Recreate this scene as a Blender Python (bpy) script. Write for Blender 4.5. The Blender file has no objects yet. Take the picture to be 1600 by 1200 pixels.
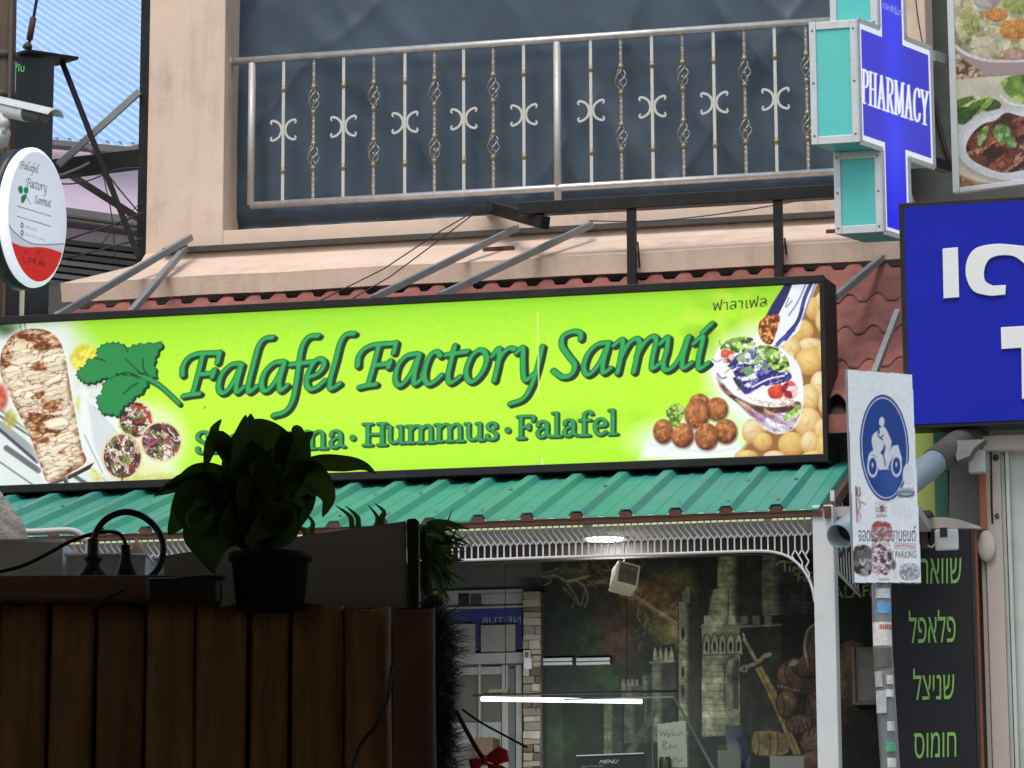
import bpy, math, random
import numpy as np
from mathutils import Vector, Matrix

# ------------------------------------------------------------------ camera, sky, sun, exposure
SC = bpy.context.scene
FPX = 4800.0                      # focal length in photograph pixels (1600 wide)
YAW, PITCH, ROLL = math.radians(12.5), math.radians(10.5), 0.004
CAM = np.array([0.0, -18.0, 1.5])
_f0 = np.array([-math.sin(YAW), math.cos(YAW), 0.0])          # horizontal forward
_r0 = np.array([math.cos(YAW), math.sin(YAW), 0.0])
FWD = _f0 * math.cos(PITCH) + np.array([0, 0, math.sin(PITCH)])
_u0 = np.cross(_r0, FWD)
RGT = _r0 * math.cos(ROLL) - _u0 * math.sin(ROLL)
UPV = _r0 * math.sin(ROLL) + _u0 * math.cos(ROLL)

cam_data = bpy.data.cameras.new('camera')
cam_data.sensor_width = 36.0
cam_data.lens = 36.0 * FPX / 1600.0
cam_data.clip_end = 2000.0
cam_data.clip_start = 0.05
cam = bpy.data.objects.new('camera', cam_data)
SC.collection.objects.link(cam)
cam.matrix_world = Matrix(((RGT[0], UPV[0], -FWD[0], CAM[0]), (RGT[1], UPV[1], -FWD[1], CAM[1]),
                           (RGT[2], UPV[2], -FWD[2], CAM[2]), (0, 0, 0, 1)))
SC.camera = cam

SUN_EL, SUN_AZ = math.radians(60), math.radians(192)          # azimuth clockwise from +Y
world = bpy.data.worlds.new('World'); SC.world = world; world.use_nodes = True
wn = world.node_tree.nodes; wl = world.node_tree.links
wn.clear()
sky = wn.new('ShaderNodeTexSky'); sky.sky_type = 'NISHITA'; sky.sun_disc = False
sky.sun_elevation = SUN_EL; sky.sun_rotation = SUN_AZ; sky.air_density = 1.6; sky.dust_density = 3.0; sky.ozone_density = 1.0
bg = wn.new('ShaderNodeBackground'); bg.inputs['Strength'].default_value = 0.145
wo = wn.new('ShaderNodeOutputWorld')
wl.new(sky.outputs[0], bg.inputs[0]); wl.new(bg.outputs[0], wo.inputs[0])

sd = bpy.data.lights.new('sun', 'SUN'); sd.energy = 1.4; sd.angle = math.radians(30); sd.color = (1.0, 0.97, 0.93)
sun = bpy.data.objects.new('sun', sd); SC.collection.objects.link(sun)
sdir = Vector((math.sin(SUN_AZ) * math.cos(SUN_EL), math.cos(SUN_AZ) * math.cos(SUN_EL), math.sin(SUN_EL)))
sun.rotation_euler = sdir.to_track_quat('Z', 'Y').to_euler(); sun.location = (0, -10, 12)

SC.view_settings.view_transform = 'Standard'
SC.view_settings.look = 'None'
SC.view_settings.exposure = 0.15
SC.view_settings.gamma = 1.0
SC.render.engine = 'CYCLES'
SC.cycles.use_denoising = True
SC.cycles.max_bounces = 8

rnd = random.Random(7)
nrng = np.random.RandomState(11)

# ------------------------------------------------------------------ pixel <-> space
def ray(px, py):
    return FWD + RGT * ((px - 800.0) / FPX) + UPV * ((600.0 - py) / FPX)
def onplane(px, py, p0, n):
    d = ray(px, py); p0 = np.asarray(p0, float); n = np.asarray(n, float)
    return CAM + d * (np.dot(p0 - CAM, n) / np.dot(d, n))
def P(px, py, y):                                             # point on a plane parallel to the shop front
    return onplane(px, py, (0, y, 0), (0, 1, 0))
def F(px, py, dist):                                          # point at a horizontal distance ahead
    return onplane(px, py, CAM + _f0 * dist, _f0)
def project(pts):
    v = np.asarray(pts, float) - CAM
    w = v @ FWD
    return 800.0 + FPX * (v @ RGT) / w, 600.0 - FPX * (v @ UPV) / w
def dirv(deg):                                                # horizontal direction, degrees right of the view
    a = math.radians(deg)
    return _f0 * math.cos(a) + _r0 * math.sin(a)
Z = np.array([0, 0, 1.0])
class Plane:                                                  # vertical plane through a pixel at a distance
    def __init__(s, px, py, dist, deg):
        s.p = F(px, py, dist); s.u = dirv(deg); s.n = np.cross(s.u, Z)
        if np.dot(s.n, CAM - s.p) < 0: s.n = -s.n
    def at(s, px, py, off=0.0):
        return onplane(px, py, s.p + s.n * off, s.n)
class Front(Plane):                                           # plane y = const, facing the street
    def __init__(s, y):
        s.p = np.array([0, y, 0.0]); s.u = np.array([1.0, 0, 0]); s.n = np.array([0, -1.0, 0])

# ------------------------------------------------------------------ materials
def lin(c):
    return tuple(((x / 255.0) / 12.92 if x / 255.0 <= 0.04045 else ((x / 255.0 + 0.055) / 1.055) ** 2.4) for x in c[:3])
MATS = {}
def mat(name, col, rough=0.6, metal=0.0, var=0.12, vscale=6.0, bump=0.0, bscale=60.0, stain=None, stain_amt=0.0,
        stain_scale=3.0, emit=None, estr=0.0, spec=0.5, stretch=None, trans=0.0, alpha=1.0, ior=1.45, orand=0.0, streak=0.0, streak_col=(0.05, 0.045, 0.04), streak_scale=9.0):
    """col is a real-world base colour (linear)."""
    if name in MATS: return MATS[name]
    m = bpy.data.materials.new(name); m.use_nodes = True
    nt = m.node_tree; N = nt.nodes; L = nt.links
    b = N['Principled BSDF']
    b.inputs['Roughness'].default_value = rough; b.inputs['Metallic'].default_value = metal
    b.inputs['Specular IOR Level'].default_value = spec
    tc = N.new('ShaderNodeTexCoord'); src = tc.outputs['Object']
    if stretch:
        mp = N.new('ShaderNodeMapping'); mp.inputs['Scale'].default_value = stretch
        L.new(src, mp.inputs[0]); src = mp.outputs[0]
    if orand:
        oi = N.new('ShaderNodeObjectInfo'); sc_ = N.new('ShaderNodeVectorMath'); sc_.operation = 'SCALE'; sc_.inputs[0].default_value = (31, 17, 23)
        L.new(oi.outputs['Random'], sc_.inputs['Scale'])
        ad = N.new('ShaderNodeVectorMath'); ad.operation = 'ADD'; L.new(src, ad.inputs[0]); L.new(sc_.outputs[0], ad.inputs[1]); src = ad.outputs[0]
    n1 = N.new('ShaderNodeTexNoise'); n1.inputs['Scale'].default_value = vscale; n1.inputs['Detail'].default_value = 6
    n1.inputs['Roughness'].default_value = 0.65
    L.new(src, n1.inputs['Vector'])
    r1 = N.new('ShaderNodeValToRGB')
    r1.color_ramp.elements[0].position = 0.3; r1.color_ramp.elements[1].position = 0.7
    r1.color_ramp.elements[0].color = tuple(max(0, c * (1 - var)) for c in col) + (1,)
    r1.color_ramp.elements[1].color = tuple(min(1, c * (1 + var)) for c in col) + (1,)
    L.new(n1.outputs['Fac'], r1.inputs[0])
    out = r1.outputs[0]
    if stain is not None:
        n2 = N.new('ShaderNodeTexNoise'); n2.inputs['Scale'].default_value = stain_scale; n2.inputs['Detail'].default_value = 9
        n2.inputs['Roughness'].default_value = 0.72; L.new(src, n2.inputs['Vector'])
        r2 = N.new('ShaderNodeValToRGB'); r2.color_ramp.elements[0].position = 0.52; r2.color_ramp.elements[1].position = 0.75
        r2.color_ramp.elements[0].color = (0, 0, 0, 1); r2.color_ramp.elements[1].color = (stain_amt,) * 3 + (1,)
        L.new(n2.outputs['Fac'], r2.inputs[0])
        mx = N.new('ShaderNodeMix'); mx.data_type = 'RGBA'
        L.new(r2.outputs[0], mx.inputs[0]); L.new(out, mx.inputs[6]); mx.inputs[7].default_value = tuple(stain) + (1,)
        out = mx.outputs[2]
    if streak:                                                # run-off streaks and blotches of dirt
        mp2 = N.new('ShaderNodeMapping'); mp2.inputs['Scale'].default_value = (1, 1, 0.10); L.new(tc.outputs['Object'], mp2.inputs[0])
        n4 = N.new('ShaderNodeTexNoise'); n4.inputs['Scale'].default_value = streak_scale; n4.inputs['Detail'].default_value = 8; n4.inputs['Roughness'].default_value = 0.7
        L.new(mp2.outputs[0], n4.inputs['Vector'])
        n5 = N.new('ShaderNodeTexNoise'); n5.inputs['Scale'].default_value = 1.1; n5.inputs['Detail'].default_value = 4; L.new(tc.outputs['Object'], n5.inputs['Vector'])
        mu = N.new('ShaderNodeMath'); mu.operation = 'MULTIPLY'; L.new(n4.outputs['Fac'], mu.inputs[0]); L.new(n5.outputs['Fac'], mu.inputs[1])
        r4 = N.new('ShaderNodeValToRGB'); r4.color_ramp.elements[0].position = 0.26; r4.color_ramp.elements[1].position = 0.42
        r4.color_ramp.elements[0].color = (0, 0, 0, 1); r4.color_ramp.elements[1].color = (streak,) * 3 + (1,); L.new(mu.outputs[0], r4.inputs[0])
        mx4 = N.new('ShaderNodeMix'); mx4.data_type = 'RGBA'; L.new(r4.outputs[0], mx4.inputs[0]); L.new(out, mx4.inputs[6]); mx4.inputs[7].default_value = tuple(streak_col) + (1,)
        out = mx4.outputs[2]
    if orand:
        mr_ = N.new('ShaderNodeMapRange'); mr_.inputs[3].default_value = 1 - orand; mr_.inputs[4].default_value = 1 + orand
        L.new(oi.outputs['Random'], mr_.inputs[0])
        vm = N.new('ShaderNodeVectorMath'); vm.operation = 'SCALE'; L.new(out, vm.inputs[0]); L.new(mr_.outputs[0], vm.inputs['Scale']); out = vm.outputs[0]
    L.new(out, b.inputs['Base Color'])
    if bump:
        n3 = N.new('ShaderNodeTexNoise'); n3.inputs['Scale'].default_value = bscale; n3.inputs['Detail'].default_value = 5
        L.new(src, n3.inputs['Vector'])
        bp = N.new('ShaderNodeBump'); bp.inputs['Strength'].default_value = bump; bp.inputs['Distance'].default_value = 0.01
        L.new(n3.outputs['Fac'], bp.inputs['Height']); L.new(bp.outputs[0], b.inputs['Normal'])
    if rough > 0.15:
        rr = N.new('ShaderNodeMapRange'); rr.inputs[3].default_value = max(0.05, rough - 0.1); rr.inputs[4].default_value = min(1, rough + 0.1)
        L.new(n1.outputs['Fac'], rr.inputs[0]); L.new(rr.outputs[0], b.inputs['Roughness'])
    if emit is not None:
        b.inputs['Emission Color'].default_value = tuple(emit) + (1,); b.inputs['Emission Strength'].default_value = estr
    if trans:
        b.inputs['Transmission Weight'].default_value = trans; b.inputs['IOR'].default_value = ior
    MATS[name] = m
    return m
def print_mat(name, rough=0.45, estr=0.0, base=1.0, spec=0.4):
    if name in MATS: return MATS[name]
    m = bpy.data.materials.new(name); m.use_nodes = True
    N = m.node_tree.nodes; L = m.node_tree.links; b = N['Principled BSDF']
    at = N.new('ShaderNodeAttribute'); at.attribute_name = 'Col'
    n = N.new('ShaderNodeTexNoise'); n.inputs['Scale'].default_value = 25; n.inputs['Detail'].default_value = 5
    mr = N.new('ShaderNodeMapRange'); mr.inputs[3].default_value = 0.96 * base; mr.inputs[4].default_value = 1.04 * base
    L.new(n.outputs['Fac'], mr.inputs[0])
    mx = N.new('ShaderNodeVectorMath'); mx.operation = 'SCALE'
    L.new(at.outputs['Color'], mx.inputs[0]); L.new(mr.outputs[0], mx.inputs['Scale'])
    L.new(mx.outputs[0], b.inputs['Base Color'])
    b.inputs['Roughness'].default_value = rough; b.inputs['Specular IOR Level'].default_value = spec
    if estr:
        L.new(at.outputs['Color'], b.inputs['Emission Color']); b.inputs['Emission Strength'].default_value = estr
    MATS[name] = m
    return m

# ------------------------------------------------------------------ objects
COL = SC.collection
def tag(o, label=None, cat=None, group=None, kind=None):
    if label: o['label'] = label
    if cat: o['category'] = cat
    if group: o['group'] = group
    if kind: o['kind'] = kind
    return o
def empty(name, loc, label=None, cat=None, group=None):
    o = bpy.data.objects.new(name, None); COL.objects.link(o)
    o.location = tuple(loc); o.empty_display_size = 0.1
    bpy_update_needed.append(o)
    return tag(o, label, cat, group)
bpy_update_needed = []
def link(name, me, parent=None):
    o = bpy.data.objects.new(name, me); COL.objects.link(o)
    if parent is not None:
        o.parent = parent
        l = parent_world(parent)
        o.matrix_parent_inverse = l.inverted()
    return o
def parent_world(p):
    m = Matrix.LocRotScale(p.location, p.rotation_euler, p.scale)
    if p.parent is not None:
        m = parent_world(p.parent) @ p.matrix_parent_inverse @ m
    return m
class MB:
    def __init__(s): s.v = []; s.f = []
    def add(s, vs, fs):
        k = len(s.v); s.v += [tuple(float(c) for c in v) for v in vs]; s.f += [tuple(i + k for i in f) for f in fs]; return s
    def obox(s, c, a, b, d):
        c, a, b, d = (np.asarray(t, float) for t in (c, a, b, d))
        vs = [c + i * a + j * b + k * d for i in (-1, 1) for j in (-1, 1) for k in (-1, 1)]
        return s.add(vs, [(0, 1, 3, 2), (4, 6, 7, 5), (0, 4, 5, 1), (2, 3, 7, 6), (0, 2, 6, 4), (1, 5, 7, 3)])
    def box(s, x0, x1, y0, y1, z0, z1):
        return s.obox(((x0 + x1) / 2, (y0 + y1) / 2, (z0 + z1) / 2), ((x1 - x0) / 2, 0, 0), (0, (y1 - y0) / 2, 0), (0, 0, (z1 - z0) / 2))
    def bar(s, a, b, w, h, up=(0, 0, 1)):
        a = np.asarray(a, float); b = np.asarray(b, float); d = b - a; d /= np.linalg.norm(d)
        r = np.cross(d, np.asarray(up, float))
        if np.linalg.norm(r) < 1e-4: r = np.cross(d, np.array([1.0, 0, 0]))
        r /= np.linalg.norm(r); u = np.cross(r, d)
        return s.obox((a + b) / 2, (b - a) / 2, r * w / 2, u * h / 2)
    def tube(s, pts, r, n=8, caps=True):
        pts = [np.asarray(p, float) for p in pts]; m = len(pts)
        rs = r if hasattr(r, '__len__') else [r] * m
        t0 = pts[1] - pts[0]; t0 = t0 / np.linalg.norm(t0)
        ref = np.array([0, 0, 1.0]) if abs(t0[2]) < 0.9 else np.array([1.0, 0, 0])
        nn = np.cross(t0, ref); nn /= np.linalg.norm(nn)
        vs = []; fs = []
        for i, p in enumerate(pts):
            t = pts[min(i + 1, m - 1)] - pts[max(i - 1, 0)]; t = t / (np.linalg.norm(t) + 1e-12)
            nn = nn - t * np.dot(nn, t); nn /= np.linalg.norm(nn); bb = np.cross(t, nn)
            for k in range(n):
                a = 2 * math.pi * k / n
                vs.append(p + (nn * math.cos(a) + bb * math.sin(a)) * rs[i])
        for i in range(m - 1):
            for k in range(n):
                fs.append((i * n + k, i * n + (k + 1) % n, (i + 1) * n + (k + 1) % n, (i + 1) * n + k))
        if caps:
            fs.append(tuple(range(n - 1, -1, -1))); fs.append(tuple((m - 1) * n + k for k in range(n)))
        return s.add(vs, fs)
    def sphere(s, c, r, nu=10, nv=7, sq=(1, 1, 1)):
        c = np.asarray(c, float); vs = []; fs = []
        for j in range(nv + 1):
            th = math.pi * j / nv
            for i in range(nu):
                a = 2 * math.pi * i / nu
                vs.append(c + r * np.array([math.sin(th) * math.cos(a) * sq[0], math.sin(th) * math.sin(a) * sq[1], math.cos(th) * sq[2]]))
        for j in range(nv):
            for i in range(nu):
                fs.append((j * nu + i, (j + 1) * nu + i, (j + 1) * nu + (i + 1) % nu, j * nu + (i + 1) % nu))
        return s.add(vs, fs)
    def extr(s, poly, vec):                                   # solid from an outline, pushed along vec
        vec = np.asarray(vec, float); n = len(poly)
        a = [np.asarray(p, float) for p in poly]; b = [p + vec for p in a]
        fs = [tuple(range(n)), tuple(range(2 * n - 1, n - 1, -1))]
        fs += [(i, n + i, n + (i + 1) % n, (i + 1) % n) for i in range(n)]
        return s.add(a + b, fs)
    def build(s, name, m, parent=None, smooth=False, bevel=0.0):
        me = bpy.data.meshes.new(name); me.from_pydata(s.v, [], s.f); me.update()
        if m is not None: me.materials.append(m)
        import bmesh
        bm = bmesh.new(); bm.from_mesh(me); bmesh.ops.recalc_face_normals(bm, faces=bm.faces); bm.to_mesh(me); bm.free()
        if smooth: me.polygons.foreach_set('use_smooth', [True] * len(me.polygons))
        o = link(name, me, parent)
        if bevel:
            bv = o.modifiers.new('bevel', 'BEVEL'); bv.width = bevel; bv.segments = 2; bv.limit_method = 'ANGLE'; bv.angle_limit = math.radians(40)
        return o
def copy_part(src, parent, offset=(0, 0, 0)):
    o = src.copy(); COL.objects.link(o); o.parent = parent
    o.matrix_parent_inverse = parent_world(parent).inverted()
    o.location = Vector(src.location) + Vector(offset)
    return o
def cr(pts, n=6, closed=False):                               # Catmull-Rom
    p = [np.asarray(q, float) for q in pts]; out = []
    m = len(p)
    if m < 3 and not closed: return p
    rng = range(m if closed else m - 1)
    for i in rng:
        if closed: a, b, c, d = p[(i - 1) % m], p[i], p[(i + 1) % m], p[(i + 2) % m]
        else: a, b, c, d = p[max(i - 1, 0)], p[i], p[i + 1], p[min(i + 2, m - 1)]
        for k in range(n):
            t = k / n
            out.append(0.5 * ((2 * b) + (-a + c) * t + (2 * a - 5 * b + 4 * c - d) * t * t + (-a + 3 * b - 3 * c + d) * t ** 3))
    if not closed: out.append(p[-1])
    return out

# ------------------------------------------------------------------ text as flat or raised mesh
def text_shape(body):
    cu = bpy.data.curves.new('tmp', 'FONT'); cu.body = body; cu.size = 1.0; cu.resolution_u = 4
    o = bpy.data.objects.new('tmp', cu); COL.objects.link(o)
    dg = bpy.context.evaluated_depsgraph_get(); me = o.evaluated_get(dg).to_mesh()
    v = np.array([tuple(q.co)[:2] for q in me.vertices]); f = [tuple(q.vertices) for q in me.polygons]
    o.evaluated_get(dg).to_mesh_clear(); bpy.data.objects.remove(o); bpy.data.curves.remove(cu)
    return v, f
def put_text(name, body, corners, plane, off, m, parent, depth=0.0, slant=0.0):
    """corners: photo pixels of the text's bounding box: top-left, top-right, bottom-right, bottom-left."""
    v, f = text_shape(body)
    if len(v) == 0: return None
    lo = v.min(0); hi = v.max(0); w = (v - lo) / (hi - lo)
    tl, tr, br, bl = [plane.at(c[0], c[1], off) for c in corners]
    mb = MB()
    pts = []
    for a, b in w:
        a = a + slant * b
        pts.append((tl * (1 - a) + tr * a) * b + (bl * (1 - a) + br * a) * (1 - b))
    if depth:
        k = len(pts)
        from collections import Counter
        ed = Counter()
        for q in f:
            for i in range(len(q)): ed[tuple(sorted((q[i], q[(i + 1) % len(q)])))] += 1
        back = [p - plane.n * depth for p in pts]
        fs = list(f) + [(a, b, b + k, a + k) for (a, b), c in ed.items() if c == 1]
        mb.add(pts + back, fs)
    else:
        mb.add(pts, f)
    return mb.build(name, m, parent)

# ------------------------------------------------------------------ a printed / painted sheet: fine grid with colour per point
_tab = nrng.rand(512, 512)
def vnoise(x, y, seed=0):
    x = x + seed * 17.31; y = y + seed * 9.77
    xi = np.floor(x).astype(int); yi = np.floor(y).astype(int); fx = x - xi; fy = y - yi
    fx = fx * fx * (3 - 2 * fx); fy = fy * fy * (3 - 2 * fy)
    g = lambda a, b: _tab[a % 512, b % 512]
    return (g(xi, yi) * (1 - fx) + g(xi + 1, yi) * fx) * (1 - fy) + (g(xi, yi + 1) * (1 - fx) + g(xi + 1, yi + 1) * fx) * fy
def fbm(x, y, seed=0, o=4):
    s = 0; a = 0.5; t = 0
    for i in range(o):
        s = s + a * vnoise(x * 2 ** i, y * 2 ** i, seed + i * 3); t += a; a *= 0.55
    return s / t
def voro(x, y, seed=0):
    xi = np.floor(x).astype(int); yi = np.floor(y).astype(int)
    f1 = np.full(x.shape, 9.0); f2 = np.full(x.shape, 9.0); idv = np.zeros(x.shape)
    for dx in (-1, 0, 1):
        for dy in (-1, 0, 1):
            cx = xi + dx; cy = yi + dy
            jx = _tab[(cx + seed * 7) % 512, (cy + 31) % 512]; jy = _tab[(cx + 91) % 512, (cy + seed * 13) % 512]
            d = np.hypot(cx + jx - x, cy + jy - y)
            idn = _tab[(cx * 3 + seed) % 512, (cy * 5 + 7) % 512]
            m = d < f1
            f2 = np.where(m, f1, np.minimum(f2, d)); idv = np.where(m, idn, idv); f1 = np.where(m, d, f1)
    return f1, f2, idv
class Canvas:
    def __init__(s, o, u, v, W, H, step, base=(255, 255, 255)):
        s.o = np.asarray(o, float); s.u = np.asarray(u, float); s.v = np.asarray(v, float)
        s.nx = max(2, int(round(W / step)) + 1); s.ny = max(2, int(round(H / step)) + 1)
        a = np.linspace(0, W, s.nx); b = np.linspace(0, H, s.ny)
        A, B = np.meshgrid(a, b); s.A, s.B = A, B
        s.pos = s.o + A[..., None] * s.u + B[..., None] * s.v
        s.X, s.Y = project(s.pos.reshape(-1, 3)); s.X = s.X.reshape(A.shape); s.Y = s.Y.reshape(A.shape)
        s.img = np.empty(A.shape + (3,)); s.img[:] = base
        s.pix = 1.0
    def win(s, x0, x1, y0, y1):
        m = (s.X > x0) & (s.X < x1) & (s.Y > y0) & (s.Y < y1)
        j = np.where(m.any(1))[0]; i = np.where(m.any(0))[0]
        if len(j) == 0: return None
        return (slice(j[0], j[-1] + 1), slice(i[0], i[-1] + 1))
    def blend(s, w, alpha, col):
        c = np.asarray(col, float)
        s.img[w] = s.img[w] * (1 - alpha[..., None]) + c * alpha[..., None]
    def segd(s, w, pts, nib=None):
        X = s.X[w]; Y = s.Y[w]
        if nib:
            a, b, ang = nib; ca, sa = math.cos(ang), math.sin(ang)
            tr = lambda x, y: ((x * ca - y * sa) / a, (x * sa + y * ca) / b)
        else: tr = lambda x, y: (x, y)
        X, Y = tr(X, Y); d = np.full(X.shape, 1e9)
        for (p, q) in zip(pts[:-1], pts[1:]):
            px, py = tr(p[0], p[1]); qx, qy = tr(q[0], q[1]); ex, ey = qx - px, qy - py
            t = np.clip(((X - px) * ex + (Y - py) * ey) / (ex * ex + ey * ey + 1e-9), 0, 1)
            d = np.minimum(d, np.hypot(X - px - t * ex, Y - py - t * ey))
        return d
    def stroke(s, pts, width, col, soft=1.0, nib=None, amt=1.0, smooth=True):
        pts = cr(pts) if smooth else pts
        xs = [p[0] for p in pts]; ys = [p[1] for p in pts]; m = (nib[0] if nib else width / 2) + soft + 2
        w = s.win(min(xs) - m, max(xs) + m, min(ys) - m, max(ys) + m)
        if w is None: return
        d = s.segd(w, pts, nib)
        al = np.clip((1 - d) * nib[1] / soft + 0.5, 0, 1) if nib else np.clip((width / 2 - d) / soft + 0.5, 0, 1)
        s.blend(w, al * amt, col)
    def pmask(s, pts, soft=1.0, pad=3):
        xs = [p[0] for p in pts]; ys = [p[1] for p in pts]
        w = s.win(min(xs) - soft - pad, max(xs) + soft + pad, min(ys) - soft - pad, max(ys) + soft + pad)
        if w is None: return None, None
        X = s.X[w]; Y = s.Y[w]; ins = np.zeros(X.shape, bool); n = len(pts)
        for i in range(n):
            (x0, y0), (x1, y1) = pts[i][:2], pts[(i + 1) % n][:2]
            c = ((y0 > Y) != (y1 > Y)) & (X < (x1 - x0) * (Y - y0) / (y1 - y0 + 1e-12) + x0)
            ins ^= c
        d = s.segd(w, list(pts) + [pts[0]])
        sd = np.where(ins, d, -d)
        return w, np.clip(sd / soft + 0.5, 0, 1)
    def poly(s, pts, col, soft=1.0, amt=1.0, smooth=False):
        if smooth: pts = cr(pts, 5, True)
        w, a = s.pmask(pts, soft)
        if w is not None: s.blend(w, a * amt, col)
    def ell(s, cx, cy, rx, ry, col, soft=1.0, amt=1.0, rot=0.0):
        m = max(rx, ry) + soft + 2
        w = s.win(cx - m, cx + m, cy - m, cy + m)
        if w is None: return
        c, q = math.cos(rot), math.sin(rot)
        x = s.X[w] - cx; y = s.Y[w] - cy
        xr = x * c + y * q; yr = -x * q + y * c
        d = (1 - np.hypot(xr / rx, yr / ry)) * min(rx, ry)
        s.blend(w, np.clip(d / soft + 0.5, 0, 1) * amt, col)
    def ball(s, cx, cy, rx, ry, lo, hi, noise=0.0, nsc=4.0, seed=0):   # a round thing in a printed photograph
        w = s.win(cx - rx - 3, cx + rx + 3, cy - ry - 3, cy + ry + 3)
        if w is None: return
        x = (s.X[w] - cx) / rx; y = (s.Y[w] - cy) / ry; r = np.hypot(x, y)
        t = np.clip(0.62 - 0.38 * (x * 0.45 + y * 0.75) - 0.35 * r ** 3, 0, 1)
        if noise: t = np.clip(t + noise * (fbm(s.X[w] / nsc, s.Y[w] / nsc, seed) - 0.5) * 2, 0, 1)
        c = np.asarray(lo, float) * (1 - t[..., None]) + np.asarray(hi, float) * t[..., None]
        al = np.clip((1 - r) * min(rx, ry) + 0.5, 0, 1)
        s.img[w] = s.img[w] * (1 - al[..., None]) + c * al[..., None]
    def cells(s, pts, cell, pal, seed=0, soft=1.0, edge=None, edge_w=0.12, ax=1.0, rot=0.0, warp=0.6, amt=1.0):
        w, a = s.pmask(cr(pts, 4, True), soft)
        if w is None: return
        x = s.X[w] / cell; y = s.Y[w] / cell
        c, q = math.cos(rot), math.sin(rot); x, y = (x * c + y * q) / ax, (-x * q + y * c)
        x = x + warp * (fbm(x * 1.3, y * 1.3, seed + 5) - 0.5) * 2; y = y + warp * (fbm(x * 1.3 + 40, y * 1.3, seed + 9) - 0.5) * 2
        f1, f2, idv = voro(x, y, seed)
        pal = np.asarray(pal, float); k = np.minimum((idv * len(pal)).astype(int), len(pal) - 1); col = pal[k]
        col = col * (0.8 + 0.4 * fbm(s.X[w] / cell * 2.2, s.Y[w] / cell * 2.2, seed + 2))[..., None]
        col = col * (1.1 - 0.35 * np.clip(f1, 0, 1))[..., None]
        if edge is not None:
            e = np.clip(1 - (f2 - f1) / edge_w, 0, 1)[..., None]; col = col * (1 - e) + np.asarray(edge, float) * e
        s.img[w] = s.img[w] * (1 - (a * amt)[..., None]) + np.clip(col, 0, 255) * (a * amt)[..., None]
    def grain(s, amt, sc=3.0, seed=3):
        n = fbm(s.X / sc, s.Y / sc, seed, 3) - 0.5
        s.img = np.clip(s.img * (1 + amt * 2 * n[..., None]), 0, 255)
    def text(s, body, corners, col, slant=0.0, soft=1.0):
        v, f = text_shape(body)
        if len(v) == 0: return
        lo = v.min(0); hi = v.max(0); q = (v - lo) / (hi - lo)
        tl, tr, br, bl = [np.asarray(c, float) for c in corners]
        a = q[:, :1] + slant * q[:, 1:]; b = q[:, 1:]
        p = (tl * (1 - a) + tr * a) * b + (bl * (1 - a) + br * a) * (1 - b)
        w = s.win(p[:, 0].min() - 2, p[:, 0].max() + 2, p[:, 1].min() - 2, p[:, 1].max() + 2)
        if w is None: return
        X = s.X[w]; Y = s.Y[w]; acc = np.zeros(X.shape); offs = [(-.25, -.25), (.25, -.25), (-.25, .25), (.25, .25)]
        for fc in f:
            t = p[list(fc)]
            x0, y0 = t.min(0) - 1; x1, y1 = t.max(0) + 1
            mm = (X > x0) & (X < x1) & (Y > y0) & (Y < y1)
            if not mm.any(): continue
            xs, ys = X[mm], Y[mm]
            add = np.zeros(xs.shape)
            for ox, oy in offs:
                ins = np.zeros(xs.shape, bool); n = len(t)
                for i in range(n):
                    ax_, ay_ = t[i]; bx_, by_ = t[(i + 1) % n]
                    ins ^= ((ay_ > ys + oy) != (by_ > ys + oy)) & (xs + ox < (bx_ - ax_) * (ys + oy - ay_) / (by_ - ay_ + 1e-12) + ax_)
                add += ins * 0.25
            acc[mm] += add
        s.blend(w, np.clip(acc, 0, 1), col)
    def build(s, name, m, parent, mask=None, off=None):
        ny, nx = s.ny, s.nx
        pos = s.pos if off is None else s.pos + np.asarray(off)
        idx = np.arange(ny * nx).reshape(ny, nx)
        q = np.stack([idx[:-1, :-1], idx[:-1, 1:], idx[1:, 1:], idx[1:, :-1]], -1)
        if mask is not None:
            mk = mask[:-1, :-1] & mask[:-1, 1:] & mask[1:, 1:] & mask[1:, :-1]; q = q[mk]
        q = q.reshape(-1, 4)
        used = np.unique(q); remap = np.zeros(ny * nx, int); remap[used] = np.arange(len(used))
        q = remap[q]; V = pos.reshape(-1, 3)[used]; C = s.img.reshape(-1, 3)[used] / 255.0
        C = np.where(C <= 0.04045, C / 12.92, ((np.clip(C, 0, 1) + 0.055) / 1.055) ** 2.4)
        me = bpy.data.meshes.new(name)
        me.vertices.add(len(V)); me.vertices.foreach_set('co', V.astype(np.float32).ravel())
        me.loops.add(len(q) * 4); me.loops.foreach_set('vertex_index', q.astype(np.int32).ravel())
        me.polygons.add(len(q)); me.polygons.foreach_set('loop_start', np.arange(0, len(q) * 4, 4, dtype=np.int32))
        me.update(calc_edges=True)
        at = me.color_attributes.new('Col', 'FLOAT_COLOR', 'POINT')
        at.data.foreach_set('color', np.concatenate([C, np.ones((len(C), 1))], 1).astype(np.float32).ravel())
        me.materials.append(m); me.validate()
        return link(name, me, parent)
def sheet(plane, tl, tr, br, bl, step, base, off=0.0):         # canvas covering a pixel quad on a plane
    c = [plane.at(q[0], q[1], off) for q in (tl, tr, br, bl)]
    us = [float(np.dot(p - c[3], plane.u)) for p in c]; zs = [p[2] for p in c]
    o = c[3] + plane.u * min(us); o = np.array([o[0], o[1], min(zs)])
    return Canvas(o, plane.u, Z, max(us) - min(us), max(zs) - min(zs), step, base)
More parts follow.
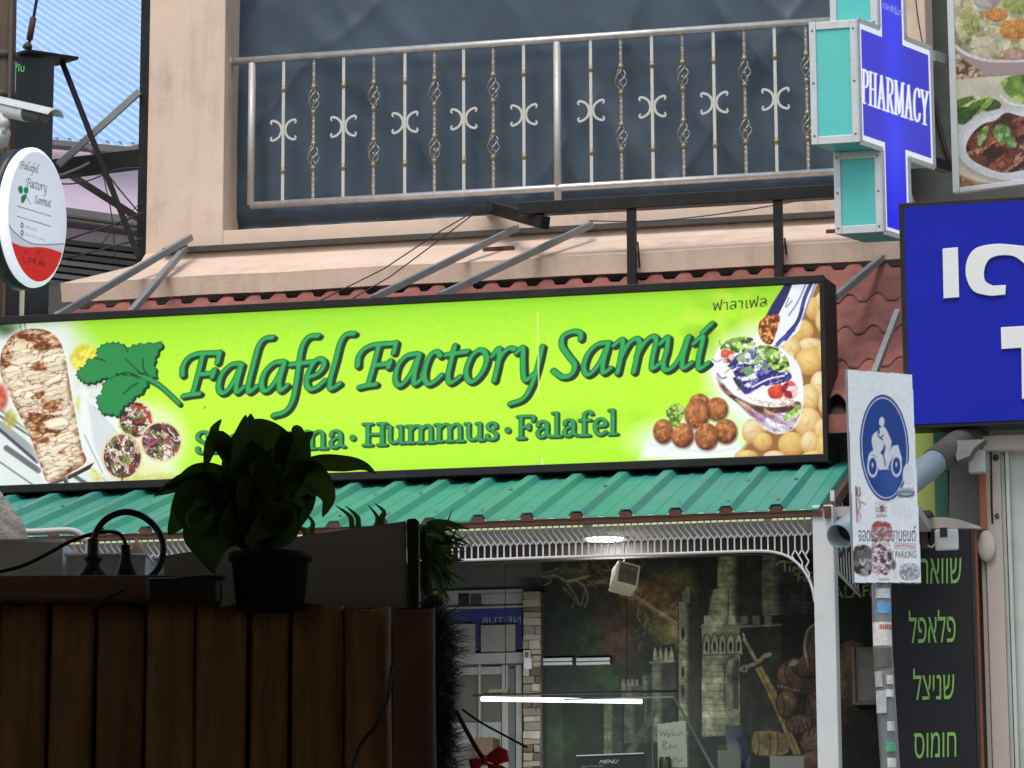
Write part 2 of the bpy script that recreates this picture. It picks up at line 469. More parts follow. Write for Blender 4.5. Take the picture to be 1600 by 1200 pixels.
# ================================================================== materials in use
M_SALMON = mat('salmon_plaster', (0.74, 0.565, 0.445), 0.85, streak=0.38, streak_col=(0.34, 0.25, 0.19), var=0.07, vscale=2.5, bump=0.25, bscale=90, stain=(0.33, 0.24, 0.18), stain_amt=0.5, stain_scale=2.2)
M_TARP = mat('dark_plastic_sheet', (0.036, 0.062, 0.094), 0.36, var=0.25, vscale=1.6, stain=(0.10, 0.13, 0.15), stain_amt=0.35, stain_scale=1.3, spec=0.5)
M_STEEL = mat('brushed_steel', (0.60, 0.585, 0.56), 0.34, metal=0.6, var=0.14, vscale=14, stain=(0.26, 0.21, 0.16), stain_amt=0.45, stain_scale=18)
M_BALU = mat('galvanised_bar', (0.56, 0.545, 0.51), 0.5, metal=0.35, var=0.15, vscale=30, stain=(0.17, 0.12, 0.08), stain_amt=0.7, stain_scale=30)
M_TWIST = mat('twisted_iron', (0.42, 0.395, 0.36), 0.36, metal=0.6, var=0.3, vscale=60, stain=(0.08, 0.055, 0.04), stain_amt=0.8, stain_scale=45)
M_BRASS = mat('aged_brass', (0.36, 0.285, 0.17), 0.42, metal=0.5, var=0.25, vscale=40, stain=(0.2, 0.13, 0.06), stain_amt=0.5, stain_scale=40)
M_BLACK = mat('black_painted_steel', (0.013, 0.0125, 0.0125), 0.5, var=0.3, vscale=8, bump=0.1, spec=0.25, stain=(0.07, 0.06, 0.05), stain_amt=0.4, stain_scale=7)
M_GREYBAR = mat('weathered_grey_bar', (0.060, 0.052, 0.046), 0.7, var=0.25, vscale=9, stain=(0.09, 0.075, 0.06), stain_amt=0.5, stain_scale=9)
M_GALV = mat('galvanised_strut', (0.27, 0.285, 0.285), 0.5, metal=0.35, var=0.12, vscale=9, stain=(0.16, 0.14, 0.12), stain_amt=0.4, stain_scale=8)
M_TILE = mat('red_roof_tile', (0.26, 0.090, 0.072), 0.8, var=0.28, vscale=7, bump=0.45, bscale=70, stain=(0.09, 0.055, 0.045), stain_amt=0.85, stain_scale=9, orand=0.16)
M_GREEN = mat('green_metal_sheet', (0.043, 0.275, 0.215), 0.5, streak=0.35, streak_col=(0.10, 0.20, 0.17), var=0.12, vscale=3, stain=(0.11, 0.34, 0.27), stain_amt=0.5, stain_scale=4, spec=0.3)
M_RUST = mat('rusty_edge', (0.085, 0.034, 0.022), 0.85, var=0.3, vscale=14, stain=(0.07, 0.03, 0.02), stain_amt=0.6)
M_WHITEP = mat('white_paint', (0.57, 0.585, 0.595), 0.45, var=0.05, vscale=4, stain=(0.42, 0.40, 0.38), stain_amt=0.35, stain_scale=5)
M_CEIL = mat('grey_ceiling', (0.40, 0.37, 0.35), 0.8, var=0.06)
M_DARKWOOD = mat('dark_timber', (0.045, 0.03, 0.022), 0.6, var=0.3, vscale=6)
M_DARKWALL = mat('dark_interior_wall', (0.10, 0.105, 0.095), 0.8, var=0.2)
M_FLOOR = mat('tile_floor', (0.30, 0.27, 0.24), 0.5, var=0.1)
M_ASPH = mat('worn_concrete_road', (0.30, 0.29, 0.27), 0.9, var=0.25, vscale=3, bump=0.4, bscale=120)
M_PAVE = mat('pavement_concrete', (0.30, 0.29, 0.27), 0.85, var=0.15, vscale=2, bump=0.2)
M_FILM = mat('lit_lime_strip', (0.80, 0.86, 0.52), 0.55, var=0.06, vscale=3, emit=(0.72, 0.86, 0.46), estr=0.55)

Y_RAIL, Y_TARP, Y_LEDGE, Y_SIGN, Y_EAVE, Y_GRILL, Y_MURAL = 0.13, 0.30, -0.60, -1.75, -3.05, -2.98, 0.60
SHOP_Z = 1.35

# ================================================================== ground
def struct(o): return tag(o, kind='structure')
mb = MB()
rows = [(-300, 0), (-14.0, 0), (-13.6, 0.0), (-12, 0.14), (-9, 0.60), (-6, 1.05), (-4.6, 1.2), (300, 1.2)]
xs = [-300, -60, -20, -8, 0, 8, 20, 60, 300]
vs = [(x, y, z) for (y, z) in rows for x in xs]; n = len(xs)
mb.add(vs, [(j * n + i, j * n + i + 1, (j + 1) * n + i + 1, (j + 1) * n + i) for j in range(len(rows) - 1) for i in range(n - 1)])
struct(mb.build('road', M_ASPH))
mb = MB(); mb.box(-40, 40, -4.4, 4.0, 1.0, SHOP_Z); struct(mb.build('pavement', M_PAVE, bevel=0.02))

# ================================================================== the shop building
bx0 = P(231, 200, 0)[0]; colx1 = P(350, 200, 0)[0]
zTopPix = P(800, -60, 0)[2] + 2.2
bld = empty('shop_building', (P(800, 600, 0)[0], 0.5, SHOP_Z), 'salmon plastered shop building with a railed upper floor above the lime sign', 'building')
xr = P(1395, 200, 0)[0]; xr2 = P(1446, 30, 0)[0]
zsill = P(600, 346, 0)[2]; zbar = P(600, 376, 0)[2]
mb = MB(); mb.box(bx0, colx1, 0.0, 0.55, zbar - 0.01, zTopPix); mb.build('corner_pilaster', M_SALMON, bld, bevel=0.005)
mb = MB(); mb.box(xr, xr2, 0.0, 0.55, P(1430, 70, 0)[2], zTopPix); mb.build('end_pilaster', M_SALMON, bld, bevel=0.012)
mb = MB(); mb.box(colx1 + 0.001, xr + 0.1, 0.0, 0.55, zbar - 0.012, zsill); mb.build('window_sill', M_SALMON, bld, bevel=0.005)
mb = MB(); mb.box(colx1 - 0.02, xr + 0.2, 0.02, 0.60, P(800, -60, 0.0)[2] + 1.2, zTopPix); mb.build('lintel', M_SALMON, bld)
mb = MB(); mb.box(bx0, xr2 + 3, 0.56, 0.72, P(945, 842, -2.2)[2] + 0.70, zTopPix); mb.build('rear_wall', M_DARKWALL, bld)
# flared ledge wrapping the left corner
prof = [(0.0, 0.0), (0.03, -0.055), (0.09, -0.10), (0.30, -0.19), (0.60, -0.315)]
zl_f = P(600, 446, Y_LEDGE)[2]; zl_t = P(600, 416, Y_LEDGE)[2]
k = (zbar - zl_t) / 0.315
xe = P(1420, 400, -0.5)[0] + 1.3
mb = MB(); vs = []; fs = []
def ledge_ring(d, z): return [(bx0 - d, 0.55, z), (bx0 - d, -d, z), (xe, -d, z)]
NX = 40
def ring(d, z):
    r = [(bx0 - d * 0.56, 0.55, z), (bx0 - d * 0.56, -d, z)]
    for i in range(1, NX + 1):
        t = i / NX; r.append((bx0 - d * 0.56 + (xe - bx0 + d * 0.56) * t, -d + 0.0025 * math.sin(i * 1.7) * (d > 0.2), z + 0.0025 * math.sin(i * 0.9 + d * 5) * (d > 0.05)))
    return r
rings = [ring(d, zbar + dz * k) for d, dz in prof]
zl_f2 = P(600, 446, -0.585)[2]; rings.append(ring(0.598, zl_t - 0.012)); rings.append(ring(0.585, zl_f2)); rings.append(ring(0.42, zl_f2 - 0.004)); rings.append(ring(0.40, zl_f2 + 0.04)); rings.append(ring(0.02, zl_f + 0.05))
for r in rings: vs += r
m_ = NX + 2
for j in range(len(rings) - 1):
    for i in range(m_ - 1): fs.append((j * m_ + i, j * m_ + i + 1, (j + 1) * m_ + i + 1, (j + 1) * m_ + i))
mb.add(vs, fs)
ledge = mb.build('ledge', M_SALMON, bld)
# long weathered bar screwed along the top of the ledge
a = P(256, 388, -0.035); b = P(1325, 338, -0.035)
zmid = P(780, 363, -0.035)[2]
mb = MB(); mb.box(a[0], b[0], -0.06, -0.006, zbar - 0.018, zbar + 0.018); mb.build('flat_bar', M_GREYBAR, bld, bevel=0.003)
# chipped holes in the ledge where brackets once sat
for (px, py, w) in ((779, 391, 50), (1303, 364, 24)):
    c = onplane(px, py, (0, -0.30, zbar - 0.19 * k), (0, -0.42, 0.9)); ww = w / 520.0
    mb = MB(); mb.box(c[0] - ww, c[0] + ww, c[1] - 0.012, c[1] + 0.02, c[2] - 0.010, c[2] + 0.022)
    mb.build('rusty_socket', M_RUST, bld, bevel=0.004)

# ---------------------------------------------------------------- red tile lean-to roof: rows of two-roll tiles
RA = math.radians(42); r_top = P(1350, 425, -0.62); rz0 = r_top[2]
roof = empty('tile_roof', (r_top[0], -0.9, rz0 - 0.5), None, None); roof.parent = bld
roof.matrix_parent_inverse = parent_world(bld).inverted()
TW, TE, TL = 0.33, 0.36, 0.42
def tile_mesh():
    prof = []
    for i in range(23):
        t = i / 22; u = (t * 2) % 1.0 if t < 1 else 1.0
        h = 0.0
        uu = (u - 0.30) / 0.62
        if 0 <= uu <= 1: h = 0.080 * math.sin(math.pi * uu) ** 0.8
        prof.append((t * (TW + 0.012), h))
    rows_ = [(0.0, 0.0), (TL * 0.5, 0.0), (TL - 0.01, 0.0), (TL, -0.005)]
    vs = []; fs = []; n = len(prof)
    for (s, dz) in rows_:
        for (x, h) in prof: vs.append((x, s, h + 0.030 + dz))
    for (x, h) in prof: vs.append((x, TL, h + 0.025))
    for x, h in prof: vs.append((x, TL, h - 0.006))
    for x, h in prof: vs.append((x, 0.0, h - 0.002))
    R = len(rows_)
    for j in list(range(R - 1)) + [R]: fs += [(j * n + i, j * n + i + 1, (j + 1) * n + i + 1, (j + 1) * n + i) for i in range(n - 1)]
    fs += [((R + 1) * n + i, (R + 1) * n + i + 1, (R + 2) * n + i + 1, (R + 2) * n + i) for i in range(n - 1)]
    ca, sa = math.cos(RA), math.sin(RA); lift = 0.026
    out = []
    for (x, s, h) in vs:
        h = h + s * 0.15
        out.append((x, -(s * ca + h * -sa) , -(s * sa) + h * ca))
    return out, fs
tv, tf = tile_mesh()
tme = bpy.data.meshes.new('tile'); tme.from_pydata([(x, y, z) for x, y, z in tv], [], tf); tme.update(); tme.materials.append(M_TILE)
tme.polygons.foreach_set('use_smooth', [True] * len(tme.polygons))
rx_l = P(95, 480, -0.9)[0] - 0.15; rx_r = P(1440, 500, -0.9)[0] + 0.4
ntile = int((rx_r - rx_l) / TW)
ca, sa = math.cos(RA), math.sin(RA)
for j in range(4):
    for i in range(ntile):
        o = link('tile', tme, None); o.parent = roof
        o.matrix_parent_inverse = parent_world(roof).inverted()
        s0 = j * TE
        jx, jz = rnd.uniform(-0.004, 0.004), rnd.uniform(-0.002, 0.003)
        o.location = (rx_l + i * TW + jx, -0.62 - s0 * ca, rz0 - s0 * sa + jz)
        o.rotation_euler = (0, 0, rnd.uniform(-0.006, 0.006))
mb = MB(); mb.bar((rx_l - 0.05, -1.70, rz0 - 1.07), (rx_r, -1.70, rz0 - 1.07), 0.03, 0.10); mb.build('fascia_board', M_TILE, roof)
mb = MB()
mb.add([(rx_l, -0.58, rz0 - 0.04), (rx_r, -0.58, rz0 - 0.04), (rx_r, -1.66, rz0 - 0.04 - 1.08 * math.tan(RA)), (rx_l, -1.66, rz0 - 0.04 - 1.08 * math.tan(RA))], [(0, 1, 2, 3)])
mb.build('underlay', M_DARKWOOD, roof)
mb = MB(); mb.box(rx_l - 0.02, rx_r, -0.38, 0.05, rz0 - 0.5, zl_f + 0.03); mb.build('wall_below_ledge', M_DARKWALL, bld)

# ---------------------------------------------------------------- interior of the shop
ze = P(1000, 806, Y_EAVE)[2]
z_ceil = P(945, 840, -2.4)[2]
x_pl = P(1275, 1000, Y_GRILL)[0]; x_pr = P(1308, 1000, Y_GRILL)[0]
x_left = P(-60, 900, Y_GRILL)[0]; x_iR = P(1400, 1000, 0.0)[0] + 0.4
mb = MB(); mb.box(x_left - 0.5, x_iR, -2.88, -2.22, z_ceil, z_ceil + 0.05); mb.build('ceiling', M_CEIL, bld)
mb = MB(); mb.box(x_left - 0.5, x_iR, -1.36, Y_MURAL + 0.15, z_ceil + 0.62, z_ceil + 0.67); mb.build('inner_ceiling', M_DARKWALL, bld)
mb = MB(); mb.box(x_left - 0.5, x_iR, -2.155, -1.40, z_ceil + 0.09, z_ceil + 0.12); mb.build('porch_soffit', M_DARKWOOD, bld)
mb = MB(); mb.box(x_left - 0.5, x_iR, -1.398, -1.362, z_ceil + 0.09, z_ceil + 0.67); mb.build('bulkhead', M_DARKWALL, bld)
mb = MB(); mb.box(x_iR - 0.06, x_iR, -1.40, Y_MURAL, SHOP_Z, z_ceil + 0.60); mb.build('side_wall', M_DARKWALL, bld)
mb = MB(); mb.box(x_left - 0.5, x_iR, Y_MURAL + 0.004, Y_MURAL + 0.15, SHOP_Z, z_ceil + 0.615); mb.build('back_wall', M_DARKWALL, bld)
mb = MB(); mb.box(x_left - 0.6, x_left - 0.5, -2.8, Y_MURAL, SHOP_Z, z_ceil + 0.3); mb.build('side_wall', M_DARKWALL, bld)
mb = MB(); mb.box(x_left - 0.5, x_iR - 0.02, -2.215, -2.16, P(945, 874, -2.2)[2], z_ceil + 0.10); mb.build('ceiling_beam', M_DARKWOOD, bld)
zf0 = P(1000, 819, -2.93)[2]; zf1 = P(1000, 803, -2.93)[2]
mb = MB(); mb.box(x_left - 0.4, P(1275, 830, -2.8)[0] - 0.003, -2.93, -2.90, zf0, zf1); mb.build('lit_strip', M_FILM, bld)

# ---------------------------------------------------------------- upper floor: hanging plastic sheet
tx0 = P(371, 200, Y_TARP)[0] - 0.05; tx1 = xr + 0.05; tz0 = P(700, 352, Y_TARP)[2] - 0.03; tz1 = zTopPix - 0.4
NXs, NZs = 260, 150
A, B = np.meshgrid(np.linspace(0, 1, NXs), np.linspace(0, 1, NZs))
X = tx0 + A * (tx1 - tx0); Zs = tz0 + B * (tz1 - tz0)
D = 0.045 * (fbm(X * 0.9 + Zs * 0.35, Zs * 0.35, 4) - 0.5) + 0.020 * (fbm(X * 2.3 + Zs * 1.6, Zs * 0.8 - X * 0.4, 9) - 0.5)
D = D + 0.018 * (1 - np.abs(2 * fbm(X * 1.1 + Zs * 0.9, Zs * 0.25 - X * 0.2, 21, 3) - 1)) ** 5 + 0.014 * (1 - np.abs(2 * fbm(X * 1.4 - Zs * 1.0, Zs * 0.4, 33, 3) - 1)) ** 6
low = np.clip((tz0 + 0.42 - Zs) / 0.42, 0, 1)
D = D + low ** 2 * (0.05 * (fbm(X * 4.0, Zs * 6, 14) - 0.5) - 0.02) - 0.05 * np.exp(-((Zs - tz0 - 0.10) / 0.035) ** 2) * (0.4 + fbm(X * 1.5, Zs * 0, 2))
ys = Y_TARP - D
mb = MB(); vs = np.stack([X, ys, Zs], -1).reshape(-1, 3); i_ = np.arange(NXs * NZs).reshape(NZs, NXs)
fs = np.stack([i_[:-1, :-1], i_[:-1, 1:], i_[1:, 1:], i_[1:, :-1]], -1).reshape(-1, 4)
mb.add(vs.tolist(), [tuple(f) for f in fs.tolist()])
tarp = mb.build('plastic_sheet', M_TARP, None, smooth=True)
tag(tarp, 'dark blue grey plastic sheet hung behind the balcony railing', 'plastic sheet')

# ================================================================== balcony railing
zt = P(830, 64.5, Y_RAIL)[2]; zb = P(830, 296, Y_RAIL)[2]; HR = zt - zb
rail = empty('balcony_railing', (P(870, 300, Y_RAIL)[0], Y_RAIL, zb), 'steel balcony railing with scrolled and twisted balusters and brass knobs', 'railing')
xa = P(352, 95, Y_RAIL)[0]; xb = xr + 0.02
mb = MB(); mb.tube([(xa + 0.02, Y_RAIL, zt), (xb, Y_RAIL, zt)], 0.0245, 16); mb.build('top_rail', M_STEEL, rail, smooth=True)
mb = MB(); mb.tube([(P(393, 320, Y_RAIL)[0] - 0.005, Y_RAIL, zb), (xb, Y_RAIL, zb)], 0.0235, 16); mb.build('bottom_rail', M_STEEL, rail, smooth=True)
mb = MB(); mb.tube([(xa - 0.003, Y_RAIL, zt), (xa + 0.018, Y_RAIL, zt)], 0.045, 20); mb.tube([(xa + 0.018, Y_RAIL, zt), (xa + 0.05, Y_RAIL, zt)], 0.031, 16); mb.build('wall_flange', M_STEEL, rail, smooth=False, bevel=0.003)
for px, low_ in ((393, 0.03), (871, -0.16)):
    x = P(px, 200, Y_RAIL)[0]
    mb = MB(); mb.tube([(x, Y_RAIL, zb + 0.005 if low_ > 0 else zb - 0.17), (x, Y_RAIL, zt - 0.02)], 0.0235, 16); mb.build('post', M_BALU, rail, smooth=True)
# shared meshes at the origin
def mesh_of(mb, name, m, smooth=True):
    o = mb.build(name, m, None, smooth=smooth); me = o.data; bpy.data.objects.remove(o); return me
me_plain = mesh_of(MB().obox((0, 0, HR / 2), (0.0095, 0, 0), (0, 0.0095, 0), (0, 0, HR / 2 - 0.018)), 'baluster', M_BALU, False)
mb = MB(); vs = []; fs = []; NS = 150
for i in range(NS + 1):
    t = i / NS; a0 = t * HR * 2 * math.pi / 0.062
    for q in range(4):
        a = a0 + q * math.pi / 2; vs.append((0.0125 * math.cos(a), 0.0125 * math.sin(a), 0.018 + t * (HR - 0.036)))
kk = HR; s_lo = (1 - 0.77, 1 - 0.604); s_hi = (1 - 0.388, 1 - 0.213)
for i in range(NS):
    t = (i + 0.5) / NS
    if s_lo[0] + .012 < t < s_lo[1] - .012 or s_hi[0] + .012 < t < s_hi[1] - .012: continue
    for q in range(4): fs.append((i * 4 + q, i * 4 + (q + 1) % 4, (i + 1) * 4 + (q + 1) % 4, (i + 1) * 4 + q))
me_twist = mesh_of(mb.add(vs, fs), 'baluster', M_TWIST, False)
mb = MB(); mb.sphere((0, 0, 0), 0.0185, 12, 8); mb.tube([(0, 0, -0.021), (0, 0, 0.021)], 0.0135, 10); me_knob = mesh_of(mb, 'knob', M_BRASS)
mb = MB(); bl = (0.604 - 0.39 * 0 - 0.39) * 0; BLH = 0.168 * HR
for q in range(4):
    pts = []
    for i in range(13):
        t = i / 12; a = q * math.pi / 2 + t * math.pi * 1.0; r = 0.006 + 0.031 * math.sin(math.pi * t) ** 0.8
        pts.append((r * math.cos(a), r * math.sin(a), (t - 0.5) * (BLH - 0.02)))
    mb.tube(pts, 0.0042, 5)
mb.sphere((0, 0, -0.01), 0.012, 8, 6)
me_bask = mesh_of(mb, 'basket', M_TWIST)
mb = MB()
def scroll_pts(sgn):
    pts = []
    for (x, z) in [(0.085, 0.040), (0.088, 0.050), (0.080, 0.058), (0.068, 0.056), (0.050, 0.050), (0.030, 0.034), (0.020, 0.012), (0.019, 0.0), (0.020, -0.012), (0.030, -0.034), (0.050, -0.050), (0.068, -0.056), (0.080, -0.058), (0.088, -0.050), (0.085, -0.040)]:
        pts.append((sgn * (x - 0.006), 0, z * 1.12))
    pts = [(sgn * 0.073, 0, 0.043)] + pts + [(sgn * 0.073, 0, -0.043)]
    return cr(pts, 4)
def flat_tube(pts, w, h):                                     # flat iron strap following a curve in the railing plane
    mb = MB(); n = len(pts); vs = []; fs = []
    for i, p in enumerate(pts):
        t = np.asarray(pts[min(i + 1, n - 1)]) - np.asarray(pts[max(i - 1, 0)]); t = t / np.linalg.norm(t); nn = np.array([t[2], 0, -t[0]])
        ww = w * (0.55 + 0.45 * min(1, min(i, n - 1 - i) / (n * 0.22))) if True else w
        for a, b in ((1, 1), (1, -1), (-1, -1), (-1, 1)): vs.append(np.asarray(p) + nn * ww * a + np.array([0, h * b, 0]))
    for i in range(n - 1):
        for q in range(4): fs.append((i * 4 + q, i * 4 + (q + 1) % 4, (i + 1) * 4 + (q + 1) % 4, (i + 1) * 4 + q))
    fs += [(0, 1, 2, 3), tuple((n - 1) * 4 + q for q in range(4))]
    return mb.add(vs, fs)
me_scr = {sg: mesh_of(flat_tube(scroll_pts(sg), 0.0075, 0.006), 'scroll', M_BALU, False) for sg in (-1, 1)}
def child(name, me, parent, loc, rot=0.0):
    o = bpy.data.objects.new(name, me); COL.objects.link(o); o.parent = parent
    o.matrix_parent_inverse = parent_world(parent).inverted(); o.location = tuple(loc); o.rotation_euler = (0, 0, rot)
    return o
for px in (443, 537, 633, 725, 819, 924, 1020, 1117, 1213, 1309):
    x = P(px, 200, Y_RAIL)[0]
    b_ = child('baluster', me_plain, rail, (x, Y_RAIL, zb))
    for fr in (0.216, 0.777): child('knob', me_knob, b_, (x, Y_RAIL, zb + HR * (1 - fr)))
    for sg in (-1, 1): child('scroll', me_scr[sg], b_, (x, Y_RAIL, zb + HR * 0.503))
for px in (490, 584, 679, 771, 971, 1068, 1165, 1262):
    x = P(px, 200, Y_RAIL)[0]
    b_ = child('baluster', me_twist, rail, (x, Y_RAIL, zb))
    for fr in (0.213, 0.388, 0.604, 0.77): child('knob', me_knob, b_, (x, Y_RAIL, zb + HR * (1 - fr)))
    for fr in (0.30, 0.687): child('basket', me_bask, b_, (x, Y_RAIL, zb + HR * (1 - fr)), rnd.uniform(0, 1.5))

# ================================================================== green metal canopy
cg = math.tan(math.radians(16.8))
can = empty('metal_canopy', (P(700, 800, -2.3)[0], -2.3, ze), 'green corrugated metal canopy sloping out below the lime sign', 'canopy')
PITCHR = 0.252
xc_r = P(1287, 796, Y_EAVE)[0]; ntot = 26
def canopy_sheet(x0, x1, dz):
    prof = []
    x = x0; k0 = round((x0 - xc_r) / PITCHR)
    kx = xc_r - 0.235
    pts = []
    n0 = int(math.floor((x0 - kx) / PITCHR)) - 1; n1 = int(math.ceil((x1 - kx) / PITCHR)) + 1
    for q in range(n0, n1 + 1):
        c = kx + q * PITCHR
        for dx, h in ((-0.045, 0), (-0.024, 0.032), (0.024, 0.032), (0.045, 0), (0.11, 0.0), (0.115, 0.004), (0.14, 0.004), (0.145, 0.0)):
            pts.append((c + dx, h))
    pts = [p for p in pts if x0 < p[0] < x1]
    pts = [(x0, 0.0)] + pts + [(x1, 0.0)]
    ys_ = [Y_EAVE, -2.6, -2.1, -1.40]
    vs = []; fs = []; n = len(pts); th = 0.004
    for lay in (0, -th):
        for y in ys_:
            for (x, h) in pts: vs.append((x, y, ze + (y - Y_EAVE) * cg + h + lay + dz))
    R = len(ys_)
    for l in (0, 1):
        o = l * R * n
        for j in range(R - 1):
            for i in range(n - 1): fs.append((o + j * n + i, o + j * n + i + 1, o + (j + 1) * n + i + 1, o + (j + 1) * n + i))
    for i in range(n - 1): fs.append((i, i + 1, R * n + i + 1, R * n + i))
    for j in range(R - 1):
        fs.append((j * n, (j + 1) * n, R * n + (j + 1) * n, R * n + j * n)); fs.append((j * n + n - 1, (j + 1) * n + n - 1, R * n + (j + 1) * n + n - 1, R * n + j * n + n - 1))
    return MB().add(vs, fs), pts
edges = [xc_r - 6.6, xc_r - 4.83 + 0.05, xc_r - 3.32 + 0.05, xc_r - 1.81 + 0.05, xc_r]
for i in range(4):
    m_, pts = canopy_sheet(edges[i] - (0.12 if i else 0), edges[i + 1], 0.006 * (i % 2))
    s_ = m_.build('metal_sheet', M_GREEN, can)
M_CAP = mat('roof_screw', (0.30, 0.34, 0.33), 0.45, metal=0.5)
me_scw = mesh_of(MB().tube([(0, 0, 0), (0, 0, 0.006)], 0.011, 8).tube([(0, 0, 0.0062), (0, 0, 0.012)], 0.006, 6), 'screw', M_CAP, False)
for q in range(-24, 1):
    for y in (-2.93, -2.25):
        child('screw', me_scw, can, (xc_r - 0.235 + q * PITCHR + rnd.uniform(-.006, .006), y + rnd.uniform(-.02, .02), ze + (y - Y_EAVE) * cg + 0.036))
# rusty purlin and rib ends seen at the eave
mb = MB(); mb.bar((xc_r - 6.5, Y_EAVE + 0.03, ze - 0.018), (xc_r - 0.01, Y_EAVE + 0.03, ze - 0.018), 0.04, 0.022); mb.build('edge_purlin', M_RUST, can)
kx = xc_r - 0.235
for q in range(-25, 1):
    c = kx + q * PITCHR
    mb = MB(); mb.extr([(c - 0.040, Y_EAVE + 0.004, ze - 0.006), (c + 0.040, Y_EAVE + 0.004, ze - 0.006), (c + 0.021, Y_EAVE + 0.004, ze + 0.0265), (c - 0.021, Y_EAVE + 0.004, ze + 0.0265)], (0, 0.006, 0.002))
    mb.build('rib_filler', M_RUST, can)
zr = lambda y: ze + (y - Y_EAVE) * cg
mb = MB(); mb.extr([(xc_r + 0.003, Y_EAVE - 0.005, ze - 0.045), (xc_r + 0.003, Y_EAVE - 0.005, ze + 0.012), (xc_r + 0.003, -1.4, zr(-1.4) + 0.012), (xc_r + 0.003, -1.4, zr(-1.4) - 0.055)], (0.03, 0, 0))
mb.build('verge_board', M_RUST, can)
for px in (150, 420, 690, 960, 1230):
    x = P(px, 800, -2.2)[0]; mb = MB(); mb.bar((x, Y_EAVE + 0.08, ze - 0.03), (x, -1.45, zr(-1.45) - 0.032), 0.04, 0.045); mb.build('rafter', M_WHITEP, can)

# ================================================================== porch pillar and white grille
pil = empty('porch_pillar', ((x_pl + x_pr) / 2, Y_GRILL, SHOP_Z), 'white square porch pillar at the right end of the shop front', 'pillar')
mb = MB(); mb.box(x_pl, x_pr, Y_GRILL - 0.045, Y_GRILL + 0.10, SHOP_Z, zf1 + 0.0); mb.build('shaft', M_WHITEP, pil, bevel=0.006)
mb = MB(); mb.box(x_pl - 0.03, x_pr + 0.03, Y_GRILL - 0.075, Y_GRILL + 0.13, SHOP_Z, SHOP_Z + 0.12); mb.build('base', M_WHITEP, pil, bevel=0.006)
gr = empty('front_grille', (x_pl - 2, Y_GRILL, z_ceil), 'white wrought iron grille with arched lower edge under the green canopy', 'grille')
zg_t = P(1000, 806, Y_GRILL)[2]; zg_b = P(1000, 866.5, Y_GRILL)[2]; H = zg_t - zg_b
arch = [P(px, py, Y_GRILL) for px, py in ((1180, 861), (1205, 862), (1230, 869), (1250, 884), (1264, 905), (1271, 926), (1273, 940))]
xar = arch[0][0]
mb = MB(); mb.tube([(x_left, Y_GRILL, zg_b), (xar - 0.05, Y_GRILL, zg_b)] + cr([(p[0], Y_GRILL, p[2]) for p in arch], 4), 0.0075, 6); mb.build('arched_rail', M_WHITEP, gr, smooth=True)
mb = MB(); mb.box(x_left, x_pl - 0.002, Y_GRILL - 0.006, Y_GRILL + 0.006, zg_t - 0.012, zg_t); mb.build('top_rail', M_WHITEP, gr)
def arch_z(x):
    if x <= xar: return zg_b
    ax_ = [p[0] for p in arch]; az_ = [p[2] for p in arch]; return float(np.interp(x, ax_, az_))
SG = 0.0335; mb = MB(); n = int((x_pl - x_left) / SG)
z1, z2 = zg_t - 0.33 * H, zg_b + 0.34 * H
def gbar(a, b): mb.bar((a[0], Y_GRILL, a[1]), (b[0], Y_GRILL, b[1]), 0.0068, 0.006, up=(0, 1, 0))
for i in range(n):
    x = x_pl - 0.01 - i * SG; xl = x - SG / 2
    gbar((x, zg_t - 0.01), (x, z1)); gbar((x, z1), (x + 1.5 * SG, z2)) if i > 1 else None; gbar((x, z2 + 0.28 * (z1 - z2)), (xl, z2))
    zz = z2; xx = xl; side = 0
    bot = arch_z(xl)
    gbar((xl, z2), (xl, max(bot, zg_b)))
    if bot < zg_b - 0.02:
        zz = zg_b; up = True
        while zz - 0.06 > bot:
            gbar((xl, zz), (xl - SG / 2, zz - 0.03)); gbar((xl, zz), (xl + SG / 2, zz - 0.03)) if i else None
            gbar((xl - SG / 2, zz - 0.03), (xl, zz - 0.06)); zz -= 0.06
        gbar((xl, zz), (xl, bot))
mb.build('lattice', M_WHITEP, gr)
sg = empty('side_grille', (x_pr, -2.2, z_ceil), 'white side grille running back from the porch pillar behind the parking sign', 'grille')
mb = MB(); xs_ = x_pr - 0.02
zsb = P(1318, 900, -2.5)[2]; zst = P(1318, 782, -2.5)[2]
for i in range(9):
    y = Y_GRILL + 0.16 + i * 0.13
    mb.bar((xs_, y, zst), (xs_, y, zsb + 0.10), 0.006, 0.006, up=(1, 0, 0)); mb.bar((xs_, y, zsb + 0.10), (xs_, y + 0.03, zsb), 0.006, 0.006, up=(1, 0, 0))
mb.build('bars', M_WHITEP, sg)
mb = MB(); mb.box(xs_ - 0.006, xs_ + 0.006, Y_GRILL + 0.105, Y_GRILL + 1.32, zsb - 0.012, zsb); mb.box(xs_ - 0.01, xs_ + 0.01, Y_GRILL + 0.105, Y_GRILL + 0.13, zsb + 0.002, zst - 0.002)
mb.build('frame', M_WHITEP, sg)
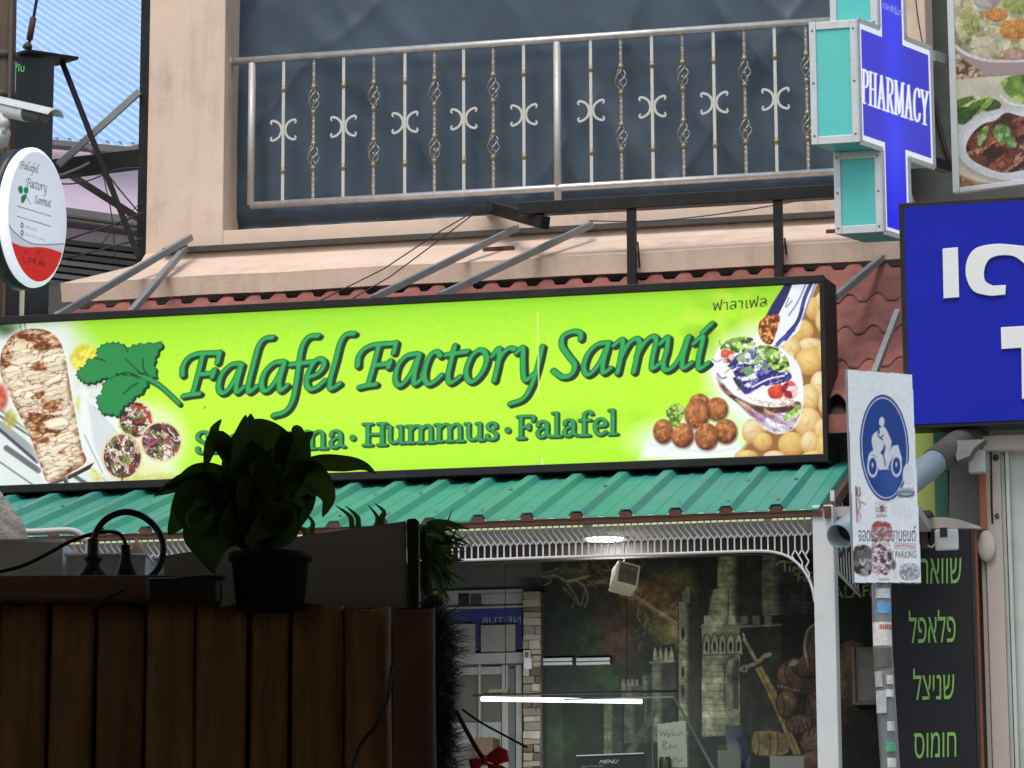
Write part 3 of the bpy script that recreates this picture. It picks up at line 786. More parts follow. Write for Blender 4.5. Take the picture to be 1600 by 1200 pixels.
# ================================================================== lettering skeletons
# chancery letters of the big sign, pen strokes in photograph pixels (first value pair = crop origin)
def tr4(ox, oy, strokes): return [[(ox + x / 4.0, oy + y / 4.0) for x, y in s] for s in strokes]
CHAN = tr4(260, 480, [
    [(100, 425), (103, 370), (135, 318), (190, 292), (250, 287), (330, 285)], [(332, 282), (318, 345)], [(228, 290), (200, 410), (165, 538)], [(105, 555), (160, 545), (205, 540)], [(198, 420), (295, 412)], [(298, 392), (286, 436)],
    [(455, 352), (400, 362), (345, 420), (325, 490), (338, 532), (375, 525), (425, 455), (462, 368)], [(470, 360), (438, 480), (440, 530), (478, 502)],
    [(662, 188), (610, 198), (575, 245), (548, 340), (513, 480), (518, 528), (562, 495)],
    [(725, 340), (670, 350), (615, 405), (595, 470), (605, 518), (640, 512), (692, 445), (728, 365)], [(738, 345), (705, 465), (712, 520), (752, 490)],
    [(948, 178), (890, 185), (850, 240), (830, 335), (810, 480), (785, 590), (740, 652), (668, 675)], [(775, 358), (905, 342)],
    [(885, 440), (950, 412), (985, 360), (970, 325), (930, 335), (888, 405), (875, 470), (895, 510), (940, 500), (988, 458)],
    [(1172, 165), (1120, 172), (1085, 225), (1058, 330), (1022, 460), (1028, 508), (1080, 478)],
    [(1195, 368), (1200, 310), (1235, 262), (1290, 237), (1350, 230), (1430, 224)], [(1434, 222), (1420, 285)], [(1328, 235), (1300, 345), (1262, 478)], [(1205, 500), (1260, 488), (1308, 482)], [(1298, 362), (1396, 352)], [(1398, 335), (1386, 376)],
]) + tr4(600, 480, [
    [(205, 290), (140, 305), (90, 360), (70, 440), (85, 485), (120, 475), (172, 405), (210, 315)], [(222, 295), (190, 415), (190, 478), (235, 448)],
    [(352, 305), (330, 278), (290, 300), (260, 370), (252, 440), (275, 478), (312, 466), (358, 425)],
    [(442, 240), (415, 350), (400, 430), (415, 472), (472, 435)], [(388, 297), (520, 276)],
    [(590, 268), (545, 308), (514, 390), (524, 452), (560, 462), (612, 408), (642, 330), (625, 275), (590, 268)],
    [(676, 305), (716, 258), (716, 330), (688, 458)], [(712, 340), (745, 285), (785, 256), (815, 262)],
    [(828, 285), (866, 252), (868, 330), (872, 430), (890, 455), (930, 420)], [(988, 246), (960, 370), (920, 490), (870, 570), (788, 602)],
    [(1228, 198), (1226, 162), (1180, 152), (1120, 180), (1112, 240), (1150, 300), (1192, 360), (1170, 422), (1110, 434), (1056, 395)],
    [(1388, 222), (1330, 235), (1275, 290), (1248, 370), (1264, 418), (1300, 407), (1354, 335), (1394, 245)], [(1404, 222), (1370, 345), (1370, 408), (1414, 382)],
]) + tr4(950, 420, [
    [(36, 478), (88, 443), (84, 530), (58, 650)], [(78, 560), (125, 472), (175, 436), (196, 460), (185, 530), (160, 645)], [(178, 545), (228, 460), (278, 422), (300, 448), (278, 560), (276, 622), (324, 590)],
    [(326, 466), (372, 428), (366, 510), (345, 590), (358, 632), (402, 615), (456, 540), (496, 432)], [(503, 425), (466, 560), (470, 618), (520, 588)],
    [(536, 466), (592, 426), (566, 560), (570, 622), (624, 590)], [(592, 398), (620, 370), (648, 342)],
])
# upright serif letters on a unit box: x 0..1, y 0 (baseline) .. 1 (x-height) .. 1.5 (ascender / capital)
SERIF = {
    'S': (0.62, [[(0.86, 1.12), (0.82, 1.4), (0.5, 1.5), (0.16, 1.35), (0.14, 1.0), (0.5, 0.78), (0.86, 0.5), (0.84, 0.15), (0.5, 0.0), (0.14, 0.1), (0.1, 0.38)]]),
    'h': (0.62, [[(0.2, 1.5), (0.2, 0.0)], [(0.05, 0.0), (0.36, 0.0)], [(0.05, 1.5), (0.2, 1.5)], [(0.2, 0.8), (0.45, 1.0), (0.72, 0.95), (0.8, 0.7), (0.8, 0.0)], [(0.65, 0.0), (0.97, 0.0)]]),
    'a': (0.52, [[(0.15, 0.72), (0.2, 0.92), (0.45, 1.0), (0.7, 0.9), (0.75, 0.6), (0.75, 0.2), (0.97, 0.04)], [(0.73, 0.62), (0.4, 0.56), (0.14, 0.36), (0.18, 0.08), (0.45, 0.02), (0.74, 0.25)]]),
    'w': (0.85, [[(0.05, 1.0), (0.28, 0.0), (0.5, 0.95), (0.72, 0.0), (0.95, 1.0)], [(0.0, 1.0), (0.18, 1.0)], [(0.82, 1.0), (1.0, 1.0)]]),
    'r': (0.42, [[(0.3, 1.0), (0.3, 0.0)], [(0.05, 0.0), (0.58, 0.0)], [(0.05, 1.0), (0.3, 1.0)], [(0.3, 0.7), (0.55, 0.98), (0.85, 0.95)]]),
    'm': (0.95, [[(0.14, 1.0), (0.14, 0.0)], [(0.02, 0.0), (0.25, 0.0)], [(0.02, 1.0), (0.14, 1.0)], [(0.14, 0.75), (0.32, 1.0), (0.48, 0.95), (0.52, 0.7), (0.52, 0.0)], [(0.42, 0.0), (0.63, 0.0)], [(0.52, 0.75), (0.7, 1.0), (0.84, 0.95), (0.88, 0.7), (0.88, 0.0)], [(0.78, 0.0), (1.0, 0.0)]]),
    'H': (0.78, [[(0.2, 1.5), (0.2, 0.0)], [(0.8, 1.5), (0.8, 0.0)], [(0.2, 0.76), (0.8, 0.76)], [(0.04, 0), (0.36, 0)], [(0.64, 0), (0.96, 0)], [(0.04, 1.5), (0.36, 1.5)], [(0.64, 1.5), (0.96, 1.5)]]),
    'u': (0.62, [[(0.2, 1.0), (0.2, 0.25), (0.35, 0.03), (0.6, 0.08), (0.78, 0.3)], [(0.04, 1.0), (0.2, 1.0)], [(0.8, 1.0), (0.8, 0.0)], [(0.64, 1.0), (0.8, 1.0)], [(0.8, 0.0), (0.98, 0.0)]]),
    's': (0.45, [[(0.82, 0.72), (0.78, 0.93), (0.5, 1.0), (0.2, 0.88), (0.22, 0.66), (0.55, 0.52), (0.84, 0.32), (0.78, 0.06), (0.48, 0.0), (0.16, 0.08), (0.12, 0.28)]]),
    'F': (0.62, [[(0.22, 1.5), (0.22, 0.0)], [(0.04, 0), (0.45, 0)], [(0.04, 1.5), (0.92, 1.5), (0.92, 1.2)], [(0.22, 0.78), (0.68, 0.78)], [(0.68, 0.62), (0.68, 0.94)]]),
    'l': (0.32, [[(0.5, 1.5), (0.5, 0.0)], [(0.1, 0), (0.92, 0)], [(0.12, 1.5), (0.5, 1.5)]]),
    'f': (0.42, [[(0.95, 1.34), (0.8, 1.5), (0.5, 1.42), (0.4, 1.15), (0.4, 0.0)], [(0.1, 0.0), (0.75, 0.0)], [(0.08, 0.97), (0.82, 0.97)]]),
    'e': (0.5, [[(0.15, 0.54), (0.82, 0.56), (0.8, 0.85), (0.5, 1.0), (0.2, 0.84), (0.12, 0.48), (0.25, 0.12), (0.55, 0.0), (0.86, 0.18)]]),
    'P': (0.62, [[(0.25, 1.5), (0.25, 0.0)], [(0.05, 0), (0.5, 0)], [(0.05, 1.5), (0.5, 1.5), (0.85, 1.4), (0.93, 1.12), (0.83, 0.82), (0.5, 0.72), (0.25, 0.72)]]),
    'A': (0.78, [[(0.5, 1.5), (0.14, 0.0)], [(0.46, 1.5), (0.84, 0.0)], [(0.26, 0.5), (0.72, 0.5)], [(0.0, 0.0), (0.3, 0.0)], [(0.66, 0.0), (1.0, 0.0)]]),
    'R': (0.72, [[(0.22, 1.5), (0.22, 0.0)], [(0.04, 0), (0.42, 0)], [(0.04, 1.5), (0.48, 1.5), (0.78, 1.38), (0.82, 1.1), (0.7, 0.84), (0.4, 0.76), (0.22, 0.76)], [(0.46, 0.76), (0.84, 0.0)], [(0.78, 0.0), (1.0, 0.0)]]),
    'M': (0.92, [[(0.15, 1.5), (0.13, 0.0)], [(0.15, 1.5), (0.5, 0.1)], [(0.5, 0.1), (0.84, 1.5)], [(0.85, 1.5), (0.87, 0.0)], [(0.0, 0), (0.27, 0)], [(0.72, 0), (1.0, 0)], [(0.0, 1.5), (0.2, 1.5)], [(0.8, 1.5), (1.0, 1.5)]]),
    'C': (0.66, [[(0.9, 1.15), (0.82, 1.4), (0.55, 1.5), (0.25, 1.32), (0.12, 0.8), (0.22, 0.22), (0.52, 0.0), (0.82, 0.12), (0.93, 0.4)]]),
    'Y': (0.74, [[(0.12, 1.5), (0.5, 0.72)], [(0.5, 0.72), (0.88, 1.5)], [(0.5, 0.72), (0.5, 0.0)], [(0.32, 0.0), (0.7, 0.0)], [(0.0, 1.5), (0.28, 1.5)], [(0.72, 1.5), (1.0, 1.5)]]),
}
def serif(ch, xa, xb, base_a, base_b, top, unit=1.5):
    """strokes of ch in pixels: from xa to xb, baseline base_a..base_b, height top (pixels) for `unit` heights"""
    out = []
    for s in SERIF[ch][1]:
        out.append([(xa + (xb - xa) * x, base_a + (base_b - base_a) * x - y / unit * top) for x, y in s])
    return out

# ================================================================== the lime shop sign
SP = Front(Y_SIGN)
sx0 = P(-45, 640, Y_SIGN)[0]; sx1 = P(1291, 570, Y_SIGN)[0]
sz1 = (P(0, 499, Y_SIGN)[2] + P(650, 463, Y_SIGN)[2] + P(1289, 424, Y_SIGN)[2]) / 3
sz0 = (P(0, 771, Y_SIGN)[2] + P(650, 748, Y_SIGN)[2] + P(1289, 720, Y_SIGN)[2]) / 3
print('sign z', P(0, 499, Y_SIGN)[2], P(650, 463, Y_SIGN)[2], P(1289, 424, Y_SIGN)[2], '|', P(0, 771, Y_SIGN)[2], P(650, 748, Y_SIGN)[2], P(1289, 720, Y_SIGN)[2])
sign = empty('shop_sign', ((sx0 + sx1) / 2, Y_SIGN, sz0), 'long backlit lime green falafel shop sign in a black box frame', 'shop sign')
fr = 0.045
mb = MB()
mb.box(sx0, sx1, Y_SIGN - 0.008, Y_SIGN + 0.05, sz1 - fr, sz1); mb.build('frame_top', M_BLACK, sign, bevel=0.004)
mb = MB(); mb.box(sx0, sx1, Y_SIGN - 0.008, Y_SIGN + 0.05, sz0, sz0 + fr); mb.build('frame_bottom', M_BLACK, sign, bevel=0.004)
mb = MB(); mb.box(sx1 - fr * 0.6, sx1, Y_SIGN - 0.0085, Y_SIGN + 0.05, sz0 + fr + 0.001, sz1 - fr - 0.001); mb.build('frame_side', M_BLACK, sign, bevel=0.003)
mb = MB(); mb.box(sx0, sx0 + fr * 0.6, Y_SIGN - 0.0085, Y_SIGN + 0.05, sz0 + fr + 0.001, sz1 - fr - 0.001); mb.build('frame_side', M_BLACK, sign, bevel=0.003)
mb = MB()
q = [(sx0, Y_SIGN + 0.051), (sx1, Y_SIGN + 0.051), (sx1 + 0.035, Y_SIGN + 0.27), (sx0, Y_SIGN + 0.27)]
mb.extr([(x, y, sz0 + 0.002) for x, y in q], (0, 0, sz1 - sz0 - 0.004)); mb.build('box_body', M_BLACK, sign, bevel=0.004)
cv = Canvas((sx0 + 0.02, Y_SIGN + 0.012, sz0 + 0.03), (1, 0, 0), (0, 0, 1), sx1 - sx0 - 0.035, sz1 - sz0 - 0.06, 0.0042)
X, Y = cv.X, cv.Y
# --- lime ground, softly uneven; tube glow painted in as a brighter middle band
ymid = 632 - 0.055 * (X - 650)
t = np.clip(1 - np.abs((Y - ymid) / 150.0) ** 2.2, 0, 1)
nz = fbm(X / 160, Y / 60, 6)
g = np.stack([158 + 32 * t + 12 * (nz - .5), 226 + 24 * t, 40 + 10 * t + 10 * (nz - .5)], -1)
cv.img[:] = g
# right: out-of-focus chickpeas, darker greens
for i in range(34):
    cx, cy = rnd.uniform(1080, 1240), rnd.uniform(430, 560)
    cc = rnd.choice([(150, 205, 30), (205, 235, 70), (176, 220, 50), (140, 196, 26)])
    cv.ell(cx, cy, rnd.uniform(10, 26), rnd.uniform(10, 24), cc, soft=9, amt=0.45)
for i in range(14): cv.ell(rnd.uniform(880, 1010), rnd.uniform(640, 700), rnd.uniform(12, 25), rnd.uniform(10, 20), (170, 225, 45), soft=12, amt=0.3)
# left: pale photograph ground fading to lime
d = (X - (112 + (Y - 500) * 0.66)); al = np.clip(0.5 - d / 55.0, 0, 1)
wcol = np.stack([222 + 20 * (nz - .5), 232 + 0 * X, 226 + 0 * X], -1)
cv.img = cv.img * (1 - al[..., None]) + wcol * al[..., None]
cv.ell(10, 508, 22, 16, (40, 70, 30), soft=18, amt=0.9); cv.ell(55, 505, 40, 10, (200, 225, 180), soft=12, amt=0.8)
for (a, b, w, c) in [((0, 640), (95, 712), 3, (120, 125, 130)), ((0, 664), (60, 712), 13, (150, 152, 158)), ((0, 672), (58, 722), 5, (45, 45, 60)), ((10, 700), (60, 735), 9, (90, 85, 95)), ((0, 722), (55, 760), 2, (60, 60, 70)), ((60, 690), (0, 650), 3, (40, 40, 50)), ((118, 745), (150, 765), 6, (70, 70, 80)), ((140, 730), (175, 760), 4, (190, 190, 195))]:
    cv.stroke([a, b], w, c, soft=2.0, amt=0.85, smooth=False)
for (cx, cy, rx, ry, c) in [(132, 560, 22, 22, (238, 222, 60)), (133, 632, 14, 18, (205, 208, 70)), (215, 738, 40, 17, (222, 214, 70)), (232, 748, 40, 12, (196, 205, 40)), (3, 620, 9, 20, (205, 80, 50)), (16, 655, 10, 14, (190, 180, 90)), (140, 600, 18, 7, (205, 210, 190)), (152, 722, 12, 30, (225, 215, 110))]:
    cv.ell(cx, cy, rx, ry, c, soft=6, amt=0.8)
    cv.cells([(cx - rx, cy), (cx, cy - ry), (cx + rx, cy), (cx, cy + ry)], 7, [c, tuple(min(255, v + 30) for v in c), tuple(v * 0.8 for v in c)], seed=int(cx), soft=7, amt=0.45)
# --- white wrapped rolls with dark fillings
for pts in ([(128, 600), (160, 640), (215, 628), (246, 672), (214, 690), (176, 700), (160, 735), (138, 720), (125, 660)], [(148, 622), (206, 676), (168, 742), (140, 712)]):
    cv.poly(pts, (236, 240, 240), soft=7, smooth=True)
cv.ell(230, 690, 62, 62, (238, 246, 210), soft=26, amt=0.75)
cv.stroke([(146, 635), (182, 676)], 1.5, (120, 125, 125), amt=0.7); cv.stroke([(132, 680), (160, 738)], 2, (130, 130, 128), amt=0.6)
cv.poly([(136, 625), (180, 670), (164, 735), (148, 700)], (214, 220, 222), soft=5)
PAL = [(60, 38, 34), (236, 230, 222), (120, 82, 66), (226, 214, 206), (172, 116, 130), (190, 56, 44), (46, 34, 30), (246, 240, 232), (118, 150, 60), (96, 60, 52)]
PAL = [(54, 34, 28), (236, 228, 216), (110, 70, 52), (226, 206, 190), (150, 92, 96), (66, 40, 32), (176, 60, 48), (246, 238, 226), (92, 58, 46), (120, 120, 60), (80, 50, 40), (206, 176, 150)]
for k_, (cx, cy, rx, ry) in enumerate([(212, 656, 25, 27), (252, 690, 30, 29), (191, 713, 29, 34)]):
    cv.ell(cx, cy, rx + 3, ry + 3, (228, 212, 170), soft=1.5)
    ring_ = [(cx + rx * math.cos(a), cy + ry * math.sin(a)) for a in np.linspace(0, 2 * math.pi, 12, endpoint=False)]
    cv.cells(ring_, 5.0, PAL, seed=20 + k_, soft=1.2, warp=1.6, ax=1.7, rot=0.6 * k_, edge=(60, 36, 30), edge_w=0.10)
    for i in range(9):
        a = rnd.uniform(0, 6.28); r_ = rnd.uniform(0.2, 0.8); x0, y0 = cx + rx * r_ * math.cos(a), cy + ry * r_ * math.sin(a); an = rnd.uniform(0, 6.28)
        cv.stroke([(x0, y0), (x0 + 6 * math.cos(an), y0 + 6 * math.sin(an) - 2), (x0 + 12 * math.cos(an + .5), y0 + 12 * math.sin(an + .5))], 2.2, rnd.choice([(244, 236, 230), (206, 150, 170), (196, 60, 46), (110, 160, 60), (50, 34, 30)]), amt=0.85)
cv.stroke([(208, 634), (226, 640), (236, 660)], 4, (198, 60, 36)); cv.stroke([(226, 688), (236, 694), (250, 684)], 3, (168, 90, 120))
# --- stack of roast meat on its spit
keb = [(0, 566), (4, 545), (18, 525), (42, 514), (72, 516), (91, 530), (102, 556), (109, 600), (120, 660), (128, 700), (134, 722), (104, 742), (76, 753), (66, 735), (50, 690), (30, 648), (12, 612), (2, 588)]
cv.poly([(55, 764), (82, 752), (116, 738), (148, 722), (140, 733), (110, 748), (84, 757)], (44, 26, 20)); cv.stroke([(100, 742), (107, 764)], 7, (70, 60, 54), smooth=False); cv.stroke([(103, 742), (110, 764)], 2, (170, 165, 160), smooth=False)
cv.stroke([(30, 500), (34, 520)], 1.5, (60, 60, 60), smooth=False); cv.stroke([(37, 499), (41, 518)], 1.5, (60, 60, 60), smooth=False)
cv.poly(keb, (250, 250, 246), soft=14, smooth=True, amt=0.8)
w, a = cv.pmask(cr(keb, 5, True), 1.2)
x = X[w]; y = Y[w]
sx_ = (x - 60) * 0.95 + (y - 640) * 0.25; sy_ = (y - 640) + (x - 60) * 0.30
wx = sx_ / 36 + 1.0 * (fbm(x / 22, y / 14, 31) - .5) * 2; wy = sy_ / 7.5 + 0.9 * (fbm(x / 20, y / 12, 37) - .5) * 2
f1, f2, idv = voro(wx, wy, 5)
edge = np.clip(1 - (f2 - f1) / 0.16, 0, 1)
brown = np.clip((fbm(x / 26, y / 15, 44) - 0.53) * 6, 0, 1) * 0.95 + np.clip((548 - y) / 40.0, 0, 0.45) * fbm(x / 9, y / 9, 12) * 2
cream = np.array([252, 238, 210]) * (0.90 + 0.12 * idv - 0.10 * np.clip(f1, 0, 1))[..., None]
mid = np.array([206, 136, 70]); drk = np.array([104, 44, 16])
tt = np.clip(brown * 0.75, 0, 1)[..., None]; col = cream * (1 - tt) + mid * tt
e = np.clip(edge * (0.62 + 1.2 * brown), 0, 1)[..., None]; col = col * (1 - e) + drk * e
tt = np.clip(brown * fbm(x / 7, y / 5, 50) * 2.2 - 0.55, 0, 0.95)[..., None]; col = col * (1 - tt) + np.array([92, 38, 16]) * tt
dl = (np.clip(1 - cv.segd(w, cr(keb, 5, True) + [np.array(keb[0])]) / 9.0, 0, 1) * np.clip(fbm(x / 9, y / 7, 77) * 2.6 - 0.75, 0, 1))[..., None] * 0.95
col = col * (1 - dl) + np.array([112, 54, 22]) * dl
cv.img[w] = cv.img[w] * (1 - a[..., None]) + np.clip(col, 0, 255) * a[..., None]
# --- parsley sprig
def scallop(pts, amp=1.6, n=6, sd=0):
    p = cr(pts, n, True); out = []
    for i, q in enumerate(p):
        t = p[(i + 1) % len(p)] - p[i - 1]; t = t / (np.linalg.norm(t) + 1e-9); nn = np.array([t[1], -t[0]])
        out.append(q + nn * amp * (1 if (i % 4) < 2 else -1) * (0.6 + 0.4 * math.sin(i * 1.3 + sd)))
    return out
LA = [(880, 420), (800, 300), (790, 255), (740, 225), (690, 225), (640, 240), (605, 275), (600, 310), (545, 330), (540, 360), (500, 385), (480, 420), (500, 450), (540, 470), (600, 465), (650, 445), (700, 440), (740, 410), (820, 425)]
LB = [(885, 405), (790, 320), (800, 260), (850, 235), (920, 230), (1015, 225), (985, 290), (965, 350), (975, 430), (930, 435)]
LC = [(870, 440), (760, 420), (700, 440), (650, 480), (635, 540), (605, 560), (615, 610), (640, 660), (700, 670), (740, 680), (770, 620), (820, 590), (840, 560), (880, 540), (920, 470)]
leaves = [scallop([(x / 4, 480 + y / 4) for x, y in L_], sd=i) for i, L_ in enumerate((LA, LB, LC))]
stem = [(x / 4, 480 + y / 4) for x, y in ((870, 430), (930, 450), (1010, 500), (1118, 600))]
for dx, dy, grow, colr in ((3.2, 3.2, 0.6, (14, 44, 26)), (0, 0, 0.9, (10, 70, 40)), (0, 0, -0.5, (34, 138, 70))):
    for L_ in leaves:
        c0 = np.mean(L_, 0); q_ = [c0 + (np.asarray(p) - c0) * (1 + grow / 24) + np.array([dx, dy]) for p in L_]
        cv.poly(q_, colr, soft=1.0)
    cv.stroke([(x + dx, y + dy) for x, y in stem], 7.5 + grow * 2, colr)
for s_ in ([(205, 583), (222, 588), (196, 560)], [(150, 560), (164, 563)], [(193, 616), (203, 606), (216, 598)], [(185, 586), (200, 582), (212, 589)], [(224, 560), (224, 575), (232, 588)]):
    cv.stroke(s_, 2.2, (14, 60, 34))
cv.stroke([(x - 1, y - 1.5) for x, y in stem], 2, (58, 170, 96))
# --- food photographs on the right
cv.ell(1198, 592, 92, 84, (236, 246, 236), soft=34, amt=0.95); cv.ell(1085, 690, 92, 36, (236, 244, 240), soft=26, amt=0.95)
cv.poly([(1000, 716), (1010, 690), (1060, 660), (1140, 690), (1164, 700), (1150, 716)], (238, 242, 240), soft=10)
cv.poly([(1262, 440), (1300, 440), (1300, 726), (1140, 726), (1170, 690), (1240, 640), (1250, 560), (1240, 500)], (150, 104, 56), soft=8)
peas = [(1272, 482, 14, 18), (1290, 500, 16, 22), (1252, 517, 19, 18), (1267, 540, 20, 12), (1288, 470, 14, 16), (1234, 546, 18, 20), (1264, 565, 21, 21), (1290, 552, 14, 18), (1281, 602, 15, 22), (1292, 630, 14, 20), (1264, 622, 16, 22), (1262, 660, 22, 23), (1176, 674, 17, 20), (1237, 694, 21, 19), (1192, 690, 15, 14), (1284, 672, 11, 18), (1266, 692, 15, 18), (1288, 700, 14, 20), (1210, 714, 18, 10), (1166, 712, 18, 9), (1272, 714, 20, 10), (1240, 640, 14, 12)]
for i, (cx, cy, rx, ry) in enumerate(peas):
    cv.ball(cx, cy, rx, ry, (186, 128, 58), rnd.choice([(255, 242, 188), (255, 250, 214), (250, 228, 150)]), 0.16, 12, i)
    an = rnd.uniform(0, 3.14); cv.stroke([(cx - 4 * math.cos(an), cy - 5 * math.sin(an)), (cx + 1, cy + 1), (cx + 6 * math.cos(an), cy + 6 * math.sin(an))], 1.6, (190, 140, 76), soft=2, amt=0.5)
c6 = lambda pts: [(950 + x / 4, 420 + y / 4) for x, y in pts]
cv.poly(c6([(655, 570), (720, 470), (870, 425), (1000, 450), (1130, 530), (1200, 620), (1222, 760), (1210, 900), (1160, 1000), (1060, 1032), (960, 985), (830, 860), (715, 770), (650, 680)]), (240, 240, 244), soft=2, smooth=True)
cv.cells(c6([(690, 700), (800, 800), (900, 880), (1050, 910), (1180, 850), (1200, 900), (1150, 1000), (1060, 1025), (960, 980), (830, 860)]), 9, [(214, 190, 214), (234, 226, 238), (176, 140, 176), (244, 244, 248), (150, 100, 130)], seed=3, soft=3, ax=2.2, rot=0.5)
cv.cells(c6([(680, 670), (720, 720), (790, 790), (900, 845), (1010, 862), (1110, 845), (1190, 830), (1200, 862), (1120, 895), (1000, 912), (880, 880), (770, 810), (700, 740)]), 6, [(90, 52, 44), (130, 84, 66), (176, 130, 100), (70, 40, 40), (200, 168, 140)], seed=41, ax=2.6, rot=0.45, warp=1.1, soft=2.5)
cv.cells(c6([(880, 800), (1000, 830), (1120, 800), (1160, 830), (1100, 860), (980, 860)]), 5, [(240, 232, 220), (220, 196, 170), (250, 246, 240)], seed=8)
GR = [(60, 100, 30), (120, 170, 60), (190, 220, 120), (236, 244, 216), (40, 70, 24), (150, 190, 80)]
PU = [(46, 34, 120), (90, 70, 170), (226, 222, 240), (30, 24, 74), (132, 116, 190), (244, 244, 250), (60, 44, 140), (120, 160, 110)]
RE = [(196, 40, 44), (226, 90, 80), (150, 24, 40), (240, 200, 190), (220, 70, 50)]
cv.cells(c6([(780, 640), (740, 590), (860, 520), (1000, 560), (1130, 640), (1130, 700), (960, 740), (850, 780)]), 7, PU, seed=11, ax=1.5, rot=-0.4, warp=1.0)
cv.cells(c6([(700, 500), (760, 440), (880, 425), (920, 470), (850, 520), (740, 520)]), 6, GR, seed=12, warp=1.0)
cv.cells(c6([(930, 480), (1040, 490), (1120, 560), (1130, 640), (1050, 640), (960, 560), (900, 540)]), 6, GR, seed=13, warp=1.0)
cv.cells(c6([(800, 560), (900, 500), (960, 560), (900, 600)]), 5, [(236, 240, 230), (160, 190, 130), (110, 130, 170)], seed=29)
cv.cells(c6([(710, 510), (780, 520), (780, 570), (720, 590)]), 9, RE, seed=14); cv.cells(c6([(1000, 750), (1080, 720), (1090, 800), (1020, 810)]), 14, [(226, 66, 40), (236, 90, 60)], seed=15); cv.cells(c6([(1090, 730), (1150, 700), (1190, 760), (1160, 810), (1090, 790)]), 12, RE, seed=16)
cv.cells(c6([(780, 680), (840, 700), (860, 760), (900, 780), (830, 760)]), 6, [(30, 34, 60), (40, 56, 40), (60, 50, 130)], seed=24)
cv.stroke(c6([(860, 770), (950, 720), (1060, 690), (1130, 670)]), 7, (54, 44, 138)); cv.stroke(c6([(900, 740), (1000, 690), (1100, 668)]), 2.5, (236, 232, 246))
cv.cells(c6([(1090, 930), (1180, 860), (1210, 850), (1190, 920), (1110, 950)]), 6, [(150, 190, 90), (210, 226, 160), (120, 160, 60)], seed=18)
for i in range(26):
    x0, y0 = 950 + rnd.uniform(690, 1150) / 4, 420 + rnd.uniform(470, 760) / 4; an = rnd.uniform(0, 6.28); l = rnd.uniform(3, 9)
    cv.stroke([(x0, y0), (x0 + l * math.cos(an), y0 + l * math.sin(an)), (x0 + 2 * l * math.cos(an + .6), y0 + 2 * l * math.sin(an + .6))], rnd.uniform(1, 2.4), rnd.choice(GR + PU), amt=0.8)
# spoon of sauce
cv.poly(c6([(1060, 300), (1150, 130), (1190, 40), (1330, 40), (1250, 230), (1190, 390), (1085, 482), (1030, 450)]), (232, 238, 250), soft=1.5)
cv.poly(c6([(1140, 40), (1178, 40), (1100, 230), (1060, 310), (970, 330), (1020, 230)]), (36, 34, 96), soft=1.5)
for pts, w_, c in [([(1180, 40), (1130, 170), (1070, 290)], 3, (250, 250, 255)), ([(1290, 50), (1230, 180), (1190, 320), (1110, 440)], 6, (46, 46, 120)), ([(1250, 60), (1190, 200), (1130, 290)], 2.5, (120, 126, 170)), ([(1310, 60), (1260, 190), (1215, 320)], 2, (90, 96, 140)), ([(1060, 470), (1100, 430), (1160, 380)], 6, (50, 60, 150)), ([(1130, 180), (1110, 240), (1150, 200)], 2, (130, 140, 150)), ([(1220, 250), (1180, 330), (1120, 400)], 3, (36, 34, 90))]:
    cv.stroke(c6(pts), w_, c, amt=0.9)
cv.cells(c6([(955, 320), (1030, 285), (1075, 300), (1052, 400), (1020, 472), (968, 455), (940, 395)]), 4.2, [(150, 70, 30), (206, 120, 50), (116, 46, 20), (236, 170, 90), (130, 56, 30)], seed=19, edge=(80, 34, 16))
# falafel balls on a plate
for i, (cx, cy, rx, ry) in enumerate([(570, 830, 60, 50), (680, 875, 68, 72), (555, 905, 76, 92), (735, 1015, 70, 76), (345, 1015, 62, 76), (465, 1040, 70, 76), (615, 1048, 72, 84)]):
    cv.ell(950 + cx / 4 + 1, 420 + cy / 4 + 2, rx / 4 + 1, ry / 4 + 1, (70, 34, 18), soft=4, amt=0.6)
    cv.ball(950 + cx / 4, 420 + cy / 4, rx / 4, ry / 4, (86, 34, 12), (238, 160, 96), 0.42, 6.5, 60 + i)
    for j in range(26):
        a_ = rnd.uniform(0, 6.28); r__ = rnd.uniform(0, 0.85); cv.ell(950 + cx / 4 + rx / 4 * r__ * math.cos(a_), 420 + cy / 4 + ry / 4 * r__ * math.sin(a_), rnd.uniform(0.8, 2.2), rnd.uniform(0.8, 1.8), rnd.choice([(96, 40, 16), (214, 136, 78), (126, 58, 26), (240, 178, 120)]), soft=1.2, amt=0.55)
cv.cells(c6([(365, 880), (430, 840), (480, 880), (460, 940), (420, 1000), (380, 960)]), 5, [(110, 160, 50), (180, 210, 90), (80, 130, 40), (210, 226, 130)], seed=25, warp=1.2)
cv.stroke([(1012, 694), (1060, 702), (1110, 706), (1150, 700)], 3, (214, 222, 222), soft=3, amt=0.6)
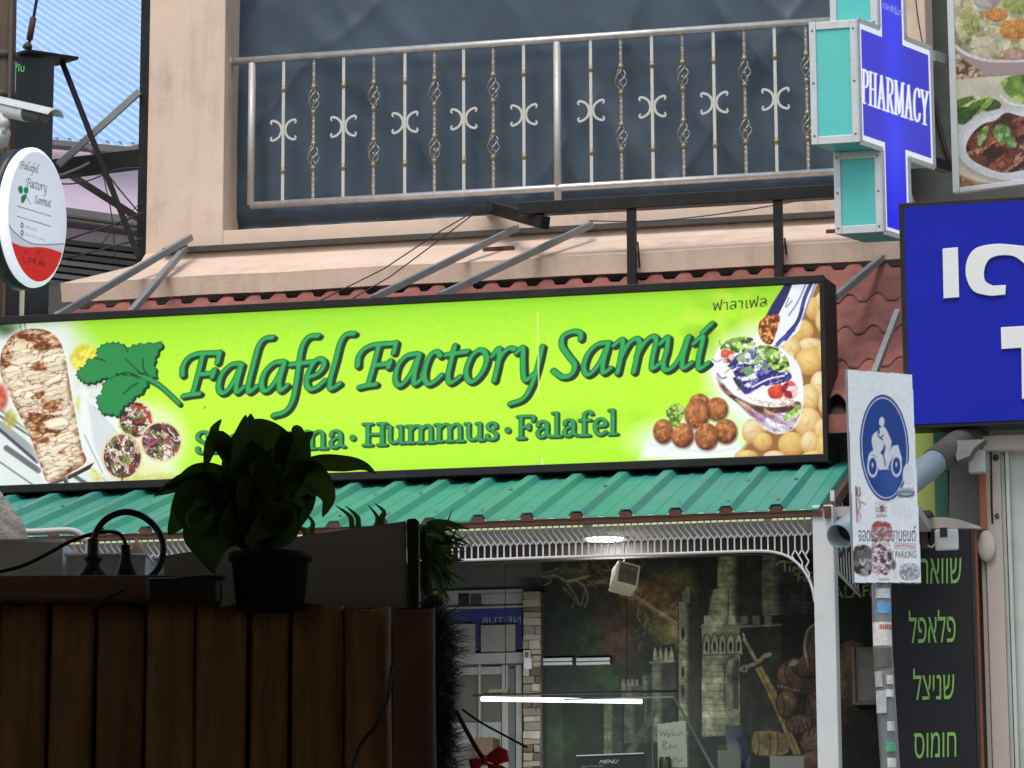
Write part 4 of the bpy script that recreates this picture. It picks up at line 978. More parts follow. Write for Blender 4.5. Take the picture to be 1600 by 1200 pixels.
# --- lettering: drop edge, outline, fill
NIB = (4.4, 2.5, math.radians(38))
def letters(strokes, nib, sh, n_sh, c_sh, c_out, c_fill, grow=1.1):
    st = [cr(s_, 7) for s_ in strokes]
    for i in range(n_sh, 0, -1):
        f_ = i / n_sh
        for s_ in st: cv.stroke([(p[0] + sh[0] * f_, p[1] + sh[1] * f_) for p in s_], 0, c_sh, nib=(nib[0] + grow, nib[1] + grow, nib[2]), smooth=False)
    for s_ in st: cv.stroke(s_, 0, c_out, nib=(nib[0] + grow, nib[1] + grow, nib[2]), smooth=False)
    for s_ in st: cv.stroke(s_, 0, c_fill, nib=(nib[0] - 0.3, nib[1] - 0.2, nib[2]), smooth=False)
letters(CHAN, NIB, (4.6, 3.6), 4, (22, 40, 30), (12, 76, 44), (44, 168, 84))
row2 = []
def word(chars, ox, oy):
    for (ch, xa, xb, base, top, cap) in chars:
        row2.extend(serif(ch, ox + xa / 4, ox + xb / 4, oy + base / 4, oy + (base - 3) / 4, top / 4, 1.5 if cap else 1.0))
word([('S', 186, 270, 912, 132, 1), ('h', 285, 385, 906, 138, 1), ('a', 395, 480, 902, 104, 0), ('w', 490, 625, 898, 104, 0), ('a', 632, 715, 893, 104, 0), ('r', 725, 795, 890, 104, 0), ('m', 805, 1000, 884, 106, 0), ('a', 1015, 1112, 878, 104, 0), ('H', 1228, 1378, 862, 132, 1)], 260, 480)
word([('u', 15, 128, 850, 104, 0), ('m', 140, 312, 846, 104, 0), ('m', 318, 495, 838, 104, 0), ('u', 505, 622, 832, 104, 0), ('s', 636, 712, 828, 104, 0), ('F', 832, 938, 820, 136, 1), ('a', 948, 1042, 814, 100, 0), ('l', 1050, 1106, 808, 146, 1), ('a', 1116, 1206, 806, 100, 0), ('f', 1216, 1302, 802, 148, 1), ('e', 1308, 1396, 798, 100, 0), ('l', 1402, 1458, 794, 150, 1)], 600, 480)
row2 += [[(551, 684), (551.5, 684)], [(793, 672), (793.5, 672)]]
NIB2 = (2.9, 1.5, math.radians(12))
letters(row2[:-2], NIB2, (2.6, 2.4), 3, (16, 52, 34), (12, 80, 48), (52, 156, 88), 0.8)
letters(row2[-2:], (4.2, 4.2, 0), (2.2, 2.0), 3, (16, 52, 34), (12, 80, 48), (44, 150, 80), 0.8)
cv.text('ฟาลาเฟล', [(1114, 469), (1198, 461), (1198, 479), (1114, 486)], (24, 40, 20))
# scuffs and a worn seam in the film
cv.stroke([(840, 488), (841, 560), (842, 618)], 2.4, (228, 255, 150), amt=0.8); cv.stroke([(847, 718), (848, 728)], 3, (240, 255, 190), amt=0.8); cv.stroke([(320, 635), (320.5, 638)], 1.6, (60, 90, 20))
cv.grain(0.02, 5, 8)
face = cv.build('face_panel', print_mat('sign_film', 0.4, 0.72, 0.32), sign)
# grey struts that tie the sign back to the ledge
for (a, b, ya) in (((298, 371), (84, 497), -0.10), ((290, 387), (203, 490), -0.12), ((808, 356), (583, 466), -0.10), ((924, 351), (688, 462), -0.10), ((1398, 386), (1306, 464), -0.30)):
    mb = MB(); mb.bar(P(a[0], a[1], ya), P(b[0], b[1], -1.50), 0.034, 0.040); mb.build('strut', M_GALV, sign, bevel=0.003)
# black feet carrying the box on the canopy
for q in range(-24, 1, 1):
    x = kx + q * PITCHR
    if sx0 < x < sx1 + 0.05:
        zc_ = zr(-1.62) + 0.034
        mb = MB(); mb.extr([(x - 0.055, -1.72, sz0 - 0.001), (x + 0.055, -1.72, sz0 - 0.001), (x + 0.022, -1.72, zr(-1.72) + 0.032), (x - 0.022, -1.72, zr(-1.72) + 0.032)], (0, 0.16, 0.0))
        mb.build('foot', M_BLACK, sign)

# ================================================================== black steel outrigger above the ledge
br = empty('steel_outrigger', P(1000, 330, -0.66), 'black steel beam with two drop posts in front of the salmon ledge', 'steel bracket')
yb = -0.66
za = P(1000, 318, yb)[2]
mb = MB(); mb.box(P(812, 330, yb)[0], P(1420, 330, yb)[0], yb - 0.04, yb + 0.04, za - 0.035, za + 0.04); mb.build('beam', M_BLACK, br, bevel=0.004)
mb = MB(); mb.bar(P(766, 324, 0.0), P(852, 348, -0.74), 0.06, 0.075); mb.build('cantilever_arm', M_BLACK, br, bevel=0.004)
mb = MB(); mb.bar(P(742, 330, -0.1), P(772, 326, -0.1), 0.05, 0.05); mb.build('end_stub', M_BLACK, br, bevel=0.004)
for px, py in ((987.5, 437), (1217, 422)):
    x = P(px, 400, yb)[0]; mb = MB(); mb.box(x - 0.026, x + 0.026, yb - 0.028, yb + 0.028, P(px, py + 26, yb)[2], za - 0.036); mb.build('drop_post', M_BLACK, br, bevel=0.003)
    mb = MB(); mb.bar(P(px + 9, 378 if px < 1000 else 372, -0.61), P(px + 12, 418 if px < 1000 else 398, -0.606), 0.012, 0.008); mb.build('bent_tag', M_BLACK, br)

# ================================================================== pharmacy cross
CP = Plane(1342, 150, 16.2, 40.7)                              # lit blue face
tdir = dirv(-77.5)                                             # back edge direction of the teal end
M_TEAL = mat('teal_panel', (0.09, 0.55, 0.51), 0.42, var=0.05, vscale=4, stain=(0.08, 0.46, 0.42), stain_amt=0.3)
M_ALU = mat('aluminium_trim', (0.56, 0.57, 0.58), 0.42, metal=0.35, var=0.08, vscale=10, stain=(0.33, 0.33, 0.33), stain_amt=0.4, stain_scale=14)
cross = empty('pharmacy_cross_sign', CP.at(1400, 372), 'blue and teal cross shaped lightbox reading pharmacy beside the railing', 'pharmacy sign')
u0 = np.dot(CP.at(1342, 150) - CP.p, CP.u)
def cu(px, py): 
    p = CP.at(px, py); return np.dot(p - CP.p, CP.u), p[2]
uL = cu(1342, 150)[0]; uR = cu(1457, 200)[0]; u1 = cu(1378, 260)[0]; u2 = cu(1419, 260)[0]
zA1 = CP.at(1342, 32)[2]; zA0 = CP.at(1343, 222)[2]; zB0 = CP.at(1379, 362)[2]; zB1 = zA1 + (zA0 - zB0)
outl = [(u1, zB0), (u2, zB0), (u2, zA0), (uR, zA0), (uR, zA1), (u2, zA1), (u2, zB1), (u1, zB1), (u1, zA1), (uL, zA1), (uL, zA0), (u1, zA0)]
TH = 0.258
back = tdir * TH
pt = lambda u, z, d=0.0: np.array([*(CP.p + CP.u * u)[:2], z]) + tdir * d
mb = MB(); mb.extr([pt(u, z, 0.004) for u, z in outl], tdir * (TH - 0.008)); mb.build('case', M_TEAL, cross)
# trims along every outline edge, on the front face
def trim(a, b, w=0.045, t=0.012):
    a = np.array(a); b = np.array(b)
    mb = MB(); p, q = pt(*a, -0.002), pt(*b, -0.002); d = (q - p) / np.linalg.norm(q - p)
    mid_ = (np.mean([o_[0] for o_ in outl]), 0)
    mb.bar(p - d * 0.0, q + d * 0.0, w, t, up=CP.n); return mb.build('edge_trim', M_ALU, cross, bevel=0.002)
for i in range(12): trim(outl[i], outl[(i + 1) % 12], 0.030)
# trims and screws on the teal ends that face the street
M_SCREW = mat('screw', (0.25, 0.25, 0.24), 0.4, metal=0.8)
def end_panel(u, z0, z1):
    mb = MB(); e0 = pt(u, z0); e1 = pt(u, z1); o_ = -CP.u * 0.006
    for d in (0.017, TH - 0.017):
        mb = MB(); mb.obox(pt(u, (z0 + z1) / 2, d) + o_, tdir * 0.018, CP.u * 0.006, Z * (z1 - z0) / 2); mb.build('end_trim', M_ALU, cross, bevel=0.002)
    for z in (z0 + 0.022, z1 - 0.022):
        mb = MB(); mb.obox(pt(u, z, TH / 2) + o_ * 0.8, tdir * (TH / 2 - 0.036), CP.u * 0.005, Z * 0.022); mb.build('end_trim', M_ALU, cross, bevel=0.002)
    for d in (0.017, TH - 0.017):
        for t in (0.07, 0.5, 0.93):
            mb = MB(); mb.sphere(pt(u, z0 + (z1 - z0) * t, d) - CP.u * 0.012, 0.007, 8, 5); mb.build('screw', M_SCREW, cross, smooth=True)
end_panel(uL, zA0, zA1); end_panel(u1, zB0, zA0 - 0.002); end_panel(u1, zA1 + 0.002, zB1)
# lit face
cc = Canvas(pt(uL, zB0, -0.004), CP.u, Z, uR - uL, zB1 - zB0, 0.0045, (40, 45, 205))
uu = uL + cc.A; zz_ = zB0 + cc.B
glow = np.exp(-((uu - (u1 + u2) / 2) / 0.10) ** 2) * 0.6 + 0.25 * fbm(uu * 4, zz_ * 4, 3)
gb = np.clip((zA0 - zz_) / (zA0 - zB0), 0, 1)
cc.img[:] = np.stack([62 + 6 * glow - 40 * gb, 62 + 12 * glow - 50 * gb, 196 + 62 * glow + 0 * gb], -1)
mk = ((uu >= u1 + .008) & (uu <= u2 - .008) & (zz_ > zB0 + .008)) | ((zz_ >= zA0 + .008) & (zz_ <= zA1 - .008) & (uu > uL + .008) & (uu < uR - .008))
# white margin
mi = ((uu >= u1 + .03) & (uu <= u2 - .03) & (zz_ > zB0 + .035)) | ((zz_ >= zA0 + .045) & (zz_ <= zA1 - .045) & (uu > uL + .03) & (uu < uR - .03))
cc.img[~mi] = (232, 236, 248)
for i, ch in enumerate('PHARMACY'):
    wd = [0.62, 0.78, 0.78, 0.74, 0.92, 0.78, 0.68, 0.72]; tot = sum(wd); x0_ = sum(wd[:i]) / tot; x1_ = sum(wd[:i + 1]) / tot
    xa_, xb_ = 1347 + 104.5 * x0_, 1347 + 104.5 * x1_ - 1.2
    base = lambda x: 159.5 + (x - 1347) * 0.352
    for s_ in serif(ch, xa_, xb_, base(xa_), base(xb_), 51.5):
        cc.stroke(s_, 0, (244, 246, 255), nib=(2.0, 1.25, 0.0), smooth=len(s_) > 3)
cc.text('เดอะฟาร์มาซี', [(1379, 0), (1411, 14), (1411, 28), (1379, 12)], (190, 196, 240))
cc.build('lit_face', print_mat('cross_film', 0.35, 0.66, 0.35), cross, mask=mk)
mb = MB(); mb.bar(CP.at(1455, 88, -0.2), CP.at(1475, 95, -0.2), 0.06, 0.06); mb.build('mounting_arm', M_GALV, cross)
mb = MB(); mb.bar(CP.at(1440, 250, -0.3), CP.at(1480, 262, -0.3), 0.06, 0.06); mb.build('mounting_arm', M_BLACK, cross)

# ================================================================== big blue sign on the right
YB = -2.2
M_BLUE = mat('blue_film', (0.010, 0.018, 0.36), 0.35, var=0.08, vscale=2.0, spec=0.12, stain=(0.012, 0.022, 0.42), stain_amt=0.5, stain_scale=1.2)
M_LETTER = mat('white_acrylic', (0.74, 0.75, 0.74), 0.4, var=0.04, stain=(0.5, 0.49, 0.47), stain_amt=0.3)
b1 = P(1500, 312, YB)[2]; b0 = P(1500, 667, YB)[2]; bxl = P(1409, 500, YB)[0]; bxr = bxl + 2.6
bs = empty('blue_signboard', ((bxl + bxr) / 2, YB, b0), 'large royal blue signboard with white Thai letters cut off at the right edge', 'signboard')
mb = MB(); mb.box(bxl, bxr, YB, YB + 0.16, b0, b1); mb.build('box_body', M_BLACK, bs, bevel=0.004)
mb = MB(); mb.box(bxl + 0.028, bxr - 0.03, YB - 0.006, YB - 0.001, b0 + 0.022, b1 - 0.026); mb.build('face_panel', M_BLUE, bs)
BP = Front(YB)
mb = MB(); mb.extr([BP.at(x, y, 0.009) for x, y in ((1473, 389), (1497, 387), (1499, 465), (1474.5, 467))], (0, -0.012, 0)); mb.build('letter', M_LETTER, bs, bevel=0.002)
def ring_letter():                                             # the open round letter, drawn as a thick bent stroke
    o = [(1572, 446), (1571, 461), (1548, 463), (1522, 456), (1510, 434), (1511, 408), (1524, 389), (1552, 382), (1582, 383), (1612, 388), (1632, 402), (1636, 430), (1637, 460), (1606, 461), (1605, 430), (1600, 412), (1584, 401), (1561, 400), (1545, 407), (1538, 424), (1540, 440), (1552, 447)]
    return cr(o[2:12], 5) + [np.array(p) for p in o[12:15]] + cr(o[15:], 4) + [np.array(p) for p in o[:2]]
mb = MB(); mb.extr([BP.at(x, y, 0.009) for x, y in ring_letter()], (0, -0.012, 0)); mb.build('letter', M_LETTER, bs, bevel=0.002)
mb = MB(); mb.extr([BP.at(x, y, 0.009) for x, y in ((1564, 512), (1668, 506), (1668, 538), (1628, 541), (1629, 622), (1597, 624), (1596, 544), (1565, 546))], (0, -0.012, 0)); mb.build('letter', M_LETTER, bs, bevel=0.002)
mb = MB(); mb.bar(P(1403, 487, -1.5), P(1364, 590, -2.1), 0.03, 0.035); mb.build('strut', M_GALV, bs)
# ================================================================== left gap: far building with blue roof
M_BLUEROOF = mat('blue_roof_sheet', (0.42, 0.60, 0.88), 0.5, var=0.06, vscale=1.2, stain=(0.50, 0.66, 0.90), stain_amt=0.5, stain_scale=2)
M_PINK = mat('pink_plaster', (0.86, 0.68, 0.84), 0.85, var=0.05, vscale=1.5, stain=(0.60, 0.50, 0.60), stain_amt=0.5, stain_scale=1.2, bump=0.1)
M_GREYC = mat('grey_cornice', (0.16, 0.155, 0.155), 0.75, var=0.15, vscale=3)
M_SHUT = mat('dark_shutter', (0.075, 0.07, 0.065), 0.7, var=0.2)
fb = empty('far_building', F(140, 500, 26), 'pink building with blue corrugated roof seen through the gap on the left', 'building')
fb.location.z = 1.2
A_ = F(60, 219, 26.0); B_ = F(260, 232, 26.0); C_ = F(140, -60, 31.5)
nrm = np.cross(B_ - A_, C_ - A_); nrm /= np.linalg.norm(nrm)
if np.dot(nrm, CAM - A_) < 0: nrm = -nrm
e = (B_ - A_); e /= np.linalg.norm(e)
r2_ = onplane(100, 146, A_, nrm); r1_ = onplane(217, 229, A_, nrm); vdir = (r2_ - r1_)
vdir /= np.linalg.norm(vdir)
# corrugated sheet: u along the eave, v up the ribs
p1_ = onplane(100, 222, A_, nrm); p2_ = onplane(120, 223, A_, nrm); pitch = np.linalg.norm(p2_ - p1_)
mb = MB(); vs = []; fs = []
NU = 150; U0, U1 = -0.6, 3.6; cols = []
u = -0.8
wave = [(0.0, 0.0), (0.22, 0.0), (0.34, 1.0), (0.74, 1.0), (0.86, 0.0)]
us = []
k_ = 0
while u < 10.5:
    for du, h in wave: us.append((u + du * pitch, h * pitch * 0.34))
    u += pitch
for (uu_, h) in us:
    for v_ in (0.0, 7.5): vs.append(A_ + e * uu_ + vdir * v_ + nrm * h)
n = len(us); fs = [(2 * i, 2 * i + 2, 2 * i + 3, 2 * i + 1) for i in range(n - 1)]
mb.add(vs, fs); mb.build('roof_sheet', M_BLUEROOF, fb)
def slab(name, px0, py0, px1, py1, h_px, dist, m, depth=0.25):
    a = F(px0, py0, dist); b = F(px1, py1, dist); h = h_px * dist / FPX
    zc = (a[2] + b[2]) / 2 - h / 2
    mb = MB(); c = (a + b) / 2; c[2] = zc; d = b - a; d[2] = 0
    mb.obox(c + _f0 * depth / 2, d / 2, _f0 * depth / 2, Z * h / 2); return mb.build(name, m, fb)
def tslab(name, pts, dist, m, depth=0.3):                      # tapered run of moulding
    mb = MB(); mb.extr([F(x, y, dist) for x, y in pts], _f0 * depth); return mb.build(name, m, fb)
tslab('wall', [(20, 222), (300, 240), (300, 700), (20, 700)], 25.95, M_PINK, 0.3)
tslab('eave_gutter', [(20, 212), (201, 229), (230, 221), (230, 232), (203, 240), (140, 234), (136, 231), (20, 221)], 25.75, M_GREYC, 0.15)
tslab('cornice', [(20, 312), (240, 343), (240, 364), (20, 334)], 25.70, M_GREYC, 0.28)
tslab('cornice_lip', [(20, 322), (240, 354), (240, 357), (20, 326)], 25.60, M_SHUT, 0.08)
for i in range(7):
    y = 372 + i * 11
    tslab('shutter_slat', [(20, y - 8), (240, y + 18), (240, y + 25), (20, y - 1)], 25.85, [M_SHUT, M_GREYC][i % 2], 0.12)
tslab('lower_wall', [(20, 445), (240, 445), (240, 800), (20, 800)], 25.75, M_SHUT, 0.2)

# ================================================================== steel frame, braces, in the gap
sf = empty('support_gantry', F(224, 600, 19.4), 'black steel column and beam with crossed grey braces beside the salmon pilaster', 'gantry')
sf.location.z = 1.2
def fbar(name, a, b, da, db, w, h, m, par): 
    mb = MB(); mb.bar(F(a[0], a[1], da), F(b[0], b[1], db), w, h); return mb.build(name, m, par, bevel=0.003)
D1 = 19.3
mb = MB(); a = F(224.5, 0, D1); b = F(226, 392, D1); xm, ym = (a[0] + b[0]) / 2, (a[1] + b[1]) / 2
mb.obox(((xm), ym, 4.2), _r0 * 0.03, _f0 * 0.03, Z * 5.0); mb.build('column', M_BLACK, sf)
fbar('beam', (60, 268), (226, 248), D1 + 0.1, D1 + 0.1, 0.09, 0.118, M_BLACK, sf)
fbar('grey_brace', (218, 143), (91, 258), D1 - 0.05, D1 - 0.05, 0.03, 0.045, M_GALV, sf)
fbar('grey_brace', (108, 272), (224, 346), D1 + 0.25, D1 + 0.25, 0.03, 0.045, M_GREYBAR, sf)
fbar('dark_brace', (97, 97), (216, 400), D1 - 0.35, D1 - 0.35, 0.03, 0.037, M_BLACK, sf)
fbar('top_plate', (26, 84), (106, 96), D1 - 0.6, D1 - 0.3, 0.22, 0.02, M_BLACK, sf)
mb = MB(); mb.tube([F(x, y, D1 - 0.1) for x, y in ((82, 276), (100, 272), (125, 262), (140, 254))], 0.008, 6); mb.build('strap', M_GALV, sf, smooth=True)
# stay rod above the plate
st_ = empty('stay_rod', F(45, 80, 18.7), 'rusty turnbuckle stay rod rising behind the utility pole', 'stay rod')
mb = MB(); mb.tube([F(x, y, 18.7) for x, y in ((43, 82), (47, 60), (52, 30), (58, -5), (64, -60))], 0.010, 6); mb.build('rod', M_BLACK, st_, smooth=True)
mb = MB(); mb.tube([F(x, y, 18.7) for x, y in ((46, 62), (52, 28))], 0.022, 8); mb.build('turnbuckle', M_RUST, st_, smooth=True)
mb = MB(); mb.tube([F(x, y, 18.7) for x, y in ((42.5, 76), (43.5, 71), (44.5, 66))], [0.03, 0.03, 0.012], 10); mb.build('cap', M_GREYBAR, st_, smooth=True)

# utility pole
M_POLE = mat('brown_pole', (0.075, 0.055, 0.040), 0.85, var=0.35, vscale=5, stretch=(6, 6, 0.6), bump=0.4, bscale=30)
M_CREAM = mat('cream_pipe', (0.60, 0.54, 0.40), 0.5, var=0.06)
DP = 17.9
up_ = empty('utility_pole', F(8, 480, DP), 'weathered brown utility pole cut by the left edge of the picture', 'utility pole'); up_.location.z = 1.2
c0 = F(6, 100, DP); mb = MB(); mb.tube([(c0[0], c0[1], 1.2), (c0[0], c0[1], 4.0), (c0[0] + 0.006, c0[1], 6.2), (c0[0], c0[1], 8.0)], [0.105, 0.088, 0.072, 0.06], 14); mb.build('shaft', M_POLE, up_, smooth=True)
mb = MB(); q = F(16, 90, DP - 0.08); mb.tube([(q[0], q[1], 3.0), (q[0] + 0.004, q[1], 5.0), (q[0], q[1], 8.0)], 0.012, 6); mb.build('conduit', M_POLE, up_, smooth=True)
for py in (88, 150):
    c1 = F(6, py, DP); mb = MB(); mb.tube([(c0[0], c0[1], c1[2] - 0.02), (c0[0], c0[1], c1[2] + 0.02)], 0.082, 14); mb.build('band', M_GREYBAR, up_, smooth=True)
q = F(34, 480, DP + 0.1); mb = MB(); mb.tube([(q[0], q[1], 1.2), (q[0], q[1], F(34, 456, DP)[2] + 0.4)], 0.016, 8)
o = mb.build('cream_conduit_pipe', M_CREAM, None, smooth=True); tag(o, 'thin cream conduit pipe below the oval sign', 'pipe')
# dark hanging lightbox behind
M_NIGHT = mat('black_box', (0.012, 0.012, 0.013), 0.4, var=0.2)
M_GLOWG = mat('green_letters', (0.10, 0.55, 0.10), 0.5, emit=(0.10, 0.75, 0.12), estr=0.35)
DBX = 18.7
NP = Plane(40, 150, DBX, 60)
nb = empty('black_lightbox', F(53, 470, DBX), 'tall black lightbox with green Thai letters behind the camera bracket', 'lightbox')
zq1 = F(40, 88, DBX)[2]; zq0 = F(40, 480, DBX)[2] - 0.3
mb = MB(); mb.extr([NP.at(20, 300), NP.at(52, 300), NP.at(52, 300) + dirv(20) * 0.0 + _r0 * 0.105 + _f0 * 0.05, NP.at(20, 300) + _f0 * 0.3], (0, 0, 1))
mb.v = [(x, y, zq0 if abs(z - mb.v[0][2]) < 0.5 and i < 4 else zq1) for i, (x, y, z) in enumerate(mb.v)]
mb.build('case', M_NIGHT, nb)
put_text('lettering', 'ทับ', [(24, 99), (38, 99), (38, 112), (24, 112)], NP, 0.004, M_GLOWG, nb)

# CCTV camera
M_CCTV = mat('white_plastic', (0.60, 0.60, 0.60), 0.4, var=0.06, stain=(0.3, 0.28, 0.26), stain_amt=0.5, stain_scale=14)
M_LENS = mat('lens_glass', (0.12, 0.12, 0.125), 0.15, var=0.1)
cc_ = empty('security_camera', F(20, 220, 17.2), 'white bullet security camera on the pole above the oval sign', 'security camera')
DC = 17.2
a = F(-25, 162, DC + 0.25); b = F(70, 184, DC - 0.15); ax_ = (b - a) / np.linalg.norm(b - a)
mb = MB(); mb.tube([a, a + (b - a) * 0.72], 0.050, 18); mb.build('body', M_CCTV, cc_, smooth=False, bevel=0.003)
mb = MB(); mb.tube([a + (b - a) * 0.722, b], 0.044, 18); mb.build('barrel', M_GREYBAR, cc_, smooth=False, bevel=0.003)
mb = MB(); mb.tube([b, b + ax_ * 0.006], 0.036, 16); mb.build('lens', M_LENS, cc_)
sd_ = np.cross(ax_, Z); sd_ /= np.linalg.norm(sd_); upc = np.cross(sd_, ax_)
mb = MB()
pr = []
for i in range(9):
    an = math.radians(20 + 140 * i / 8); pr.append(sd_ * math.cos(an) * 0.062 + upc * (math.sin(an) * 0.062 + 0.002))
vs = [p + q for q in (a, b + ax_ * 0.10) for p in pr] + [p * 0.93 + q for q in (a, b + ax_ * 0.10) for p in pr]
fs = [(i, i + 1, 9 + i + 1, 9 + i) for i in range(8)] + [(18 + i, 18 + i + 1, 27 + i + 1, 27 + i) for i in range(8)] + [(i, i + 1, 18 + i + 1, 18 + i) for i in range(8)] + [(9 + i, 9 + i + 1, 27 + i + 1, 27 + i) for i in range(8)]
mb.add(vs, fs); mb.build('sun_shield', M_CCTV, cc_)
m0 = F(6, 192, DC); mb = MB(); mb.sphere(m0, 0.032, 12, 8); mb.tube([m0, F(6, 208, DC)], 0.016, 8); mb.tube([F(6, 208, DC), F(2, 222, DC + 0.15)], 0.04, 12); mb.tube([m0, a + (b - a) * 0.2], 0.018, 8); mb.build('bracket', M_CCTV, cc_, smooth=True)

# oval lightbox
OP = Plane(48, 340, 16.0, 34)
ov = empty('oval_sign', OP.at(48, 455), 'white and red oval lightbox with the falafel shop name at the left edge', 'oval sign')
oc = OP.at(49.5, 340); ra, rb_ = 0.238, 0.372
NE = 48
def oring(s, off): return [oc + OP.u * ra * s * math.cos(2 * math.pi * i / NE) + Z * rb_ * s * math.sin(2 * math.pi * i / NE) + OP.n * off for i in range(NE)]
def oloft(levels, name, m, cap0=False, cap1=False):
    mb = MB(); vs = []; fs = []
    for s, off in levels: vs += oring(s, off)
    for j in range(len(levels) - 1): fs += [(j * NE + i, j * NE + (i + 1) % NE, (j + 1) * NE + (i + 1) % NE, (j + 1) * NE + i) for i in range(NE)]
    if cap0: fs.append(tuple(range(NE)))
    if cap1: fs.append(tuple((len(levels) - 1) * NE + i for i in range(NE)))
    return mb.add(vs, fs).build(name, m, ov, smooth=True)
M_OVW = mat('white_light_acrylic', (0.72, 0.74, 0.78), 0.3, var=0.03, emit=(0.85, 0.90, 1.0), estr=0.46)
oloft([(1.0, -0.02), (1.03, -0.002), (1.025, 0.022), (0.99, 0.036), (0.93, 0.040)], 'rim', M_OVW)
oloft([(1.0, -0.021), (1.04, -0.021), (1.04, -0.10), (0.9, -0.11)], 'case', M_NIGHT, True, True)
co = Canvas(oc - OP.u * ra - Z * rb_ + OP.n * 0.042, OP.u, Z, 2 * ra, 2 * rb_, 0.0036, (222, 226, 238))
ss = np.hypot((co.A - ra) / ra, (co.B - rb_) / rb_)
gt = np.clip(1.4 - ss, 0, 1)[..., None]; co.img = co.img * (0.94 + 0.06 * gt)
sw = [(-20, 330), (6, 342), (20, 360), (40, 376), (60, 382), (100, 381), (130, 380), (130, 480), (-30, 480)]
co.poly(cr(sw[:7], 5) + sw[7:], (196, 200, 212)); co.stroke(sw[:7], 1.3, (80, 84, 96))
sw = [(-20, 352), (8, 372), (24, 381), (42, 386), (62, 386), (80, 389), (100, 396), (130, 404), (130, 480), (-30, 480)]
co.poly(cr(sw[:8], 5) + sw[8:], (206, 44, 40))
co.poly([(-30, 380), (8, 372), (14, 400), (26, 436), (44, 452), (60, 470), (-30, 480)], (226, 230, 240), soft=2)
# small script lettering: reuse the big sign's strokes
def mini(strokes, box, c, wd=0.75, sl=0.29):
    allp = np.array([p for s_ in strokes for p in s_]); lo = allp.min(0); hi = allp.max(0)
    # undo the slope of the long sign before scaling
    for s_ in strokes:
        q_ = []
        for (x, y) in s_:
            a_ = (x - lo[0]) / (hi[0] - lo[0]); yy = y + 0.055 * (x - lo[0]); b_ = (yy - lo[1]) / (hi[1] - lo[1] + 0.055 * (hi[0] - lo[0]))
            q_.append((box[0] + a_ * box[2], box[1] + b_ * box[3] + sl * a_ * box[2]))
        co.stroke(q_, wd, c, soft=0.9)
words = [CHAN[0:15], CHAN[15:31], CHAN[31:]]
mini(CHAN[0:15], (31, 246, 31, 24), (52, 66, 70)); mini(CHAN[15:31], (41, 277, 32, 22), (52, 66, 70)); mini(CHAN[31:], (54, 303, 26, 16), (52, 66, 70))
for lf in ([(28, 294), (33, 290), (36, 298), (33, 303), (30, 300)], [(38, 293), (44, 294), (43, 302), (38, 301)], [(33, 308), (38, 304), (42, 305), (38, 315), (34, 317)]): co.poly(lf, (36, 120, 84), smooth=True)
co.stroke([(38, 303), (44, 312), (48, 319)], 0.8, (90, 120, 110))
co.stroke([(27, 322), (80, 338)], 0.9, (40, 50, 70), smooth=False); co.stroke([(27, 338), (80, 354)], 0.9, (40, 50, 70), smooth=False)
for cy in (352, 364): co.ell(34.5, cy, 2.2, 4.5, (60, 70, 90)); co.ell(34.5, cy, 1.0, 2.4, (226, 230, 238))
co.text('0980632', [(39, 352), (57, 357), (57, 362), (39, 356)], (150, 168, 190)); co.text('falafel factory samui', [(39, 363), (71, 372), (71, 379), (39, 369)], (150, 168, 190))
# flowing script mark in the red field
for s_ in ([(44.5, 396), (43, 392.5), (39, 394), (36.8, 401), (38, 408.5), (41.5, 410.5), (44, 408)], [(45.5, 402.5), (44, 406), (45.5, 409.5), (47, 406), (45.5, 402.5)], [(50.4, 403.5), (49, 403.2), (48, 407), (49.2, 410), (50.8, 409)], [(53.6, 404.5), (52, 405.5), (52, 409.5), (53.6, 410), (54, 405)], [(54, 404.5), (54, 410), (55, 411)], [(61.8, 399), (60.5, 395.5), (57, 397), (55, 403), (55.6, 411), (58.5, 414), (61, 412)], [(57, 395), (61, 391.5), (65, 393)], [(62.4, 407), (61.2, 410), (62.4, 413.5), (63.8, 410.5), (62.4, 407)], [(66, 399), (65, 406), (65, 413), (65.8, 415)], [(68.4, 409.5), (67, 410.5), (67, 414.5), (68.4, 415), (68.8, 410), (68.9, 415.5), (69.6, 416)]):
    co.stroke(s_, 0.9, (104, 18, 24), soft=0.8)
co.text('drink', [(40, 418), (62, 423), (62, 426), (40, 421)], (150, 26, 28))
co.build('printed_face', print_mat('oval_film', 0.3, 0.50, 0.62), ov, mask=ss < 0.955)
mb = MB(); mb.bar(OP.at(20, 250, -0.11), OP.at(-10, 245, -0.5), 0.05, 0.05); mb.build('mounting_arm', M_BLACK, ov)

# wires on the left
M_WIRE = mat('black_cable', (0.015, 0.015, 0.015), 0.5, var=0.2)
def wire(label, pts, r=0.005, dist=19.0, m=None):
    o = MB().tube([F(p[0], p[1], p[2] if len(p) > 2 else dist) for p in cr(pts, 6)] if False else [F(*(list(p[:2]) + [dist])) for p in cr(pts, 6)], r, 5).build('cable', m or M_WIRE, None, smooth=True)
    return tag(o, label, 'cable', 'loose black cables')
wire('sagging black cable across the pink wall under the steel beam', [(85, 287), (115, 287), (145, 280), (182, 265), (220, 262)])
wire('thin black cable falling straight behind the dark brace', [(160, 270), (165, 290), (175, 340), (180, 405)], 0.004)
wire('black cable slanting up from the oval sign to the black column', [(88, 381), (130, 366), (180, 350), (225, 332)], 0.007)
wire('upper cable of the pair descending to the black column', [(168, 272), (190, 300), (222, 338)], 0.005)
wire('lower black cable rising from the ledge corner', [(85, 408), (150, 392), (226, 372)], 0.006)
wire('hair thin cable crossing the cornice toward the column', [(158, 382), (190, 345), (222, 315)], 0.003)
